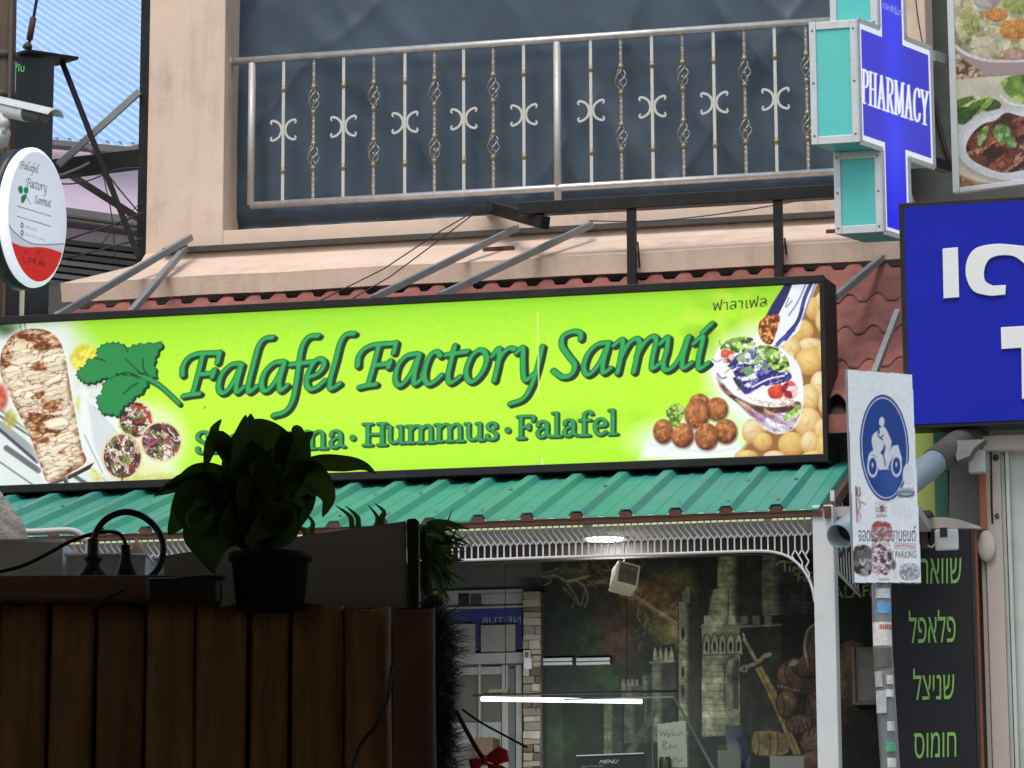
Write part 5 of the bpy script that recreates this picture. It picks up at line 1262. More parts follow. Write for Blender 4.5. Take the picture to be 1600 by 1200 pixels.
o = MB().tube([P(742, 330, -0.2), P(690, 360, -0.7), P(600, 420, -1.2), P(500, 470, -1.5)], 0.004, 5).build('cable', M_WIRE, None, smooth=True); tag(o, 'upper thin stay cable from the black beam end down to the sign', 'cable', 'loose black cables')
o = MB().tube([P(742, 333, -0.2), P(680, 380, -0.8), P(610, 432, -1.25), P(545, 470, -1.5)], 0.004, 5).build('cable', M_WIRE, None, smooth=True); tag(o, 'lower thin stay cable from the black beam end down to the sign', 'cable', 'loose black cables')
o = MB().tube([P(x, y, -0.2) for x, y in cr([(920, 345), (1000, 346), (1080, 340), (1180, 326), (1300, 304)], 5)], 0.004, 5).build('cable', M_WIRE, None, smooth=True); tag(o, 'loose black cable drooping along the top of the salmon ledge', 'cable', 'loose black cables')

# ================================================================== right side: poster, posts, neighbouring shop
M_BROWNST = mat('brown_steel', (0.055, 0.026, 0.020), 0.55, var=0.25, vscale=6, stain=(0.10, 0.06, 0.045), stain_amt=0.4)
pf = empty('brown_steel_frame', F(1475, 320, 19), 'dark brown steel post frame behind the pharmacy cross', 'steel frame')
DR = 19.0
fbar('post', (1473, -30), (1478, 312), DR, DR, 0.10, 0.062, M_BROWNST, pf)
fbar('post', (1452, -30), (1458, 312), DR + 0.3, DR + 0.3, 0.05, 0.04, M_DARKWOOD, pf)
fbar('cross_rail', (1437, 17), (1484, 14), DR - 0.15, DR - 0.15, 0.05, 0.042, M_BROWNST, pf)
fbar('cross_rail', (1445, 46), (1470, 46), DR - 0.02, DR - 0.02, 0.05, 0.05, M_DARKWOOD, pf)
fbar('cross_rail', (1430, 262), (1490, 268), DR - 0.2, DR - 0.2, 0.12, 0.11, M_BLACK, pf)
fbar('cross_rail', (1430, 286), (1490, 292), DR - 0.1, DR - 0.1, 0.12, 0.05, M_BLACK, pf)
fbar('plank', (1466, -30), (1470, 260), DR + 0.4, DR + 0.4, 0.02, 0.05, M_CREAM, pf)
wire('black cable hanging in front of the salmon end pilaster', [(1430, -10), (1434, 25), (1440, 60), (1444, 75)], 0.004, 17.8)
wire('brown cable looping down beside the food poster', [(1458, 150), (1466, 190), (1476, 230), (1488, 262)], 0.012, 18.4, M_BROWNST)
PP = Plane(1495, 300, 17.2, -62)
po = empty('food_poster', PP.at(1560, 296), 'framed menu poster of stir fried meat and vegetable soup at the right edge', 'poster')
zp0 = PP.at(1495, 303)[2]; pl = PP.at(1493, 200); 
cp = Canvas(PP.at(1493, 303) * np.array([1, 1, 0]) + Z * zp0, -PP.u, Z, 1.0, PP.at(1493, -40)[2] - zp0, 0.0042, (205, 200, 190))
X, Y = cp.X, cp.Y
nz = fbm(X / 30, Y / 20, 5)
cp.img[:] = np.stack([206 + 30 * (nz - .5), 200 + 30 * (nz - .5), 180 + 30 * (nz - .5)], -1)
cp.img[Y < 125 - (X - 1497) * 0.06] = (150, 130, 110)
# soup bowl, upper half
cp.poly([(1480, -60), (1640, -60), (1640, 60), (1600, 92), (1550, 90), (1515, 78), (1497, 50)], (170, 160, 120), smooth=False)
cp.cells([(1480, -50), (1640, -50), (1640, 50), (1590, 88), (1530, 82), (1497, 50)], 26, [(208, 206, 170), (176, 176, 124), (226, 220, 196), (150, 156, 96), (196, 190, 160)], seed=71, warp=1.0)
for (cx, cy, rx, ry, lo, hi) in [(1560, 25, 18, 10, (190, 96, 20), (240, 156, 60)), (1590, 48, 26, 16, (196, 96, 18), (244, 160, 56)), (1540, 78, 24, 20, (170, 165, 140), (240, 236, 220)), (1520, 40, 12, 18, (120, 140, 60), (200, 210, 130)), (1510, 15, 12, 18, (150, 160, 100), (226, 226, 200)), (1545, 5, 20, 12, (150, 130, 140), (220, 206, 214)), (1590, 10, 20, 14, (100, 130, 50), (190, 205, 110)), (1588, 86, 18, 10, (140, 100, 90), (214, 180, 170))]:
    cp.ball(cx, cy, rx, ry, lo, hi, 0.15, 6, int(cx))
for i in range(14):
    x0, y0 = rnd.uniform(1500, 1600), rnd.uniform(0, 85); an = rnd.uniform(0, 6.28)
    cp.stroke([(x0, y0), (x0 + 7 * math.cos(an), y0 + 7 * math.sin(an)), (x0 + 14 * math.cos(an + .4), y0 + 14 * math.sin(an + .4))], rnd.uniform(1, 3), rnd.choice([(90, 110, 50), (236, 230, 206), (120, 90, 60), (200, 206, 150), (80, 70, 50)]), amt=0.7)
cp.stroke([(1496, 74), (1512, 86), (1545, 96), (1600, 98), (1650, 92)], 5, (226, 222, 220)); cp.poly([(1494, 78), (1512, 90), (1548, 100), (1650, 98), (1650, 116), (1545, 121), (1500, 112)], (168, 150, 148), soft=2)
cp.cells([(1494, 84), (1512, 98), (1538, 118), (1496, 124)], 9, [(190, 160, 140), (110, 80, 66), (206, 180, 160)], seed=72, edge=(60, 44, 36))
cp.cells([(1480, -50), (1640, -50), (1640, 60), (1600, 94), (1545, 96), (1505, 78), (1496, 50)], 6, [(236, 230, 206), (150, 150, 90), (200, 190, 150), (110, 96, 60), (214, 150, 70), (176, 186, 120)], seed=91, warp=1.4, amt=0.30)
# plate of meat, lower half
cp.cells([(1496, 160), (1540, 152), (1568, 166), (1540, 185), (1500, 196)], 12, [(90, 120, 50), (150, 176, 90), (60, 90, 36), (196, 206, 150)], seed=73, ax=2.4, rot=-0.5, edge=(50, 70, 30))
cp.cells([(1566, 130), (1600, 118), (1640, 118), (1640, 165), (1590, 160)], 18, [(120, 156, 60), (170, 196, 100), (80, 116, 40)], seed=74); cp.stroke([(1566, 152), (1585, 165), (1630, 170)], 4, (230, 230, 226))
cp.ell(1590, 230, 96, 60, (150, 146, 150), soft=5, amt=0.6); cp.ell(1590, 227, 94, 57, (206, 208, 214), soft=1.5); cp.ell(1592, 225, 84, 49, (222, 224, 228), soft=5)
meat = [(1512, 232), (1522, 210), (1540, 195), (1558, 190), (1575, 178), (1600, 184), (1640, 190), (1640, 262), (1600, 268), (1570, 272), (1540, 262), (1520, 250)]
cp.cells(meat, 11, [(110, 58, 38), (150, 88, 60), (78, 40, 28), (190, 136, 100), (126, 62, 44), (60, 34, 26)], seed=75, warp=1.3, ax=1.7, rot=-0.6, edge=(52, 28, 20))
for lf in ([(1530, 222), (1538, 202), (1548, 200), (1544, 216), (1534, 230)], [(1554, 208), (1562, 196), (1578, 200), (1582, 214), (1570, 228), (1562, 222)], [(1575, 228), (1584, 216), (1592, 226), (1586, 234)]):
    cp.cells(lf, 8, [(120, 160, 90), (150, 184, 120), (96, 140, 70)], seed=76)
cp.poly([(1496, 272), (1530, 286), (1600, 292), (1640, 296), (1640, 320), (1490, 320)], (170, 130, 100), soft=2); cp.cells([(1500, 278), (1520, 286), (1530, 300), (1500, 302)], 8, [(190, 160, 120), (150, 110, 80)], seed=77, edge=(90, 70, 50))
cp.grain(0.07, 3, 9)
cp.build('printed_face', print_mat('poster_print', 0.42, 0.0, 0.85), po, off=PP.n * 0.03)
zp1 = PP.at(1493, -40)[2]
M_FRAMEW = mat('pale_frame', (0.58, 0.60, 0.60), 0.4, metal=0.3, var=0.06)
e_ = -PP.u; b_ = PP.at(1493, 303); b_ = np.array([b_[0], b_[1], zp0])
for name, c, a in (('frame_side', b_ + e_ * 0.018 + Z * (zp1 - zp0) / 2, (e_ * 0.020, Z * (zp1 - zp0) / 2)), ('frame_bottom', b_ + e_ * 0.52 + Z * 0.012, (e_ * 0.48, Z * 0.014))):
    mb = MB(); mb.obox(c + PP.n * 0.018, a[0], PP.n * 0.022, a[1]); mb.build(name, M_FRAMEW, po, bevel=0.002)
mb = MB(); mb.obox(b_ + e_ * 0.5 + Z * (zp1 - zp0) / 2 - PP.n * 0.02, e_ * 0.498, PP.n * 0.014, Z * ((zp1 - zp0) / 2 - 0.005)); mb.build('backing', M_GREYBAR, po)

# neighbouring shop front on the right
nbh = empty('neighbour_shop', P(1570, 1200, -2.0), 'neighbouring shop wall with pink pier, orange strip and pale door frame', 'building'); nbh.location.z = SHOP_Z
M_PIER = mat('pink_grey_plaster', (0.47, 0.41, 0.37), 0.85, var=0.08, vscale=3, bump=0.25, bscale=50, stain=(0.28, 0.22, 0.19), stain_amt=0.5, stain_scale=3)
M_ORANGE = mat('orange_strip', (0.36, 0.11, 0.05), 0.65, var=0.15, vscale=6, stain=(0.2, 0.07, 0.04), stain_amt=0.5)
M_DOOR = mat('pale_door_paint', (0.50, 0.53, 0.50), 0.5, var=0.05, stain=(0.36, 0.36, 0.33), stain_amt=0.5, stain_scale=4)
M_LIME = mat('lime_wall', (0.42, 0.50, 0.12), 0.75, var=0.08, vscale=3, stain=(0.30, 0.36, 0.10), stain_amt=0.4)
M_DGREEN = mat('dark_green_board', (0.045, 0.17, 0.11), 0.5, var=0.12)
M_DUCT = mat('grey_board', (0.115, 0.115, 0.105), 0.7, var=0.1, vscale=3)
M_CONC = mat('pale_concrete', (0.52, 0.48, 0.41), 0.85, var=0.12, vscale=5, bump=0.35, bscale=40, stain=(0.3, 0.27, 0.22), stain_amt=0.5)
def pbox(name, px0, px1, py0, py1, y0, y1, m, par, bevel=0.004):
    xm_ = (px0 + px1) / 2; ym_ = (py0 + py1) / 2
    mb = MB(); mb.box(P(px0, ym_, y0)[0], P(px1, ym_, y0)[0], y0, y1, P(xm_, py1, y0)[2], P(xm_, py0, y0)[2]); return mb.build(name, m, par, bevel=bevel)
YN = -2.0
pbox('pier', 1549, 1576, 690, 1560, YN, YN + 0.4, M_PIER, nbh)
pbox('pier_edge', 1541.5, 1548.5, 700, 1560, YN + 0.02, YN + 0.4, M_PIER, nbh)
pbox('orange_strip', 1530, 1541, 735, 828, YN - 0.03, YN + 0.02, M_ORANGE, nbh)
pbox('orange_strip', 1526, 1537, 828.5, 1560, YN - 0.06, YN + 0.0, M_ORANGE, nbh)
pbox('door_frame', 1576.5, 1583, 700, 1560, YN + 0.03, YN + 0.4, M_DOOR, nbh)
pbox('door_frame', 1584, 1590, 700, 1560, YN + 0.0, YN + 0.4, M_DOOR, nbh)
pbox('door_panel', 1591, 1780, 700, 1560, YN + 0.06, YN + 0.2, M_DOOR, nbh)
pbox('lintel', 1535, 1780, 676, 699.5, YN - 0.05, YN + 0.4, M_CONC, nbh)
pbox('lime_panel', 1400, 1460, 660, 810, YN + 0.25, YN + 0.35, M_LIME, nbh)
pbox('green_panel', 1459.5, 1481, 660, 810, YN + 0.18, YN + 0.35, M_DGREEN, nbh)
mb = MB(); q0 = [P(1483, 690, YN + 0.05), P(1532, 690, YN + 0.0), P(1532, 824, YN + 0.0), P(1483, 812, YN + 0.05)]; mb.extr(q0, (0, 0.25, 0)); mb.build('grey_board', M_DUCT, nbh)
mb = MB(); q0 = [P(1400, 808, YN - 0.1), P(1480, 808.5, YN - 0.1), P(1500, 812, YN - 0.1), P(1532, 823, YN - 0.1), P(1532, 825.5, YN - 0.1), P(1400, 826, YN - 0.1)]; mb.extr(q0, (0, 0.3, 0)); mb.build('ledge', M_CONC, nbh)
pbox('wall_behind', 1380, 1560, 655, 1560, YN + 0.42, YN + 0.5, M_DARKWALL, nbh, 0)
# crack marks and fixings on the pier
for (pts, r) in (([(1548, 706), (1549, 740), (1549.5, 790), (1551, 818)], 0.006),):
    mb = MB(); mb.tube([P(x, y, YN - 0.001) for x, y in pts], r, 5); mb.build('crack', M_NIGHT, nbh)
mb = MB(); mb.sphere(P(1556, 715, YN - 0.006), 0.017, 8, 6); mb.build('hook', M_NIGHT, nbh, smooth=True)
mb = MB(); mb.tube([P(1558 + 2.5 * math.cos(a), 806 + 3 * math.sin(a), YN - 0.006) for a in np.linspace(0, 5.5, 12)], 0.004, 5); mb.build('wire_ring', M_NIGHT, nbh)
mb = MB(); vs = P(1541, 853, YN - 0.02); mb.sphere(vs, 0.055, 14, 9, (0.9, 0.5, 1.5)); mb.build('mortar_lump', M_CONC, nbh, smooth=True)
# small white boxes
bx = pbox('junction_box', 1513, 1539, 702, 737, YN - 0.16, YN - 0.08, M_CCTV, None); tag(bx, 'small white junction box under the blue signboard', 'junction box')
vb = empty('white_control_box', P(1480, 860, YN - 0.15), 'white box with a dark sensor square above the Hebrew menu board', 'control box')
pbox('case', 1460, 1498, 826, 860, YN - 0.16, YN - 0.06, M_CCTV, vb, 0.012)
pbox('sensor', 1468.5, 1480, 824, 839, YN - 0.167, YN - 0.161, M_NIGHT, vb)
dc = empty('round_socket', P(1446, 850, YN - 0.12), 'round cream socket with curled wire left of the white control box', 'socket')
c = P(1447, 838, YN - 0.12); mb = MB(); mb.tube([c + np.array([0, 0.05, 0]), c, c - np.array([0, 0.03, 0])], [0.04, 0.04, 0.03], 18); mb.build('dome', M_CREAM, dc, smooth=False, bevel=0.004)
mb = MB(); mb.tube([P(x, y, YN - 0.15) for x, y in cr([(1444, 828), (1440, 840), (1447, 850), (1455, 855), (1461, 850)], 5)], 0.006, 6); mb.build('wire', M_CREAM, dc, smooth=True)

# PVC drain pipe
M_PVC = mat('blue_grey_pvc', (0.25, 0.32, 0.355), 0.4, var=0.1, vscale=6, stain=(0.18, 0.19, 0.18), stain_amt=0.6, stain_scale=6)
pe = P(1311, 839, -3.2); pe2 = P(1482, 706, -2.25)
dp = empty('drain_pipe', pe2, 'thick blue grey drain pipe with open end pointing down behind the parking sign', 'pipe')
ax_ = (pe2 - pe) / np.linalg.norm(pe2 - pe)
mb = MB(); R_ = 0.068
def shell(mb, a, b, r0, r1, n=24):
    d = (b - a) / np.linalg.norm(b - a); s_ = np.cross(d, Z); s_ /= np.linalg.norm(s_); t_ = np.cross(s_, d); vs = []
    for p, r in ((a, r0), (b, r0), (b, r1), (a, r1)):
        for i in range(n): vs.append(p + (s_ * math.cos(2 * math.pi * i / n) + t_ * math.sin(2 * math.pi * i / n)) * r)
    fs = []
    for j in range(4):
        for i in range(n): fs.append((j * n + i, j * n + (i + 1) % n, ((j + 1) % 4) * n + (i + 1) % n, ((j + 1) % 4) * n + i))
    return mb.add(vs, fs)
shell(mb, pe, pe2, R_, R_ - 0.007); mb.build('pipe', M_PVC, dp, smooth=False)
for f in dp.children[0].data.polygons: f.use_smooth = True
mb = MB(); shell(mb, pe2 - ax_ * 0.16, pe2 + ax_ * 0.25, R_ + 0.006, R_ + 0.001); mb.build('coupling', M_GREYBAR, dp)
mb = MB(); mb.tube([pe + ax_ * 0.10, pe + ax_ * 0.12], R_ - 0.0075, 24); mb.build('bore_shade_disc', M_NIGHT, dp)  # black disc added inside the open end to stand for its shade
mb = MB(); d_ = pe + np.array([0.01, 0, -R_ - 0.005]); mb.tube([d_ + np.array([0, 0, 0.02]), d_ - np.array([0, 0, 0.03])], [0.02, 0.006], 8); mb.build('drip', M_NIGHT, dp, smooth=True)
mb = MB(); q = [P(1478, 690, -2.28), P(1500, 688, -2.28), P(1540, 686, -2.28), P(1522, 700, -2.3), P(1515, 712, -2.32), P(1495, 720, -2.35), P(1492, 705, -2.32)]; mb.extr(q, (0, 0.15, 0)); o = mb.build('broken_plaster', M_DUCT, dp)

# Hebrew menu board
HY = -2.15; HP = Front(HY)
hb = empty('hebrew_menu_board', P(1462, 1300, HY), 'tall black board with green Hebrew words right of the parking sign', 'menu board')
hz1 = P(1460, 829, HY)[2]; hx0 = P(1393, 1000, HY)[0]; hx1 = P(1521, 1000, HY)[0]
M_BOARD = mat('black_board', (0.018, 0.018, 0.022), 0.5, var=0.15, spec=0.2)
M_HGREEN = mat('green_vinyl', (0.22, 0.48, 0.10), 0.5, var=0.08)
mb = MB(); mb.box(hx0, hx1, HY, HY + 0.05, SHOP_Z + 0.2, hz1); mb.build('board', M_BOARD, hb, bevel=0.003)
mb = MB(); mb.box(hx1 + 0.002, hx1 + 0.018, HY - 0.004, HY + 0.05, SHOP_Z + 0.2, hz1); mb.build('edge_strip', M_NIGHT, hb)
for word_, (x0, y0, x1, y1) in (('שווארמה', (1404, 872, 1502, 912)), ('פלאפל', (1420, 953, 1493, 1004)), ('שניצל', (1427, 1044, 1491, 1093)), ('חומוס', (1428, 1144, 1494, 1184))):
    put_text('lettering', word_[::-1], [(x0, y0 + 1), (x1, y0 - 1), (x1, y1 - 1), (x0, y1 + 1)], HP, 0.003, M_HGREEN, hb)

# parking sign on its stickered pole
KP = Plane(1380, 740, 13.9, 60)
pk = empty('parking_sign', KP.at(1381, 1200), 'white motorcycle parking sign with blue disc on a stickered pole', 'parking sign'); 
cor = [(1322.5, 577), (1425, 585), (1439.5, 911), (1334, 911)]
ck = sheet(KP, *cor, 0.0036, (196, 198, 201))
X, Y = ck.X, ck.Y
nz = fbm(X / 40, Y / 40, 3); ck.img[:] = np.stack([226 + 12 * (nz - .5), 231 + 12 * (nz - .5), 237 + 12 * (nz - .5)], -1)
kp = lambda pts: [(1320 + x / 3.53, 575 + y / 3.53) for x, y in pts]
ck.ell(1381.3, 700, 38.2, 83, (22, 44, 110), rot=-0.045); ck.ell(1381.3, 700, 36, 79.5, (212, 216, 224), rot=-0.045); ck.ell(1381.3, 700, 34.6, 77.2, (26, 62, 140), rot=-0.045, soft=0.8)
ck.ell(1392, 748, 16, 26, (60, 100, 170), soft=16, amt=0.5)
W_ = (206, 210, 216)
ck.ell(*kp([(202, 297)])[0], 4.3, 7.6, W_); ck.poly(kp([(188, 332), (214, 322), (232, 348), (256, 404), (252, 440), (238, 470), (228, 510), (241, 545), (228, 556), (219, 548), (214, 480), (224, 432), (204, 404), (194, 380)]), W_, smooth=False)
ck.poly(kp([(146, 392), (158, 362), (182, 348), (176, 372), (204, 402), (216, 440), (194, 470), (192, 562), (182, 545), (168, 480), (152, 440)]), W_, smooth=True)
ck.stroke(kp([(196, 344), (192, 372), (180, 366)]), 2.2, W_)
ck.poly(kp([(122, 515), (134, 472), (160, 452), (178, 470), (176, 490), (150, 478), (132, 500)]), W_, smooth=True)
ck.poly(kp([(190, 470), (212, 480), (218, 545), (240, 556), (250, 560), (190, 562)]), W_); ck.poly(kp([(236, 470), (262, 430), (292, 424), (302, 462), (316, 512), (300, 500), (284, 482), (262, 492), (246, 520), (242, 545), (226, 505)]), W_)
for c_ in ((152, 543), (283, 540)):
    q = kp([c_])[0]; ck.ell(q[0], q[1], 8.6, 17.5, W_); ck.ell(q[0], q[1], 6.0, 13.2, (26, 62, 140)); ck.ell(q[0] - .3, q[1] - 2, 1.3, 4, W_)
ck.stroke(kp([(213, 436), (206, 470), (216, 500), (222, 540)]), 1.4, (26, 62, 140)); ck.stroke(kp([(208, 372), (200, 388), (206, 398)]), 2.0, (26, 62, 140))
# stickers and torn paper
ck.ell(*kp([(347, 591)])[0], 8.5, 18.5, (214, 216, 222)); ck.poly(kp([(290, 662), (378, 658), (378, 716), (292, 720)]), (176, 184, 192)); ck.stroke(kp([(292, 690), (330, 682), (376, 686)]), 5, (120, 132, 140)); ck.stroke(kp([(296, 704), (340, 708), (376, 700)]), 3, (86, 96, 104))
ck.poly(kp([(250, 720), (272, 752), (300, 740), (330, 770), (368, 790), (366, 848), (246, 796)]), (222, 222, 226))
ck.poly(kp([(54, 650), (84, 655), (90, 858), (62, 850)]), (206, 206, 210)); ck.stroke(kp([(58, 655), (62, 750), (66, 850)]), 1.6, (120, 60, 70)); ck.stroke(kp([(80, 660), (82, 700), (68, 702), (66, 662)]), 1.6, (120, 60, 70)); ck.stroke(kp([(70, 720), (84, 760), (70, 790), (88, 820)]), 1.8, (170, 120, 130)); ck.stroke(kp([(86, 740), (104, 748), (112, 752)]), 2, (140, 130, 130))
ck.poly(kp([(164, 734), (228, 732), (232, 826), (168, 830)]), (214, 210, 208)); ck.poly(kp([(190, 760), (212, 756), (216, 790), (196, 800)]), (120, 100, 96)); ck.stroke(kp([(166, 776), (230, 772)]), 1, (110, 96, 90)); ck.stroke(kp([(166, 790), (230, 788)]), 1, (110, 96, 90)); ck.text('SAMUI', kp([(172, 808), (226, 806), (226, 822), (172, 824)]), (70, 66, 66))
ck.cells(kp([(158, 852), (246, 858), (248, 940), (148, 948)]), 4, [(176, 130, 130), (214, 190, 190), (120, 70, 80), (196, 160, 100)], seed=82); ck.poly(kp([(158, 852), (246, 860), (246, 882), (158, 876)]), (170, 70, 70), soft=1)
ck.cells(kp([(150, 960), (240, 958), (246, 1130), (146, 1120)]), 4.5, [(226, 216, 220), (120, 90, 110), (190, 150, 160), (70, 54, 70), (214, 200, 206)], seed=83, warp=1.2)
ck.cells(kp([(52, 988), (142, 995), (140, 1140), (52, 1125)]), 8, [(70, 70, 66), (110, 112, 108), (150, 150, 146), (90, 40, 36), (44, 46, 44)], seed=84); ck.ell(*kp([(96, 1050)])[0], 4, 12, (200, 196, 190)); ck.ell(*kp([(96, 1050)])[0], 2.2, 7, (90, 90, 94))
ck.cells(kp([(308, 1090), (400, 1085), (404, 1160), (312, 1165)]), 4, [(186, 188, 192), (150, 152, 156), (206, 208, 212)], seed=85)
ck.poly(kp([(268, 958), (392, 966), (392, 1006), (268, 1002)]), (206, 196, 200)); ck.stroke(kp([(280, 985), (320, 978), (380, 990)]), 1.4, (170, 120, 130)); ck.ell(*kp([(266, 1086)])[0], 4.6, 9, (150, 152, 160)); ck.ell(*kp([(266, 1086)])[0], 3, 6, (96, 100, 110)); ck.poly(kp([(268, 1118), (286, 1118), (286, 1166), (268, 1166)]), (214, 210, 196)); ck.poly(kp([(185, 1160), (245, 1160), (245, 1172), (185, 1172)]), (206, 160, 176))
T1 = [(1340.5, 829), (1431, 833), (1431, 855), (1340.5, 845)]
ck.text('จอดรถจักรยานยนต์', [(1340.5, 822), (1430.5, 822), (1430.5, 846), (1340.5, 846)], (38, 38, 44))
ck.cells(kp([(160, 880), (244, 884), (246, 946), (150, 946)]), 4, [(190, 150, 150), (216, 196, 196), (150, 100, 108)], seed=86, amt=0.75)
ck.text('MOTORCYCLE PARKING', [(1344, 862), (1431, 861), (1431, 872), (1344, 873)], (38, 38, 44)); ck.cells(kp([(150, 1010), (246, 1010), (246, 1100), (146, 1100)]), 4.5, [(226, 216, 220), (120, 90, 110), (190, 150, 160), (70, 54, 70), (214, 200, 206)], seed=83, warp=1.2); ck.poly(kp([(60, 1010), (150, 1010), (150, 1052), (60, 1052)]), (100, 100, 98), soft=3, amt=0.8)
ck.grain(0.05, 3, 12)
w_, al_ = ck.pmask(cor, 1.0); mk = np.zeros(X.shape, bool); mk[w_] = al_ > 0.5
ck.build('printed_face', print_mat('parking_print', 0.35, 0.0, 1.0), pk, mask=mk, off=KP.n * 0.003)
mb = MB(); mb.extr([KP.at(*c_) for c_ in cor], -KP.n * 0.012); mb.build('plate', M_GALV, pk)
pc = KP.at(1381, 905, -0.06); lean = KP.at(1391, 1200, -0.06)
mb = MB(); mb.tube([KP.at(1372, 640, -0.06), KP.at(1378.5, 1000, -0.05), lean, lean + (lean - pc) * 1.35], 0.044, 20); 
M_POLEG = mat('grey_sign_pole', (0.20, 0.205, 0.21), 0.4, metal=0.4, var=0.15, vscale=5, stretch=(3, 3, 1), stain=(0.4, 0.4, 0.4), stain_amt=0.5, stain_scale=6)
mb.build('pole', M_POLEG, pk, smooth=True)
mb = MB(); mb.tube([KP.at(1380, 1200, -0.05) * np.array([1, 1, 0]) + Z * 1.2, KP.at(1380, 1200, -0.05) * np.array([1, 1, 0]) + Z * 1.24], 0.10, 16); mb.build('base_plate', M_GALV, pk)
# stickers wrapped on the pole
def pole_sticker(py0, py1, pxa, pxb, col, name, lb=None, extra=None):
    def ax_at(py):
        t = (py - 1000) / 200.0; return KP.at(1378.5 + (1391 - 1378.5) * t * 0.55, py, -0.05)
    mb = MB(); vs = []; fs = []
    R = 0.0455; n = 9; vdir_ = CAM - ax_at((py0 + py1) / 2); vdir_[2] = 0; vdir_ /= np.linalg.norm(vdir_); sdir_ = np.cross(Z, vdir_)
    for py in np.linspace(py0, py1, 5):
        c_ = ax_at(py)
        for i in range(n):
            s_ = pxa + (pxb - pxa) * i / (n - 1); s_ = max(-0.97, min(0.97, s_)); vs.append(c_ + sdir_ * R * s_ + vdir_ * R * math.sqrt(1 - s_ * s_))
    for j in range(4):
        for i in range(n - 1): fs.append((j * n + i, j * n + i + 1, (j + 1) * n + i + 1, (j + 1) * n + i))
    return mb.add(vs, fs).build('sticker', mat('sticker_' + name, col, 0.4, var=0.2, vscale=35, stain=tuple(c * 0.3 for c in col), stain_amt=0.6, stain_scale=40), pk, smooth=True)
for a in ((921, 936, -.5, .97, (0.55, 0.57, 0.6), 'pale'), (942, 960, -.4, .97, (0.10, 0.32, 0.55), 'sky_blue'), (973, 1010, -.9, .97, (0.62, 0.60, 0.58), 'white'), (977, 985, -.3, .97, (0.45, 0.10, 0.08), 'red'), (1014, 1044, -.9, .9, (0.10, 0.09, 0.085), 'dark'), (1050, 1074, -.85, -.1, (0.34, 0.34, 0.35), 'grey'), (1056, 1070, .3, .97, (0.6, 0.58, 0.5), 'cream'), (1080, 1115, -.8, .2, (0.40, 0.40, 0.42), 'grey_two'), (1078, 1090, .2, .97, (0.6, 0.6, 0.6), 'white_two'), (1128, 1143, .2, .97, (0.5, 0.55, 0.55), 'pale_two'), (1160, 1175, .0, .97, (0.08, 0.36, 0.18), 'green'), (1185, 1200, .1, .97, (0.6, 0.6, 0.58), 'white_three')):
    pole_sticker(*a)
# ================================================================== inside the shop
MW = Front(Y_MURAL)
mx0 = P(846, 1000, Y_MURAL)[0]; mx1 = x_iR - 0.07
mz1 = z_ceil + 0.55; mz0 = P(1000, 1215, Y_MURAL)[2]
cm = Canvas((mx0, Y_MURAL - 0.004, mz0), (1, 0, 0), (0, 0, 1), mx1 - mx0, mz1 - mz0, 0.0052, (44, 52, 38))
X, Y = cm.X, cm.Y
n1 = fbm(X / 70, Y / 60, 3); n2 = fbm(X / 25, Y / 20, 7); n3 = fbm(X / 9, Y / 9, 4)
k = (0.62 + 0.7 * n1 + 0.35 * (n2 - .5))[..., None]
cm.img = np.array([25, 33, 24]) * k
def smear(cx, cy, rx, ry, c, amt, rot=0.0, sd=0):
    q = np.hypot(((X - cx) * math.cos(rot) + (Y - cy) * math.sin(rot)) / rx, (-(X - cx) * math.sin(rot) + (Y - cy) * math.cos(rot)) / ry)
    a = np.clip(1.15 - q + 0.9 * (fbm(X / 22, Y / 18, 20 + sd) - .5), 0, 1) ** 1.3 * amt
    cm.img = cm.img * (1 - a[..., None]) + np.asarray(c, float) * (0.75 + 0.5 * n3)[..., None] * a[..., None]
smear(1010, 930, 120, 60, (104, 76, 46), 0.85, 0.3, 1); smear(960, 1000, 60, 50, (86, 60, 40), 0.8, 0.8, 2); smear(1060, 905, 40, 30, (110, 104, 62), 0.7, 0, 3)
smear(1050, 985, 50, 40, (128, 118, 62), 0.8, 0.9, 4); smear(920, 1000, 45, 40, (36, 60, 30), 0.7, 0, 5); smear(950, 1060, 40, 30, (40, 76, 34), 0.7, 0, 6); smear(870, 1150, 50, 40, (38, 70, 30), 0.7, 0, 7)
smear(880, 1080, 60, 40, (24, 32, 26), 0.8, 0, 8); smear(870, 960, 50, 50, (26, 34, 30), 0.8, 0, 9); smear(820, 885, 60, 18, (72, 66, 44), 0.7, 0, 10); smear(900, 895, 60, 18, (104, 96, 60), 0.6, 0.1, 11)
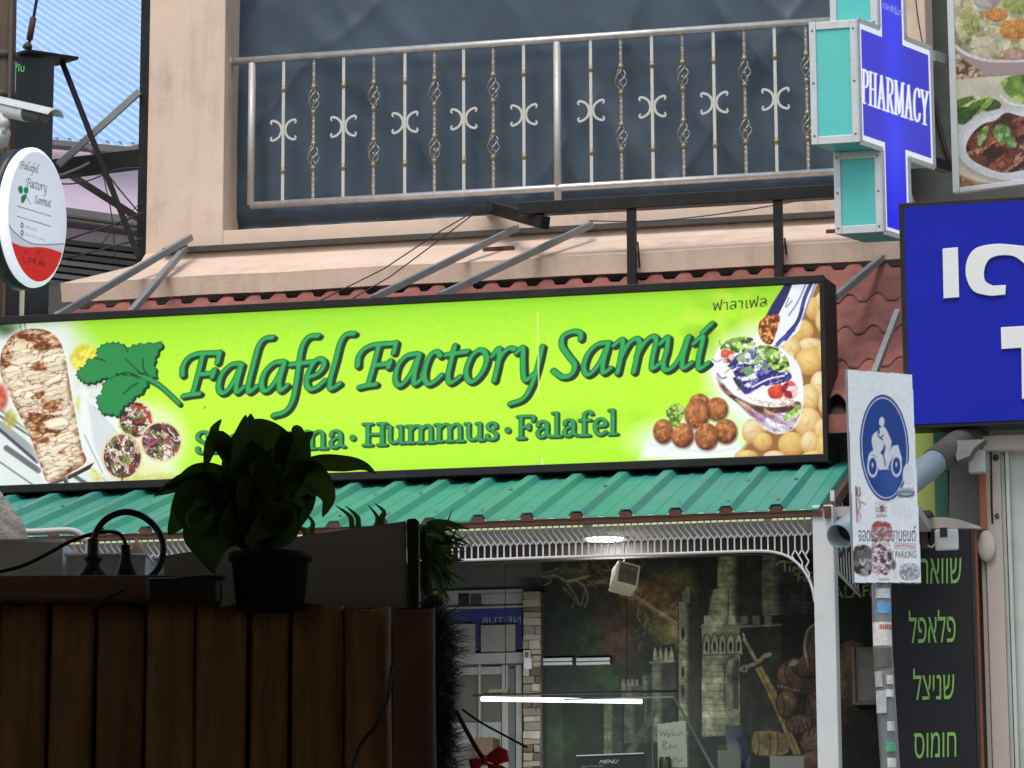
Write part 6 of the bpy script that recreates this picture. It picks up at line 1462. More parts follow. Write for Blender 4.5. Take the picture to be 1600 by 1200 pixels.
# pale roots
OLV = (146, 140, 98)
for pts, w_ in [([(785, 916), (805, 913), (826, 906), (850, 903), (862, 906), (850, 914), (826, 912)], 2.4), ([(800, 910), (822, 903), (850, 896), (872, 888)], 2.6), ([(846, 902), (868, 900), (884, 908), (900, 906), (920, 900)], 4), ([(886, 912), (892, 920), (900, 932), (904, 945)], 2.4), ([(880, 918), (890, 928), (898, 938), (894, 950)], 2.0), ([(908, 912), (916, 922), (918, 935), (914, 948)], 2.2), ([(900, 908), (914, 916), (912, 930), (908, 946)], 2.0), ([(926, 884), (940, 898), (948, 906), (922, 908)], 2.4), ([(944, 874), (952, 888), (960, 896)], 1.8), ([(928, 878), (940, 890), (952, 892)], 1.8), ([(920, 914), (945, 910), (960, 918), (985, 930), (990, 936)], 4.5), ([(955, 918), (970, 930), (990, 938)], 3), ([(990, 930), (1010, 944), (1030, 958), (1056, 974), (1072, 990)], 6), ([(1036, 960), (1056, 985), (1062, 998)], 7), ([(905, 875), (914, 888), (918, 894)], 1.8), ([(995, 920), (1002, 930), (996, 936)], 2), ([(998, 950), (996, 962), (1000, 972)], 1.6), ([(1008, 958), (1012, 968), (1006, 976)], 1.6)]:
    cm.stroke(pts, w_, OLV, soft=1.6, amt=0.75); cm.stroke([(x + .6, y + w_ * .35) for x, y in pts], max(1, w_ * 0.3), (70, 66, 46), soft=1.2, amt=0.6)
for i in range(70):                                            # fine tangle of roots and twigs
    x0, y0 = rnd.uniform(790, 1010), 872 + rnd.random() ** 1.5 * 46; an = rnd.uniform(-0.3, 1.2) + (0.9 if x0 > 900 else 0); l = rnd.uniform(6, 15)
    q_ = [(x0, y0)]
    for j in range(3): q_.append((q_[-1][0] + l * math.cos(an) * (-1 if x0 < 880 else 1), q_[-1][1] + l * 0.55 * math.sin(an))); an += rnd.uniform(-.7, .7)
    cm.stroke(q_, rnd.uniform(0.9, 2.2), rnd.choice([(120, 116, 80), (92, 88, 60), (64, 60, 42), (40, 38, 28)]), soft=1.3, amt=0.6)
for i in range(60): smx, smy = rnd.uniform(1000, 1080), rnd.uniform(930, 1010); cm.stroke([(smx, smy), (smx + rnd.uniform(-8, 8), smy + 6), (smx + rnd.uniform(-12, 12), smy + 13)], rnd.uniform(.8, 1.8), rnd.choice([(150, 140, 76), (110, 96, 56), (90, 70, 46), (60, 46, 32)]), soft=1.4, amt=0.5)
def tower(x0, x1, y0, y1, lite=(132, 136, 108), dark=(46, 50, 42), split=0.45, bricks=True, sd=0):
    w = cm.win(x0, x1, y0, y1)
    if w is None: return
    t = (cm.X[w] - x0) / (x1 - x0); m = np.clip((t - split) * 5 + 0.5, 0, 1)[..., None]
    nn_ = (0.72 + 0.56 * fbm(cm.X[w] / 12, cm.Y[w] / 14, 30 + sd))[..., None]
    al = np.clip(np.minimum(t, 1 - t) * (x1 - x0), 0, 1)[..., None] * 0.92
    cm.img[w] = cm.img[w] * (1 - al) + (np.asarray(lite) * (1 - m) + np.asarray(dark) * m) * nn_ * al
    if bricks:
        y = y0 + 6; r_ = random.Random(sd)
        while y < y1:
            cm.stroke([(x0 + 1, y), (x0 + (x1 - x0) * r_.uniform(.5, .95), y + 1)], 0.9, (34, 36, 28), amt=0.55, smooth=False)
            xx = x0 + r_.uniform(3, 10)
            while xx < x1 - 3:
                if r_.random() < .45: cm.stroke([(xx, y), (xx, y + 9)], 0.9, (34, 36, 28), amt=0.5, smooth=False)
                xx += r_.uniform(9, 14)
            y += r_.uniform(8, 12)
    cm.stroke([(x0, y0), (x0, y1)], 1.2, (22, 24, 20), smooth=False, amt=0.9); cm.stroke([(x1, y0), (x1, y1)], 1.4, (20, 22, 18), smooth=False, amt=0.9)
tower(1188, 1262, 850, 960, (112, 114, 90), (50, 52, 46), 0.35, True, 1); tower(1120, 1190, 850, 975, (150, 150, 112), (44, 46, 38), 0.40, True, 2); tower(1106, 1138, 920, 975, (160, 158, 122), (130, 130, 98), 0.9, True, 3)
cm.poly([(1106, 975), (1110, 940), (1120, 900), (1124, 870), (1100, 870), (1090, 940)], (34, 36, 26), soft=3, amt=0.8)
tower(1060, 1094, 940, 1200, (128, 132, 104), (40, 44, 36), 0.42, True, 4); cm.poly([(1066, 942), (1066, 926), (1074, 916), (1082, 918), (1088, 930), (1090, 942)], (118, 120, 94), soft=1.5, smooth=False); cm.poly([(1078, 918), (1088, 930), (1090, 942), (1078, 942)], (46, 48, 38), soft=3)
tower(1096, 1157, 975, 1150, (138, 140, 112), (112, 114, 90), 0.6, True, 5); tower(1157, 1222, 975, 1150, (36, 40, 34), (44, 48, 40), 0.6, False, 6)
for i in range(6): cm.poly([(1100 + i * 19, 962), (1111 + i * 19, 962), (1111 + i * 19, 976), (1100 + i * 19, 976)], (160, 160, 130) if i < 3 else (96, 98, 84), soft=1.2)
cm.stroke([(1096, 979), (1160, 979), (1220, 976)], 3, (120, 122, 98))
for i in range(5):
    x = 1098 + i * 12.5; cm.poly([(x, 1022), (x + 1, 1000), (x + 6, 990), (x + 11, 1000), (x + 12, 1022)], (150, 152, 120), soft=1); cm.stroke([(x, 1020), (x + 1, 1000), (x + 6, 990), (x + 11, 1000), (x + 12, 1020)], 1.2, (26, 28, 22)); cm.ell(x + 6, 1010, 2.4, 8, (30, 32, 26))
cm.stroke([(1096, 1024), (1156, 1022)], 1.4, (26, 28, 22)); cm.stroke([(1133, 1110), (1132, 1050), (1138, 1030), (1148, 1025), (1154, 1030)], 1.4, (26, 28, 22)); cm.poly([(1145, 1108), (1144, 1050), (1148, 1032), (1154, 1030), (1154, 1108)], (60, 62, 50), soft=1.5)
tower(1018, 1056, 1034, 1160, (104, 108, 88), (46, 50, 42), 0.4, True, 7); cm.stroke([(1016, 1035), (1054, 1033)], 3, (126, 128, 104)); cm.poly([(1018, 1034), (1020, 1010), (1054, 1006), (1056, 1032)], (30, 32, 26), soft=1.5)
for i in range(4): x = 1020 + i * 8.5; cm.poly([(x, 1033), (x + 1, 1020), (x + 3.5, 1010), (x + 6.5, 1020), (x + 7.5, 1033)], (138, 138, 112), soft=1)
tower(1003, 1018, 1055, 1160, (84, 88, 72), (46, 50, 42), 0.5, True, 8); tower(970, 1003, 1072, 1100, (96, 98, 80), (60, 62, 52), 0.5, True, 9)
for i in range(4): cm.poly([(971 + i * 7, 1072), (972 + i * 7, 1061), (976 + i * 7, 1062), (977 + i * 7, 1072)], (112, 112, 92), soft=1)
for sx_ in (978, 1010): cm.stroke([(sx_, 1062), (sx_ + 4, 1052), (sx_ - 2, 1044), (sx_ + 8, 1050)], 1.8, (16, 18, 14))
tower(943, 972, 1095, 1180, (110, 106, 86), (44, 46, 40), 0.45, True, 10); tower(975, 1006, 1095, 1160, (92, 92, 76), (46, 48, 40), 0.5, True, 11); cm.poly([(985, 1185), (1030, 1110), (1018, 1110), (978, 1175)], (70, 74, 58), soft=2)
for wy in (990, 1050, 1080): cm.ell(1067, wy, 2.6, 9, (22, 24, 20))
# sword
cm.poly([(1180, 1044), (1190, 1040), (1212, 1080), (1240, 1150), (1252, 1178), (1240, 1180), (1220, 1130), (1198, 1080)], (134, 118, 76), soft=1.2); cm.stroke([(1185, 1044), (1212, 1098), (1246, 1178)], 1.6, (88, 76, 46)); cm.stroke([(1157, 1046), (1166, 1042), (1182, 1036), (1194, 1026), (1203, 1022)], 6, (140, 132, 104)); cm.ell(1163, 1045, 5, 6, (150, 142, 116)); cm.ell(1163, 1045, 2.4, 3, (40, 40, 32)); cm.ell(1197, 1024, 5, 4, (150, 142, 116))
for i in range(8): t = i / 7; cm.ell(1164 + 16 * t, 1000 + 30 * t, 3.6, 2.4, (150, 146, 122), rot=0.5)
cm.stroke([(1161, 990), (1164, 1000)], 3, (160, 156, 132))
# armoured figure leaning on the sword: pauldron, arm, gauntlet, breastplate, helmet, partly behind the pillar
LO, HI = (40, 30, 22), (128, 104, 80)
for (cx, cy, rx, ry) in ((1292, 1110, 34, 62), (1330, 1060, 40, 60), (1250, 1056, 37, 30), (1262, 1042, 24, 18), (1230, 1100, 17, 24), (1252, 1132, 24, 17), (1284, 1160, 34, 26), (1275, 1192, 28, 20)):
    cm.ball(cx, cy, rx, ry, LO, HI, 0.20, 9, int(cx)); cm.stroke([(cx + rx * math.cos(t), cy + ry * math.sin(t)) for t in np.linspace(0, 6.28, 20)], 1.5, (22, 18, 14), amt=0.9)
for k_ in range(5): cm.stroke([(1236 + k_ * 8, 1122 + k_ * 2), (1241 + k_ * 8, 1134 + k_ * 2), (1239 + k_ * 8, 1148)], 1.8, (28, 22, 16), amt=0.9); cm.stroke([(1238 + k_ * 8, 1121 + k_ * 2), (1243 + k_ * 8, 1133 + k_ * 2)], 1.0, (150, 128, 98), amt=0.6)
cm.ell(1268, 1008, 13, 34, (92, 80, 64), rot=0.15); cm.stroke([(1262, 1040), (1257, 1010), (1262, 985), (1274, 974)], 3, (156, 146, 120)); cm.stroke([(1266, 1036), (1262, 1010), (1267, 988)], 1.4, (34, 28, 22))
cm.stroke([(1216, 1066), (1232, 1074), (1256, 1080), (1284, 1078)], 6, (70, 54, 40)); cm.ell(1240, 1036, 9, 4, (156, 146, 124), rot=-0.4)
for pts in ([(1222, 1086), (1226, 1104), (1224, 1120)], [(1262, 1090), (1270, 1120), (1264, 1150)], [(1288, 1070), (1300, 1100), (1296, 1150)], [(1230, 1036), (1226, 1052), (1232, 1066)]): cm.stroke(pts, 1.5, (26, 20, 16), amt=0.9)
for i in range(7): cm.ell(1217 + i * 5, 1072 + i * 1.2, 1.6, 2.2, (150, 130, 100))
cm.poly([(1176, 1150), (1188, 1142), (1224, 1146), (1232, 1158), (1228, 1178), (1180, 1178)], (112, 98, 64), smooth=True); 
for x in (1184, 1202, 1214): cm.stroke([(x, 1146), (x + 2, 1162), (x, 1178)], 2.4, (56, 50, 34))
for i in range(8): cm.stroke([(1255 + rnd.uniform(-30, 40), 900 + i * 8), (1262 + rnd.uniform(-30, 40), 903 + i * 8)], 1.2, (86, 88, 76), amt=0.7)
CRM = (168, 160, 122)
for pts in ([(1213, 882), (1222, 877), (1236, 879), (1240, 877)], [(1226, 880), (1226, 892)], [(1234, 885), (1234, 892)], [(1240, 893), (1241, 886), (1245, 889), (1249, 885), (1250, 893)], [(1255, 889), (1261, 888), (1260, 884), (1255, 885), (1255, 892), (1262, 893)], [(1242, 898), (1254, 895), (1268, 895)], [(1248, 897), (1247, 908)], [(1248, 903), (1254, 902)], [(1260, 901), (1257, 905), (1260, 908), (1264, 905), (1260, 901)], [(1268, 901), (1268, 908)], [(1268, 903), (1273, 901)]): cm.stroke(pts, 2.3, CRM, amt=0.95)
cm.text('FALAFEL', [(1292, 917), (1382, 912), (1382, 931), (1292, 936)], (150, 144, 112))
cm.grain(0.34, 13, 16); cm.grain(0.20, 4, 6); cm.img = np.clip(cm.img * 1.12, 0, 255)
mu = cm.build('mural', print_mat('mural_paint', 0.6, 0.0, 1.0), bld); tag(mu, 'dark fantasy castle and sword mural on the back wall')
# stone pilaster at the mural's left edge
M_STONES = [mat('stone_%s' % n_, c, 0.85, var=0.2, vscale=14, bump=0.5, bscale=40, orand=0.15) for n_, c in (('beige', (0.27, 0.24, 0.17)), ('brown', (0.12, 0.085, 0.06)), ('pale', (0.36, 0.33, 0.26)), ('grey', (0.20, 0.19, 0.16)))]
sp = empty('stone_pilaster', P(831, 1210, Y_MURAL - 0.15)); sp.parent = bld; sp.matrix_parent_inverse = parent_world(bld).inverted()
YP = Y_MURAL - 0.14
mb = MB(); mb.box(P(818, 1000, YP)[0], P(845, 1000, YP)[0], YP + 0.02, Y_MURAL + 0.002, SHOP_Z, P(830, 924, YP)[2]); mb.build('core', M_DUCT, sp)
y = 925.0; r_ = random.Random(5)
while y < 1235:
    h = r_.uniform(7.5, 15); cuts = [817.5, 845]
    if r_.random() < 0.45: cuts = [817.5, r_.uniform(826, 838), 845]
    for a, b in zip(cuts[:-1], cuts[1:]):
        pr_ = r_.uniform(0.0, 0.022); x0 = P(a + .4, y, YP)[0]; x1 = P(b - .4, y, YP)[0]; z1 = P(830, y + .4, YP)[2]; z0 = P(830, y + h - .4, YP)[2]
        j = lambda: r_.uniform(-0.004, 0.004)
        mb = MB(); mb.extr([(x0 + j(), YP - pr_, z0 + j()), (x1 + j(), YP - pr_, z0 + j()), (x1 + j(), YP - pr_, z1 + j()), (x0 + j(), YP - pr_, z1 + j())], (0, 0.03 + pr_, 0)); mb.build('stone', r_.choice(M_STONES), sp, bevel=0.004)
    y += h

# mirrored street reflection, modelled as frames and boards left of the pilaster
dw = empty('street_reflection', P(750, 1230, Y_MURAL), 'street reflection modelled as pale door frames below a blue board', 'reflection')
M_PALE = mat('pale_grey_frame', (0.30, 0.31, 0.30), 0.6, var=0.08, vscale=5)
M_PALE2 = mat('dull_board', (0.24, 0.24, 0.21), 0.7, var=0.08)
M_NAVY = mat('navy_board', (0.018, 0.026, 0.14), 0.5, var=0.15)
M_GLASSD = mat('dim_glass', (0.07, 0.075, 0.075), 0.12, var=0.1)
M_OUTL = mat('pale_outline', (0.22, 0.24, 0.30), 0.6)
yw = Y_MURAL
pbox('transom', 640, 817, 922, 947, yw - 0.03, yw, M_PALE, dw); pbox('pane', 716, 733, 927, 946, yw - 0.034, yw - 0.031, M_NIGHT, dw); pbox('pane', 735, 752, 928, 946, yw - 0.036, yw - 0.031, M_GLASSD, dw, 0); pbox('pane', 757, 815, 927, 945, yw - 0.036, yw - 0.031, M_PALE, dw)
pbox('rail', 640, 817, 947.5, 951, yw - 0.06, yw, M_PALE, dw)
pbox('blue_board', 640, 816, 951.5, 1012, yw - 0.03, yw, M_NAVY, dw, 0)
put_text('lettering', 'NEITUR', [(814, 963), (752, 965), (752, 975), (814, 974)], Front(yw - 0.03), 0.003, M_OUTL, dw)
pbox('pale_panel', 751, 805, 976, 1018, yw - 0.07, yw - 0.035, M_PALE2, dw); pbox('pale_panel', 690, 742, 975, 1030, yw - 0.07, yw - 0.035, M_PALE2, dw)
pbox('door_head', 640, 817, 1021, 1038, yw - 0.08, yw, M_PALE, dw)
for a, b in ((784, 794), (806, 815.5), (747, 751)): pbox('jamb', a, b, 1038.5, 1300, yw - 0.06, yw, M_PALE, dw)
pbox('jamb', 794.5, 805.5, 1044, 1300, yw - 0.03, yw, M_DUCT, dw)
pbox('window_pane', 751.5, 783.5, 1055, 1082, yw - 0.03, yw, M_GLASSD, dw, 0); pbox('window_pane', 751.5, 783.5, 1084, 1128, yw - 0.028, yw, M_GLASSD, dw, 0); pbox('lower_panel', 690, 783.5, 1129, 1300, yw - 0.03, yw, M_PALE, dw, 0); pbox('window_pane', 640, 746.5, 1039, 1128, yw - 0.02, yw, M_GLASSD, dw, 0)
pbox('frame_rail', 690, 783.5, 1042, 1054.5, yw - 0.05, yw, M_PALE, dw)
M_BROWNW = mat('brown_box', (0.14, 0.08, 0.05), 0.7)
o = pbox('storage_box', 742, 770, 1152, 1180, yw - 0.3, yw - 0.1, M_BROWNW, None); tag(o, 'small brown storage box in front of the modelled street reflection', 'box')

# fluorescent tube and downlight
M_TUBE = mat('lit_tube', (0.9, 0.9, 0.9), 0.3, emit=(0.92, 0.97, 1.0), estr=3.0)
tl = empty('tube_light', P(870, 1090, -0.7), 'lit white fluorescent tube hanging across the shop interior', 'tube light')
YT = -0.7; ta = P(752, 1092, YT); tb = P(1003, 1096, YT)
mb = MB(); mb.tube([ta, tb], 0.0135, 10); mb.build('tube', M_TUBE, tl, smooth=True)
mb = MB(); mb.box(ta[0] - 0.05, tb[0] + 0.2, YT - 0.02, YT + 0.03, ta[2] + 0.016, ta[2] + 0.026); mb.build('batten', M_GREYBAR, tl)
mb = MB(); mb.box(P(765, 1088, YT)[0], P(795, 1088, YT)[0], YT - 0.025, YT + 0.025, ta[2] + 0.0325, ta[2] + 0.052); mb.build('ballast', M_CREAM, tl)
def lamp_light(name, loc, direction, sx_, sy_, power, par):    # the light that the fitting itself gives off
    ld = bpy.data.lights.new(name, 'AREA'); ld.shape = 'RECTANGLE'; ld.size = sx_; ld.size_y = sy_; ld.energy = power; ld.color = (0.94, 0.98, 1.0)
    o = bpy.data.objects.new(name, ld); COL.objects.link(o); o.location = tuple(loc)
    o.rotation_euler = Vector(direction).to_track_quat('-Z', 'Y').to_euler(); o.parent = par; o.matrix_parent_inverse = parent_world(par).inverted(); return o
lamp_light('tube_glow', (ta + tb) / 2 + np.array([0, 0.016, -0.016]), (0, 0.75, -0.65), 1.05, 0.02, 15, tl)
for px in (790, 980):
    q = P(px, 1088, YT); mb = MB(); mb.tube([(q[0], YT, ta[2] + 0.033), (q[0], YT, z_ceil + 0.62)], 0.0025, 5); mb.build('hanger', M_GREYBAR, tl)
dl = empty('ceiling_downlight', P(945, 840, -2.4), 'round lit downlight set in the grey porch ceiling', 'downlight')
c = P(945, 840, -2.4); c[2] = z_ceil
M_DOWN = mat('lit_disc', (0.9, 0.9, 0.9), 0.3, emit=(0.95, 0.97, 1.0), estr=9.0)
mb = MB(); mb.tube([(c[0], c[1], z_ceil - 0.012), (c[0], c[1], z_ceil - 0.001)], 0.105, 28); mb.build('disc', M_DOWN, dl)
mb = MB(); mb.tube([(c[0], c[1], z_ceil - 0.009), (c[0], c[1], z_ceil - 0.0005)], 0.122, 28); mb.build('rim', M_WHITEP, dl)
lamp_light('disc_glow', (c[0], c[1], z_ceil - 0.016), (0, 0.15, -1), 0.15, 0.15, 12, dl)

# hanging printed cube lamp
YC = -2.55
hc = P(976, 904, YC); ca_ = math.radians(35)
hg = empty('hanging_cube_lamp', hc, 'cream patterned cube lamp hanging by a cord under the grille', 'lamp')
R3 = Matrix.Rotation(math.radians(28), 3, 'Z') @ Matrix.Rotation(math.radians(-16), 3, 'X') @ Matrix.Rotation(math.radians(14), 3, 'Y')
ax3 = [np.array(R3.col[i]) for i in range(3)]
M_LANT = mat('cream_card', (0.58, 0.54, 0.40), 0.6, var=0.08)
M_PATT = mat('leaf_pattern', (0.09, 0.08, 0.05), 0.6, var=0.5, vscale=50, stain=(0.55, 0.50, 0.38), stain_amt=1.0, stain_scale=34)
mb = MB(); hs = 0.060; mb.obox(hc, ax3[0] * hs, ax3[1] * hs, ax3[2] * hs * 1.1); mb.build('shade', M_LANT, hg, bevel=0.006)
for i, s_ in ((0, -1), (0, 1), (1, -1)):
    oth = [j for j in range(3) if j != i]; mb = MB(); mb.obox(hc + ax3[i] * (hs + 0.001) * s_, ax3[i] * 0.0012, ax3[oth[0]] * hs * 0.8, ax3[oth[1]] * hs * 0.88); mb.build('patterned_face', M_PATT, hg)
mb = MB(); mb.tube([hc + ax3[2] * hs, P(975, 884, YC), (hc[0], YC, z_ceil)], 0.0035, 5); mb.build('cord', M_WHITEP, hg)

# pale louvre vents on the mural
for i, (a, b) in enumerate(((842, 894), (900, 953))):
    v_ = empty('wall_vent', P((a + b) / 2, 1040, yw), ('pale slatted wall vent beside the stone pilaster', 'pale slatted wall vent nearer the painted castle')[i], 'vent', 'pale wall vents')
    for y0, y1 in ((1028, 1033), (1034.5, 1039)):
        pbox('slat', a, b, y0 - 0.5 * i, y1 - 0.5 * i, yw - 0.07, yw - 0.03, M_CCTV, v_, 0.003)
    pbox('backing', a + 3, b - 3, 1029, 1038, yw - 0.029, yw - 0.006, M_NIGHT, v_, 0)
th = empty('wall_thermostat', P(824, 1045, YP), 'white wall remote holder on the stone pilaster', 'remote holder')
pbox('holder', 818, 830.5, 1028, 1045, YP - 0.06, YP - 0.03, M_CCTV, th); pbox('remote', 817.5, 828, 1016, 1030, YP - 0.058, YP - 0.032, M_CCTV, th); pbox('screen', 819.5, 826, 1018.5, 1027.5, YP - 0.062, YP - 0.0585, M_DUCT, th, 0)

# counter with glass case and what stands on it
YK = -1.5; zk = P(1000, 1232, YK)[2]
ct = empty('serving_counter', P(1000, 1300, YK), 'dark serving counter below the mural', 'counter'); ct.location.z = SHOP_Z
mb = MB(); mb.box(P(860, 1232, YK)[0], P(1268, 1232, YK)[0], YK - 0.1, YK + 0.9, zk - 0.04, zk); mb.build('top', M_DUCT, ct, bevel=0.004)
mb = MB(); mb.box(P(865, 1232, YK)[0], P(1262, 1232, YK)[0], YK, YK + 0.8, SHOP_Z, zk - 0.041); mb.build('base', M_DARKWOOD, ct)
M_CLEAR = bpy.data.materials.new('clear_glass'); M_CLEAR.use_nodes = True
_n = M_CLEAR.node_tree.nodes; _l = M_CLEAR.node_tree.links; _n.clear()
_o = _n.new('ShaderNodeOutputMaterial'); _t = _n.new('ShaderNodeBsdfTransparent'); _g = _n.new('ShaderNodeBsdfGlossy'); _m = _n.new('ShaderNodeMixShader'); _fz = _n.new('ShaderNodeFresnel')
_t.inputs[0].default_value = (0.93, 0.96, 0.94, 1); _g.inputs['Roughness'].default_value = 0.04; _fz.inputs[0].default_value = 1.3
_l.new(_fz.outputs[0], _m.inputs[0]); _l.new(_t.outputs[0], _m.inputs[1]); _l.new(_g.outputs[0], _m.inputs[2]); _l.new(_m.outputs[0], _o.inputs[0])
gcse = empty('glass_display_case', P(1060, 1230, YK), 'slanted glass display case on the counter below the tube light', 'display case')
g1, g2, g3 = P(880, 1090, YK + 0.35), P(1053, 1089, YK + 0.35), P(1118, 1198, YK - 0.05)
g4 = P(880, 1198, YK - 0.05)
g3[2] = g4[2] = (g3[2] + g4[2]) / 2 - 0.04; g1[2] = g2[2]
mb = MB(); mb.extr([g1, g2, g3, g4], (0, 0.004, 0.004)); mb.build('glass_pane', M_CLEAR, gcse)
mb = MB(); mb.bar(g2, g3, 0.010, 0.010); mb.build('edge_strip', M_GALV, gcse)
mb = MB(); mb.bar(g1, g2, 0.008, 0.008); mb.build('edge_strip', M_GALV, gcse)
mb = MB(); q = P(1019, 1090, YK + 0.36); mb.bar((q[0], YK + 0.36, g2[2] - 0.006), (q[0], YK + 0.36, zk), 0.008, 0.008); mb.build('post', M_GALV, gcse)
NPn = Front(YK - 0.02)
cn = sheet(NPn, (1026, 1131), (1071.5, 1125), (1075, 1200), (1028, 1200), 0.0042, (172, 180, 160))
for pts in ([(1031, 1141), (1033, 1150), (1036, 1143), (1039, 1150), (1041, 1140)], [(1042, 1147), (1046, 1146), (1043, 1151), (1047, 1150)], [(1050, 1140), (1051, 1150), (1054, 1146), (1056, 1149)], [(1058, 1147), (1061, 1150), (1063, 1143), (1067, 1148)], [(1036, 1158), (1037, 1172), (1042, 1169), (1037, 1164), (1042, 1160), (1037, 1158)], [(1045, 1166), (1049, 1164), (1046, 1169), (1050, 1169)], [(1052, 1166), (1054, 1169), (1057, 1163)], [(1046, 1186), (1050, 1190), (1056, 1184), (1060, 1190), (1068, 1186)]): cn.stroke(pts, 1.0, (60, 66, 60), amt=0.8)
w_, al_ = cn.pmask([(1026, 1131), (1071.5, 1125), (1075, 1200), (1028, 1200)], 1.0); mk = np.zeros(cn.X.shape, bool); mk[w_] = al_ > 0.5
nt_ = cn.build('handwritten_note', print_mat('note_paper', 0.7, 0.0, 0.85), None, mask=mk); tag(nt_, 'handwritten paper note stuck on the glass display case', 'note')
mn = empty('menu_stand', P(952, 1215, YK - 0.2), 'black menu stand with white heading at the bottom of the picture', 'menu')
mb = MB(); q = [P(901, 1181, YK - 0.2), P(1006, 1177, YK - 0.2), P(1010, 1228, YK - 0.2), P(897, 1228, YK - 0.2)]; mb.extr(q, (0, 0.015, 0)); mb.build('panel', M_NIGHT, mn)
mb = MB(); mb.bar(P(901, 1181, YK - 0.2), P(1006, 1177, YK - 0.2), 0.02, 0.006); mb.build('top_edge', M_WHITEP, mn)
put_text('lettering', 'MENU', [(938, 1187.5), (965, 1186.5), (964, 1192.5), (936, 1193.5)], Front(YK - 0.2), 0.003, M_WHITEP, mn, slant=0.04)
put_text('lettering', 'Shawarma  Hummus  Falafel', [(908, 1196), (942, 1195), (942, 1198), (908, 1199)], Front(YK - 0.2), 0.003, M_PALE, mn)
tb_ = empty('tablet', P(1152, 1230, YK + 0.2), 'dark tablet leaning beside the acrylic stand on the counter', 'tablet')
mb = MB(); mb.extr([P(1133, 1134, YK + 0.2), P(1161, 1133, YK + 0.2), P(1173, 1178, YK + 0.1), P(1172, 1232, YK + 0.05), P(1142, 1232, YK + 0.05)], (0, 0.012, 0)); mb.build('screen', mat('tablet_screen', (0.05, 0.055, 0.085), 0.25), tb_)
qs = empty('acrylic_card_stand', P(1140, 1230, YK), 'clear acrylic stand holding a blank pale card on the counter', 'card stand')
pbox('card', 1122, 1157, 1172, 1232, YK + 0.002, YK + 0.006, M_PALE, qs, 0); pbox('acrylic', 1120, 1159, 1163, 1232, YK - 0.004, YK + 0.0, M_CLEAR, qs, 0)
o = pbox('blank_card', 1203, 1257, 1181, 1232, YK, YK + 0.01, M_PALE2, None, 0.002); tag(o, 'plain pale card standing at the right end of the counter', 'card')
cn_ = empty('drink_can', P(1040, 1230, YK - 0.08), 'dark drink can in front of the handwritten note', 'can')
q = P(1040, 1232, YK - 0.08); zt_ = P(1040, 1183, YK - 0.08)[2]
mb = MB(); mb.tube([(q[0], q[1], zk), (q[0], q[1], zt_ - 0.012), (q[0], q[1], zt_)], [0.034, 0.034, 0.028], 16); mb.build('body', mat('can_print', (0.09, 0.095, 0.05), 0.3, metal=0.5, var=0.5, vscale=30), cn_, smooth=True)
mb = MB(); mb.tube([(q[0], q[1], zt_ + 0.0005), (q[0], q[1], zt_ + 0.004)], 0.028, 16); mb.build('lid', M_STEEL, cn_)
# framed picture right of the pillar
fp = empty('framed_picture', P(1363, 1102, 0.3), 'glazed picture in a pale frame behind the sign pole', 'picture')
YF = 0.2
pbox('picture', 1337, 1390, 1017, 1095, YF - 0.008, YF, mat('grey_picture', (0.22, 0.23, 0.24), 0.2, var=0.35, vscale=6), fp, 0)
pbox('frame', 1331.5, 1337, 1010.5, 1101, YF - 0.02, YF, M_PALE2, fp); pbox('frame', 1390, 1395, 1010.5, 1101, YF - 0.02, YF, M_PALE2, fp); pbox('frame', 1337.2, 1389.8, 1010.5, 1017, YF - 0.02, YF, M_PALE2, fp); pbox('frame', 1337.2, 1389.8, 1095, 1101, YF - 0.02, YF, M_PALE2, fp)
pbox('backing', 1332, 1394.5, 1011, 1100.5, YF + 0.001, Y_MURAL - 0.01, M_DARKWOOD, fp, 0)
# ================================================================== the dark veranda the picture is taken from
M_VW = mat('dark_plank_wall', (0.34, 0.24, 0.16), 0.8, var=0.2, vscale=4, stretch=(1, 1, 0.2))
M_VR = mat('dark_ceiling_boards', (0.30, 0.24, 0.18), 0.85, var=0.2)
M_VF = mat('veranda_floor_boards', (0.26, 0.18, 0.12), 0.6, var=0.25)
mb = MB(); mb.box(-6, 6, -22, -13.9, 0.004, 0.02); struct(mb.build('veranda_floor', M_VF))
mb = MB(); mb.box(-6, 6, -22, -14.15, 3.05, 3.15); struct(mb.build('veranda_ceiling', M_VR))
mb = MB(); mb.box(-6, 6, -22.1, -22.0, 0.0, 3.15); struct(mb.build('veranda_back_wall', M_VW))
mb = MB(); mb.box(-6.1, -6.0, -22, -14.62, 0.0, 0.9); struct(mb.build('veranda_left_wall', M_VW))
mb = MB(); mb.box(6.0, 6.1, -22, -14.62, 0.0, 0.9); struct(mb.build('veranda_right_wall', M_VW))
FD = 3.6
M_SHELF = mat('dark_shelf_board', (0.028, 0.020, 0.015), 0.6, var=0.3, vscale=5)
def fr_px(d): return d / FPX
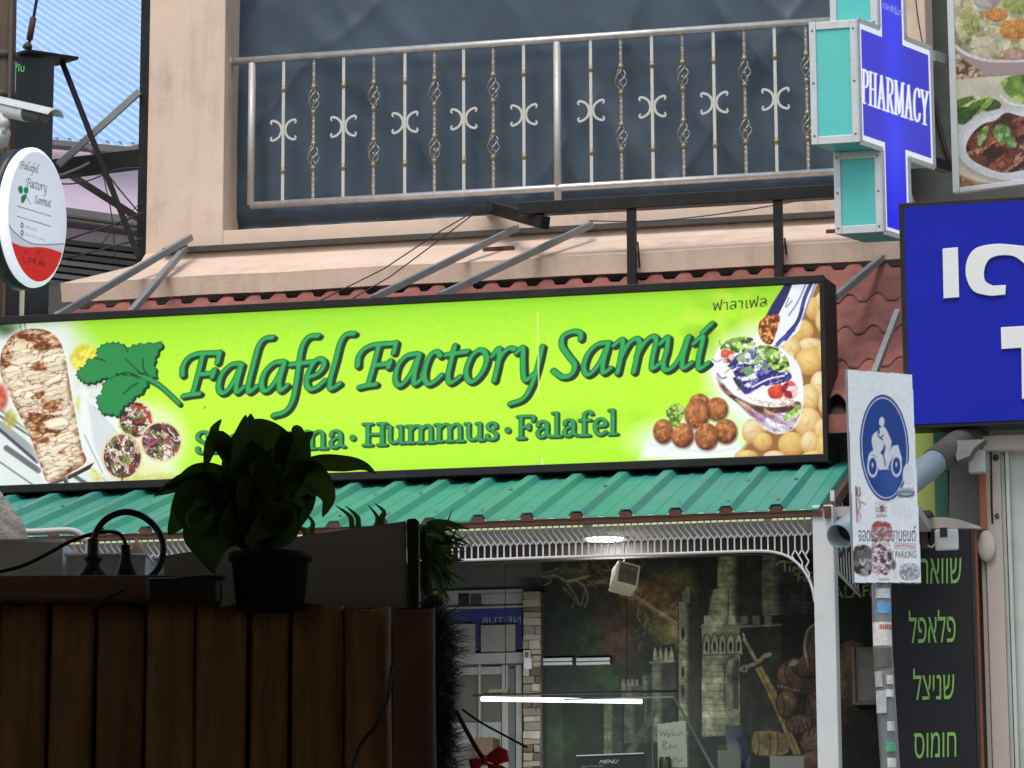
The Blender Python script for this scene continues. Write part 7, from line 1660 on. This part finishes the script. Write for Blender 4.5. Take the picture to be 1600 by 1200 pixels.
# bamboo fence
M_BAM = mat('bamboo', (0.20, 0.105, 0.032), 0.75, var=0.45, vscale=5, stretch=(9, 9, 1.0), stain=(0.08, 0.04, 0.018), stain_amt=0.8, stain_scale=2.2, orand=0.25, bump=0.3, bscale=14)
bf = empty('bamboo_fence', F(300, 1200, FD), 'dark bamboo pole fence across the lower left foreground', 'fence'); bf.location.z = 0.02
def flat_cane(x0, x1, ytop, nodes_y, m, d=FD, name='bamboo_pole', sq=0.80, depth=0.6, sd=0):
    """a split cane: flattened round front, ridge and groove at each joint, ragged upper end"""
    cx = (x0 + x1) / 2; r = (x1 - x0) / 2 * fr_px(d); c = F(cx, 1080, d); top = F(cx, ytop, d)[2]; n = 26; vs = []; fs = []
    nz_ = [F(cx, y, d)[2] for y in nodes_y]; nz_ += [min(nz_) - 0.33 * (j + 1) for j in range(5)]
    zl = sorted(set([0.02, top] + list(np.linspace(0.02, top, 70)) + [z for q in nz_ if q > 0.05 for z in (q - .009, q - .005, q - .002, q + .001, q + .004, q + .009)])); zl = [z for z in zl if 0.02 <= z <= top]
    for z in zl:
        g = sum(0.045 * math.exp(-((z - q) / 0.006) ** 2) - 0.11 * math.exp(-((z - q - 0.004) / 0.0022) ** 2) for q in nz_)
        w_ = 1 + 0.012 * math.sin(z * 11 + sd) + 0.008 * math.sin(z * 31 + sd * 2)
        for k_ in range(n):
            a_ = 2 * math.pi * k_ / n; ca_, sa_ = math.cos(a_), math.sin(a_)
            px_ = abs(ca_) ** sq * (1 if ca_ > 0 else -1); py_ = abs(sa_) ** sq * (1 if sa_ > 0 else -1)
            e_ = 0.003 * math.sin(a_ * 3 + sd) if z == top else 0
            vs.append((c[0] + _r0[0] * r * px_ * w_ + _f0[0] * r * depth * py_ * (w_ + g) + 0.0022 * math.sin(z * 4 + sd), c[1] + _r0[1] * r * px_ * w_ + _f0[1] * r * depth * py_ * (w_ + g), z + e_))
    m_ = len(zl)
    for j in range(m_ - 1):
        for k_ in range(n): fs.append((j * n + k_, j * n + (k_ + 1) % n, (j + 1) * n + (k_ + 1) % n, (j + 1) * n + k_))
    fs.append(tuple((m_ - 1) * n + k_ for k_ in range(n)))
    return MB().add(vs, fs).build(name, m, bf, smooth=True)
for i, (x0, x1, yt, nd) in enumerate(((-152, -78, 947, (1060,)), (-76, -2, 945, (1120,)), (0, 75, 947, (1092,)), (79, 147, 945, (1102,)), (149, 222, 950, (1028, 1190)), (228, 305, 946, (1024,)), (307, 388, 949, (1150,)), (391, 450, 951, (1101,)), (454, 535, 949, (1065,)), (538, 613, 953, (978, 1175)))):
    flat_cane(x0, x1, yt, nd, M_BAM, sd=i * 1.7)
M_POST = mat('dark_red_post', (0.12, 0.055, 0.03), 0.85, var=0.4, vscale=3, stretch=(14, 14, 1), stain=(0.05, 0.03, 0.02), stain_amt=0.5)
flat_cane(615, 682, 955, (1240,), M_POST, FD - 0.03, 'end_post', 0.62, 0.6, 9.0)
for px in (-38, 187, 418):
    q = F(px, 1100, FD + 0.07); mb = MB(); mb.bar(q * np.array([1, 1, 0]) + Z * 0.02, q * np.array([1, 1, 0]) + Z * 1.8, 0.04, 0.04); mb.build('stake', M_VW, bf)
a = F(-200, 1100, FD + 0.045); b = F(665, 1100, FD + 0.045); mb = MB(); a[2] = b[2] = 0.9
mb.bar(a, b, 0.012, 2 * (F(300, 952, FD + 0.045)[2] - 0.9), up=Z); mb.build('gap_light_stop', M_SHELF, bf)  # dark board added to stop light showing through the pole gaps
# shelf carried behind the fence
zs = F(150, 950, FD + 0.03)[2]
sh = empty('fence_shelf', F(200, 940, FD + 0.4), 'dark wooden shelf board along the top of the bamboo fence', 'shelf'); sh.location.z = zs
a = F(-200, 930, FD + 0.83); b = F(675, 930, FD + 0.83); a[2] = b[2] = zs - 0.012
mb = MB(); mb.bar(a, b, 1.56, 0.024, up=Z); mb.build('board', M_SHELF, sh, bevel=0.003)
a = F(-200, 930, FD + 0.03); b = F(345, 930, FD + 0.03); a[2] = b[2] = F(100, 926, FD)[2]
mb = MB(); mb.bar(a, b, 0.17, F(100, 907, FD)[2] - F(100, 944, FD)[2], up=Z); mb.build('front_lip', mat('brown_lip', (0.13, 0.08, 0.045), 0.7, var=0.25, vscale=6), sh, bevel=0.003)
for px in (-38, 187, 418): 
    q = F(px, 1100, FD + 0.6); mb = MB(); mb.bar(q * np.array([1, 1, 0]) + Z * 0.02, q * np.array([1, 1, 0]) + Z * (zs - 0.025), 0.04, 0.04); mb.build('leg', M_SHELF, sh)

# plugs and cables
M_RUB = mat('black_rubber', (0.012, 0.012, 0.013), 0.45, var=0.2)
def lathe(mb, cx, d, prof, n=14, flat=0.75):
    vs = []; fs = []
    for (py, rp) in prof:
        c = F(cx(py), py, d); r = rp * fr_px(d)
        for k_ in range(n):
            a = 2 * math.pi * k_ / n; vs.append(c + _r0 * r * math.cos(a) + _f0 * r * flat * math.sin(a))
    m = len(prof)
    for j in range(m - 1):
        for k_ in range(n): fs.append((j * n + k_, j * n + (k_ + 1) % n, (j + 1) * n + (k_ + 1) % n, (j + 1) * n + k_))
    fs.append(tuple(range(n))); fs.append(tuple((m - 1) * n + k_ for k_ in range(n)))
    return mb.add(vs, fs)
dpl = FD + 0.05
pa = empty('power_plug', F(145, 918, dpl), 'black plug with ribbed strain relief and thick looping cable', 'plug')
prof = []
for i in range(9): prof += [(842 + i * 3.0, 8.0), (843.5 + i * 3.0, 9.8)]
prof += [(870, 9), (871, 16), (875, 15), (878, 11), (886, 13), (894, 20), (902, 25), (912, 26), (922, 26)]
mb = MB(); lathe(mb, lambda y: 145 + (y - 842) * 0.0, dpl, prof); mb.build('plug_body', M_RUB, pa, smooth=True)
mb = MB(); mb.tube([F(x, y, dpl) for x, y in cr([(147, 844), (152, 828), (166, 811), (188, 801), (207, 801), (228, 810), (246, 828), (255, 852), (252, 878), (241, 896), (222, 911), (205, 918)], 8)], 5.2 * fr_px(dpl), 10); mb.build('cable', M_RUB, pa, smooth=True)
mb = MB(); mb.bar(F(150, 893, dpl - 0.016), F(151, 912, dpl - 0.018), 0.004, 0.004); mb.build('seam', M_GREYBAR, pa)
pb = empty('power_plug', F(198, 918, dpl), 'smooth bottle shaped black plug beside the ribbed one', 'plug')
mb = MB(); lathe(mb, lambda y: 196 + (y - 850) * 0.05, dpl + 0.01, [(851, 6), (852, 7.5), (868, 8.5), (880, 11), (892, 16), (904, 20), (914, 21.5), (922, 21.5)]); mb.build('plug_body', M_RUB, pb, smooth=True)
mb = MB(); mb.tube([F(x, y, dpl + 0.01) for x, y in cr([(197, 854), (193, 842), (184, 833), (166, 831), (142, 835), (110, 846), (80, 862), (40, 882), (0, 893), (-60, 902)], 8)], 3.2 * fr_px(dpl), 8); mb.build('cable', M_RUB, pb, smooth=True)
ps = empty('power_strip', F(300, 925, FD - 0.06), 'black power strip lying on the fence next to the plant pot', 'power strip')
a = F(232, 926, FD - 0.09); b = F(345, 926, FD - 0.09); a[2] = b[2] = F(290, 925, FD - 0.09)[2]
mb = MB(); mb.bar(a, b, 0.05, 0.028, up=Z); mb.build('body', M_RUB, ps, bevel=0.004)
mb = MB(); mb.tube([F(x, y, FD - 0.11) for x, y in cr([(232, 918), (262, 907), (300, 903), (335, 902), (352, 905)], 6)], 3.4 * fr_px(FD), 8); mb.build('cable', M_RUB, ps, smooth=True)
wire2 = MB().tube([F(x, y, FD - 0.075) for x, y in cr([(195, 920), (180, 928), (165, 936), (150, 946), (140, 960)], 5)], 3.0 * fr_px(FD), 7).build('cable', M_RUB, None, smooth=True); tag(wire2, 'short black lead drooping over the bamboo fence top', 'cable')
wire3 = MB().tube([F(x, y, FD - 0.06) for x, y in cr([(612, 1040), (606, 1090), (590, 1130), (566, 1160), (552, 1195), (545, 1240)], 5)], 3.4 * fr_px(FD), 7).build('cable', M_RUB, None, smooth=True); tag(wire3, 'black cable running down between bamboo and the end post', 'cable')

# shiny food trays and small packets on the shelf
M_TRAY = mat('dull_aluminium', (0.72, 0.72, 0.74), 0.35, metal=0.25, var=0.2, vscale=6, bump=0.15, bscale=14)
def tray(px0, px1, py0, d, depth, label):
    t = empty('metal_tray', F((px0 + px1) / 2, 910, d), label, 'tray', 'metal trays on the fence shelf'); t.location.z = zs
    zt_ = F((px0 + px1) / 2, py0, d)[2]
    x0 = F(px0, py0, d); x1 = F(px1, py0, d); mb = MB(); sft = _f0 * depth; ins = _r0 * 0.004
    vs = [np.array([*x0[:2], zt_]), np.array([*x1[:2], zt_]), np.array([*(x1 + sft)[:2], zt_]), np.array([*(x0 + sft)[:2], zt_])]
    lo = [np.array([*(x0 + ins)[:2], zs + 0.001]), np.array([*(x1 - ins)[:2], zs + 0.001]), np.array([*(x1 - ins + sft)[:2], zs + 0.001]), np.array([*(x0 + ins + sft)[:2], zs + 0.001])]
    mb.add(vs + lo, [(0, 1, 5, 4), (1, 2, 6, 5), (2, 3, 7, 6), (3, 0, 4, 7), (4, 5, 6, 7)]); mb.build('pan', M_TRAY, t)
    mb = MB(); mb.tube([v + Z * 0.001 for v in vs + vs[:1]], 0.0028, 6); mb.build('rolled_rim', M_TRAY, t, smooth=True)
    return t
tray(-80, 99, 846, FD + 0.62, 0.14, 'tall dull metal tray at the far left of the shelf'); tray(103, 228, 868, FD + 0.58, 0.14, 'low dull metal tray behind the two plugs'); tray(226, 288, 874, FD + 0.70, 0.12, 'small metal tray half hidden by the plant leaves')
M_REDP = mat('red_wrapper', (0.30, 0.015, 0.02), 0.4, var=0.4, vscale=25); M_TANP = mat('tan_wrapper', (0.55, 0.36, 0.16), 0.45, var=0.3, vscale=20)
def packet(px, py, w, h, m, label, d=FD + 0.78):
    c = F(px, py, d); mb = MB(); hz = h * fr_px(d); zb_ = zs + 0.026; 
    top = c[2] + hz / 2; mb.sphere((c[0], c[1], (zb_ + top) / 2), 1.0, 14, 9, (w * fr_px(d) / 2, 0.02, (top - zb_) / 2))
    mb.v = [(x + 0.003 * math.sin(z * 300 + x * 200), y, z + 0.002 * math.sin(x * 400)) for x, y, z in mb.v]
    o = mb.build('snack_packet', m, None, smooth=True); tag(o, label, 'packet'); return o
packet(172, 874, 46, 26, M_REDP, 'dark red packet poking out of the tray between the plugs'); packet(215, 862, 42, 40, M_TANP, 'crumpled tan packet inside the black cable loop')
# white tube rack and pale cloth at the far left
M_WT = mat('white_enamel_tube', (0.72, 0.72, 0.70), 0.35, var=0.05)
wr = empty('white_tube_rack', F(90, 900, FD + 1.25), 'bent white enamel tube rack end above the trays', 'rack')
mb = MB(); mb.tube([F(x, y, FD + 1.25) for x, y in cr([(-60, 832), (0, 832), (60, 831), (104, 829), (122, 833), (134, 846), (139, 866), (140, 1060)], 6)], 5.6 * fr_px(FD + 1.25), 10); mb.build('upper_tube', M_WT, wr, smooth=True)
mb = MB(); mb.tube([F(x, y, FD + 1.3) for x, y in cr([(-60, 842), (20, 846), (60, 850), (88, 858), (100, 872), (104, 1060)], 6)], 6.5 * fr_px(FD + 1.3), 10); mb.build('lower_tube', M_WT, wr, smooth=True)
M_CLOTH = mat('beige_fluffy_cloth', (0.62, 0.55, 0.46), 0.95, var=0.12, vscale=30, bump=0.6, bscale=90)
c = F(-6, 834, FD + 1.1); mb = MB(); mb.sphere((0, 0, 0), 1, 40, 28)
vs = []
for (x, y, z) in mb.v:
    k_ = 1 + 0.09 * math.sin(5 * x + 3 * z) + 0.05 * math.sin(13 * z + 7 * y) + 0.03 * rnd.uniform(-1, 1)
    vs.append((c[0] + x * 0.056 * k_, c[1] + y * 0.05, max(zs + 0.0, c[2] - 0.06 + z * 0.12 * k_)))
mb.v = vs; o = mb.build('cloth_bundle', M_CLOTH, None, smooth=True); tag(o, 'pale fluffy cloth bundle at the left edge of the shelf', 'cloth')

# dark board leaning behind the plant
M_BRD = mat('slate_board', (0.30, 0.275, 0.265), 0.75, var=0.15, vscale=3)
DB = FD + 0.16
bd = empty('leaning_board', F(450, 950, DB), 'dark grey board leaning behind the potted plant', 'board')
mb = MB(); mb.extr([F(256, 868, DB), F(634, 814, DB), F(637, 966, DB), F(256, 966, DB)], _f0 * 0.014); mb.build('panel', M_BRD, bd)
mb = MB(); mb.extr([F(635, 811, DB - 0.004), F(648, 809, DB - 0.004), F(655, 814, DB - 0.004), F(656, 966, DB - 0.004), F(637.5, 966, DB - 0.004)], _f0 * 0.022); mb.build('edge_post', M_RUB, bd, bevel=0.002)

# ---------------------------------------------------------------- leaves
M_LEAF = bpy.data.materials.new('plant_leaf'); M_LEAF.use_nodes = True
_n = M_LEAF.node_tree.nodes; _l = M_LEAF.node_tree.links; _b = _n['Principled BSDF']
_tx = _n.new('ShaderNodeTexNoise'); _tx.inputs['Scale'].default_value = 30; _rp = _n.new('ShaderNodeValToRGB')
_rp.color_ramp.elements[0].color = (0.014, 0.03, 0.008, 1); _rp.color_ramp.elements[1].color = (0.034, 0.065, 0.015, 1)
_l.new(_tx.outputs['Fac'], _rp.inputs[0]); _l.new(_rp.outputs[0], _b.inputs['Base Color']); _b.inputs['Roughness'].default_value = 0.5; _b.inputs['Specular IOR Level'].default_value = 0.2
_tr = _n.new('ShaderNodeBsdfTranslucent'); _tr.inputs[0].default_value = (0.10, 0.16, 0.02, 1); _ad = _n.new('ShaderNodeMixShader'); _ad.inputs[0].default_value = 0.25
_l.new(_b.outputs[0], _ad.inputs[1]); _l.new(_tr.outputs[0], _ad.inputs[2]); _l.new(_ad.outputs[0], _n['Material Output'].inputs[0])
def leaf(name, path, width, d0, d1, parent, m, fold=0.25, roll=0.0):
    """path: pixels base..tip; width in pixels at the widest; distance runs d0..d1"""
    p = cr(path, 6); n = len(p); pts = [F(q[0], q[1], d0 + (d1 - d0) * i / (n - 1)) for i, q in enumerate(p)]
    vs = []; fs = []; K = 5
    for i, c in enumerate(pts):
        t = i / (n - 1); tg = pts[min(i + 1, n - 1)] - pts[max(i - 1, 0)]; tg /= np.linalg.norm(tg) + 1e-9
        view = CAM - c; view /= np.linalg.norm(view); s_ = np.cross(tg, view); s_ /= np.linalg.norm(s_) + 1e-9; nn_ = np.cross(s_, tg)
        cr_, sr_ = math.cos(roll), math.sin(roll); s2 = s_ * cr_ + nn_ * sr_; n2 = nn_ * cr_ - s_ * sr_
        prof = (math.sin(math.pi * min(1, t ** 0.62)) ** 0.85) if t < 1 else 0
        prof = max(prof, 0.03); w = width * 0.5 * fr_px(d0) * prof
        for k_ in range(K):
            a = (k_ - (K - 1) / 2) / ((K - 1) / 2); vs.append(c + s2 * w * a + n2 * (fold * w * abs(a) ** 1.3 + 0.10 * w * math.sin(t * 9 + k_)))
    for i in range(n - 1):
        for k_ in range(K - 1): fs.append((i * K + k_, i * K + k_ + 1, (i + 1) * K + k_ + 1, (i + 1) * K + k_))
    return MB().add(vs, fs).build(name, m, parent, smooth=True)
DPt = FD - 0.02
pp = empty('potted_plant', F(422, 950, DPt), 'dark broad leaved potted plant standing in front of the lime sign', 'plant')
M_POT = mat('black_plastic_pot', (0.007, 0.007, 0.007), 0.6, var=0.2, spec=0.15)
mb = MB(); vs = []
lathe(mb, lambda y: 422, DPt, [(866, 66), (867, 66), (876, 66), (877, 61), (955, 52), (956, 40)], 40, 1.0); mb.build('pot', M_POT, pp, smooth=True)
c = F(422, 878, DPt); mb = MB(); mb.tube([(c[0], c[1], c[2] - 0.004), (c[0], c[1], c[2])], 58 * fr_px(DPt), 20); mb.build('soil', M_SHELF, pp)
L = [([(392, 800), (392, 740), (388, 700), (392, 646)], 74, .1), ([(430, 770), (440, 720), (425, 680), (398, 655)], 60, .2), ([(356, 760), (368, 710), (378, 680), (384, 648)], 36, .2), ([(385, 770), (362, 720), (345, 690), (335, 672), (346, 655)], 34, .5), ([(370, 740), (345, 692), (330, 700), (320, 736)], 34, .3), ([(440, 780), (462, 730), (472, 690), (490, 674)], 40, .3), ([(430, 770), (452, 700), (462, 676), (455, 672)], 44, .2), ([(440, 750), (490, 722), (540, 722), (570, 727), (588, 741)], 32, .6), ([(440, 740), (480, 735), (502, 755), (514, 780), (504, 808)], 44, .3), ([(390, 780), (345, 745), (310, 738), (280, 755), (242, 774)], 46, .5), ([(380, 800), (330, 770), (300, 790), (280, 815), (263, 836)], 70, .5), ([(400, 830), (350, 810), (312, 830), (318, 860), (337, 898)], 56, .3), ([(420, 820), (440, 800), (455, 815), (463, 828)], 44, .3), ([(385, 780), (310, 752), (268, 760), (240, 777)], 34, .9), ([(400, 860), (370, 820), (340, 850), (336, 890)], 60, .2), ([(440, 840), (470, 790), (480, 770), (486, 800)], 46, .3), ([(345, 780), (300, 770), (286, 800), (296, 826)], 40, .4)]
for path, w, rl in L: leaf('leaf', path, w, DPt, DPt - 0.01 + rnd.uniform(-0.05, 0.04), pp, M_LEAF, 0.3, rl * rnd.choice((-1, 1)))
for i in range(46):
    a = rnd.uniform(0, 6.28); r1 = rnd.uniform(0.2, 1.0); bx_, by_ = 400 + rnd.uniform(-16, 16), 840 + rnd.uniform(-50, 30); tx_, ty_ = 398 + 82 * r1 * math.cos(a), 778 + 92 * r1 * math.sin(a)
    mx_, my_ = (bx_ + tx_) / 2 + rnd.uniform(-14, 14), (by_ + ty_) / 2 - rnd.uniform(5, 25)
    leaf('leaf', [(bx_, by_), (mx_, my_), (tx_, ty_)], rnd.uniform(38, 64), DPt + rnd.uniform(-0.03, 0.03), DPt + rnd.uniform(-0.05, 0.05), pp, M_LEAF, 0.3, rnd.uniform(-.5, .5))
for i in range(7):
    a = rnd.uniform(-20, 20); mb = MB(); mb.tube([F(422 + a * 0.6, 880, DPt), F(405 + a * 1.5, 820, DPt), F(398 + a * 2, 770, DPt)], 2.4 * fr_px(DPt), 5); mb.build('stem', M_LEAF, pp, smooth=True)
# thin blades behind the board
for i, (bx_, by_, mx_, my_, tx_, ty_, w) in enumerate(((487, 835, 488, 815, 473, 799, 9), (478, 836, 470, 825, 463, 817, 9), (550, 822, 545, 805, 523, 789, 9), (560, 820, 556, 805, 539, 790, 9), (590, 818, 588, 805, 574, 788, 8), (596, 815, 600, 800, 585, 786, 10))):
    if i == 0: bp_ = empty('blade_plant', F(540, 850, FD + 0.3), 'small plant with thin curved blades rising behind the dark board', 'plant')
    leaf('blade', [(bx_, by_ + 60), (bx_, by_), (mx_, my_), (tx_, ty_)], w, FD + 0.3, FD + 0.3, bp_, M_LEAF, 0.3)
# hanging leafy plant by the end post
hp = empty('hanging_leafy_plant', F(680, 880, FD + 0.25), 'wispy leafy plant with long blades right of the dark board', 'plant')
for i in range(60):
    bx_, by_ = 655 + rnd.uniform(-4, 20), 838 + rnd.uniform(-20, 60); ln = rnd.uniform(35, 85); an = rnd.uniform(-0.5, 1.35)
    ex, ey = bx_ + ln * math.cos(an) * 0.85, by_ + ln * math.sin(an) + 6
    leaf('blade', [(bx_, by_), ((bx_ + ex) / 2, (by_ + ey) / 2 - rnd.uniform(2, 12)), (ex, ey)], rnd.uniform(5, 13), FD + 0.25 + rnd.uniform(-.04, .04), FD + 0.25 + rnd.uniform(-.05, .05), hp, M_LEAF, 0.4, rnd.uniform(-.8, .8))
for (a, b, c_) in (((660, 836), (690, 832), (708, 792)), ((664, 842), (700, 846), (719, 815)), ((668, 850), (705, 848), (732, 836))): leaf('blade', [a, b, c_], 5, FD + .25, FD + .25, hp, M_LEAF)
for i in range(12):
    x = 655 + rnd.uniform(-2, 12); mb = MB(); mb.tube([F(x, 815 + rnd.uniform(0, 20), FD + .22), F(x + rnd.uniform(-4, 8), 880, FD + .22), F(x + rnd.uniform(-4, 14), 955, FD + .22)], 1.4 * fr_px(FD), 5); mb.build('stem', M_SHELF, hp, smooth=True)
# tinsel garland with bow
gd = empty('tinsel_garland', F(690, 1200, FD + 0.12), 'dark bristly tinsel garland hanging beside the fence post', 'garland')
vs = []; fs = []; DG = FD + 0.10
path = cr([(676, 930), (684, 985), (690, 1040), (694, 1090), (690, 1140), (684, 1200), (682, 1290)], 12)
for i in range(6500):
    t = rnd.random() ** 0.9; k_ = min(int(t * (len(path) - 1)), len(path) - 2); p = path[k_]; q = F(p[0], p[1], DG)
    fat = 0.75 + 0.25 * math.sin(t * 9); ph = rnd.uniform(0, 6.28); rad = rnd.uniform(28, 74) * fat * (0.45 if t < 0.06 else 1.0); el_ = rnd.uniform(-0.4, 0.9)
    dv = _r0 * math.cos(ph) + _f0 * math.sin(ph); e_ = q + (dv * math.cos(el_) - Z * math.sin(el_)) * rad * fr_px(DG); s_ = np.cross(dv, Z) * 0.0009 + Z * rnd.uniform(-.0006, .0006); b_ = len(vs)
    st = q + dv * 0.006; mid_ = (st + e_) / 2 - Z * 0.002
    vs += [st - s_, st + s_, mid_ + s_ * 0.8, mid_ - s_ * 0.8, e_]; fs += [(b_, b_ + 1, b_ + 2, b_ + 3), (b_ + 3, b_ + 2, b_ + 4)]
M_TINS = mat('dark_tinsel', (0.07, 0.08, 0.06), 0.35, var=0.5, vscale=60, stain=(0.5, 0.5, 0.45), stain_amt=0.9, stain_scale=90)
o = MB().add(vs, fs).build('bristles', M_TINS, gd); o['kind'] = 'stuff'
mb = MB(); mb.tube([F(x, y, DG) for x, y in path], 9 * fr_px(DG), 8); mb.build('core', M_SHELF, gd, smooth=True)
M_BOW = mat('red_velvet', (0.55, 0.015, 0.03), 0.6, var=0.3, vscale=30)
bw = empty('red_bow', F(760, 1195, DG), 'dark red velvet bow at the bottom of the tinsel garland', 'bow')
def bow_loop(pts, name):
    mb = MB(); vs = []; fs = []; c = [np.asarray(q, float) for q in pts]; n = len(c); m_ = np.mean(c, 0)
    for j, (sc_, off) in enumerate(((0.35, -0.006), (0.92, -0.0045), (1.0, 0.0), (0.92, 0.0045), (0.35, 0.006))):
        for q in c: vs.append(F(*(m_ + (q - m_) * sc_), DG + off))
    for j in range(4): fs += [(j * n + i, j * n + (i + 1) % n, (j + 1) * n + (i + 1) % n, (j + 1) * n + i) for i in range(n)]
    fs += [tuple(range(n)), tuple(4 * n + i for i in range(n))]
    return mb.add(vs, fs).build(name, M_BOW, bw, smooth=False, bevel=0.001)
bow_loop([(757, 1188), (764, 1176), (780, 1165), (793, 1172), (797, 1190), (786, 1192), (776, 1196), (768, 1192)], 'loop'); bow_loop([(757, 1190), (746, 1184), (732, 1186), (735, 1200), (733, 1212), (748, 1204)], 'loop'); bow_loop([(760, 1192), (785, 1196), (800, 1205), (790, 1222), (766, 1212)], 'tail'); bow_loop([(752, 1184), (762, 1184), (764, 1196), (752, 1196)], 'knot')
mb = MB(); mb.tube([F(x, y, DG) for x, y in cr([(712, 1110), (728, 1140), (745, 1170), (757, 1188)], 5)], 4 * fr_px(DG), 6); mb.build('ribbon', M_SHELF, bw, smooth=True)
tw = MB().tube([F(x, y, DG) for x, y in cr([(722, 1108), (750, 1128), (790, 1150), (824, 1168)], 5)], 2.0 * fr_px(DG), 6).build('twig', M_SHELF, None, smooth=True); tag(tw, 'thin dark twig sticking out of the tinsel garland', 'twig')
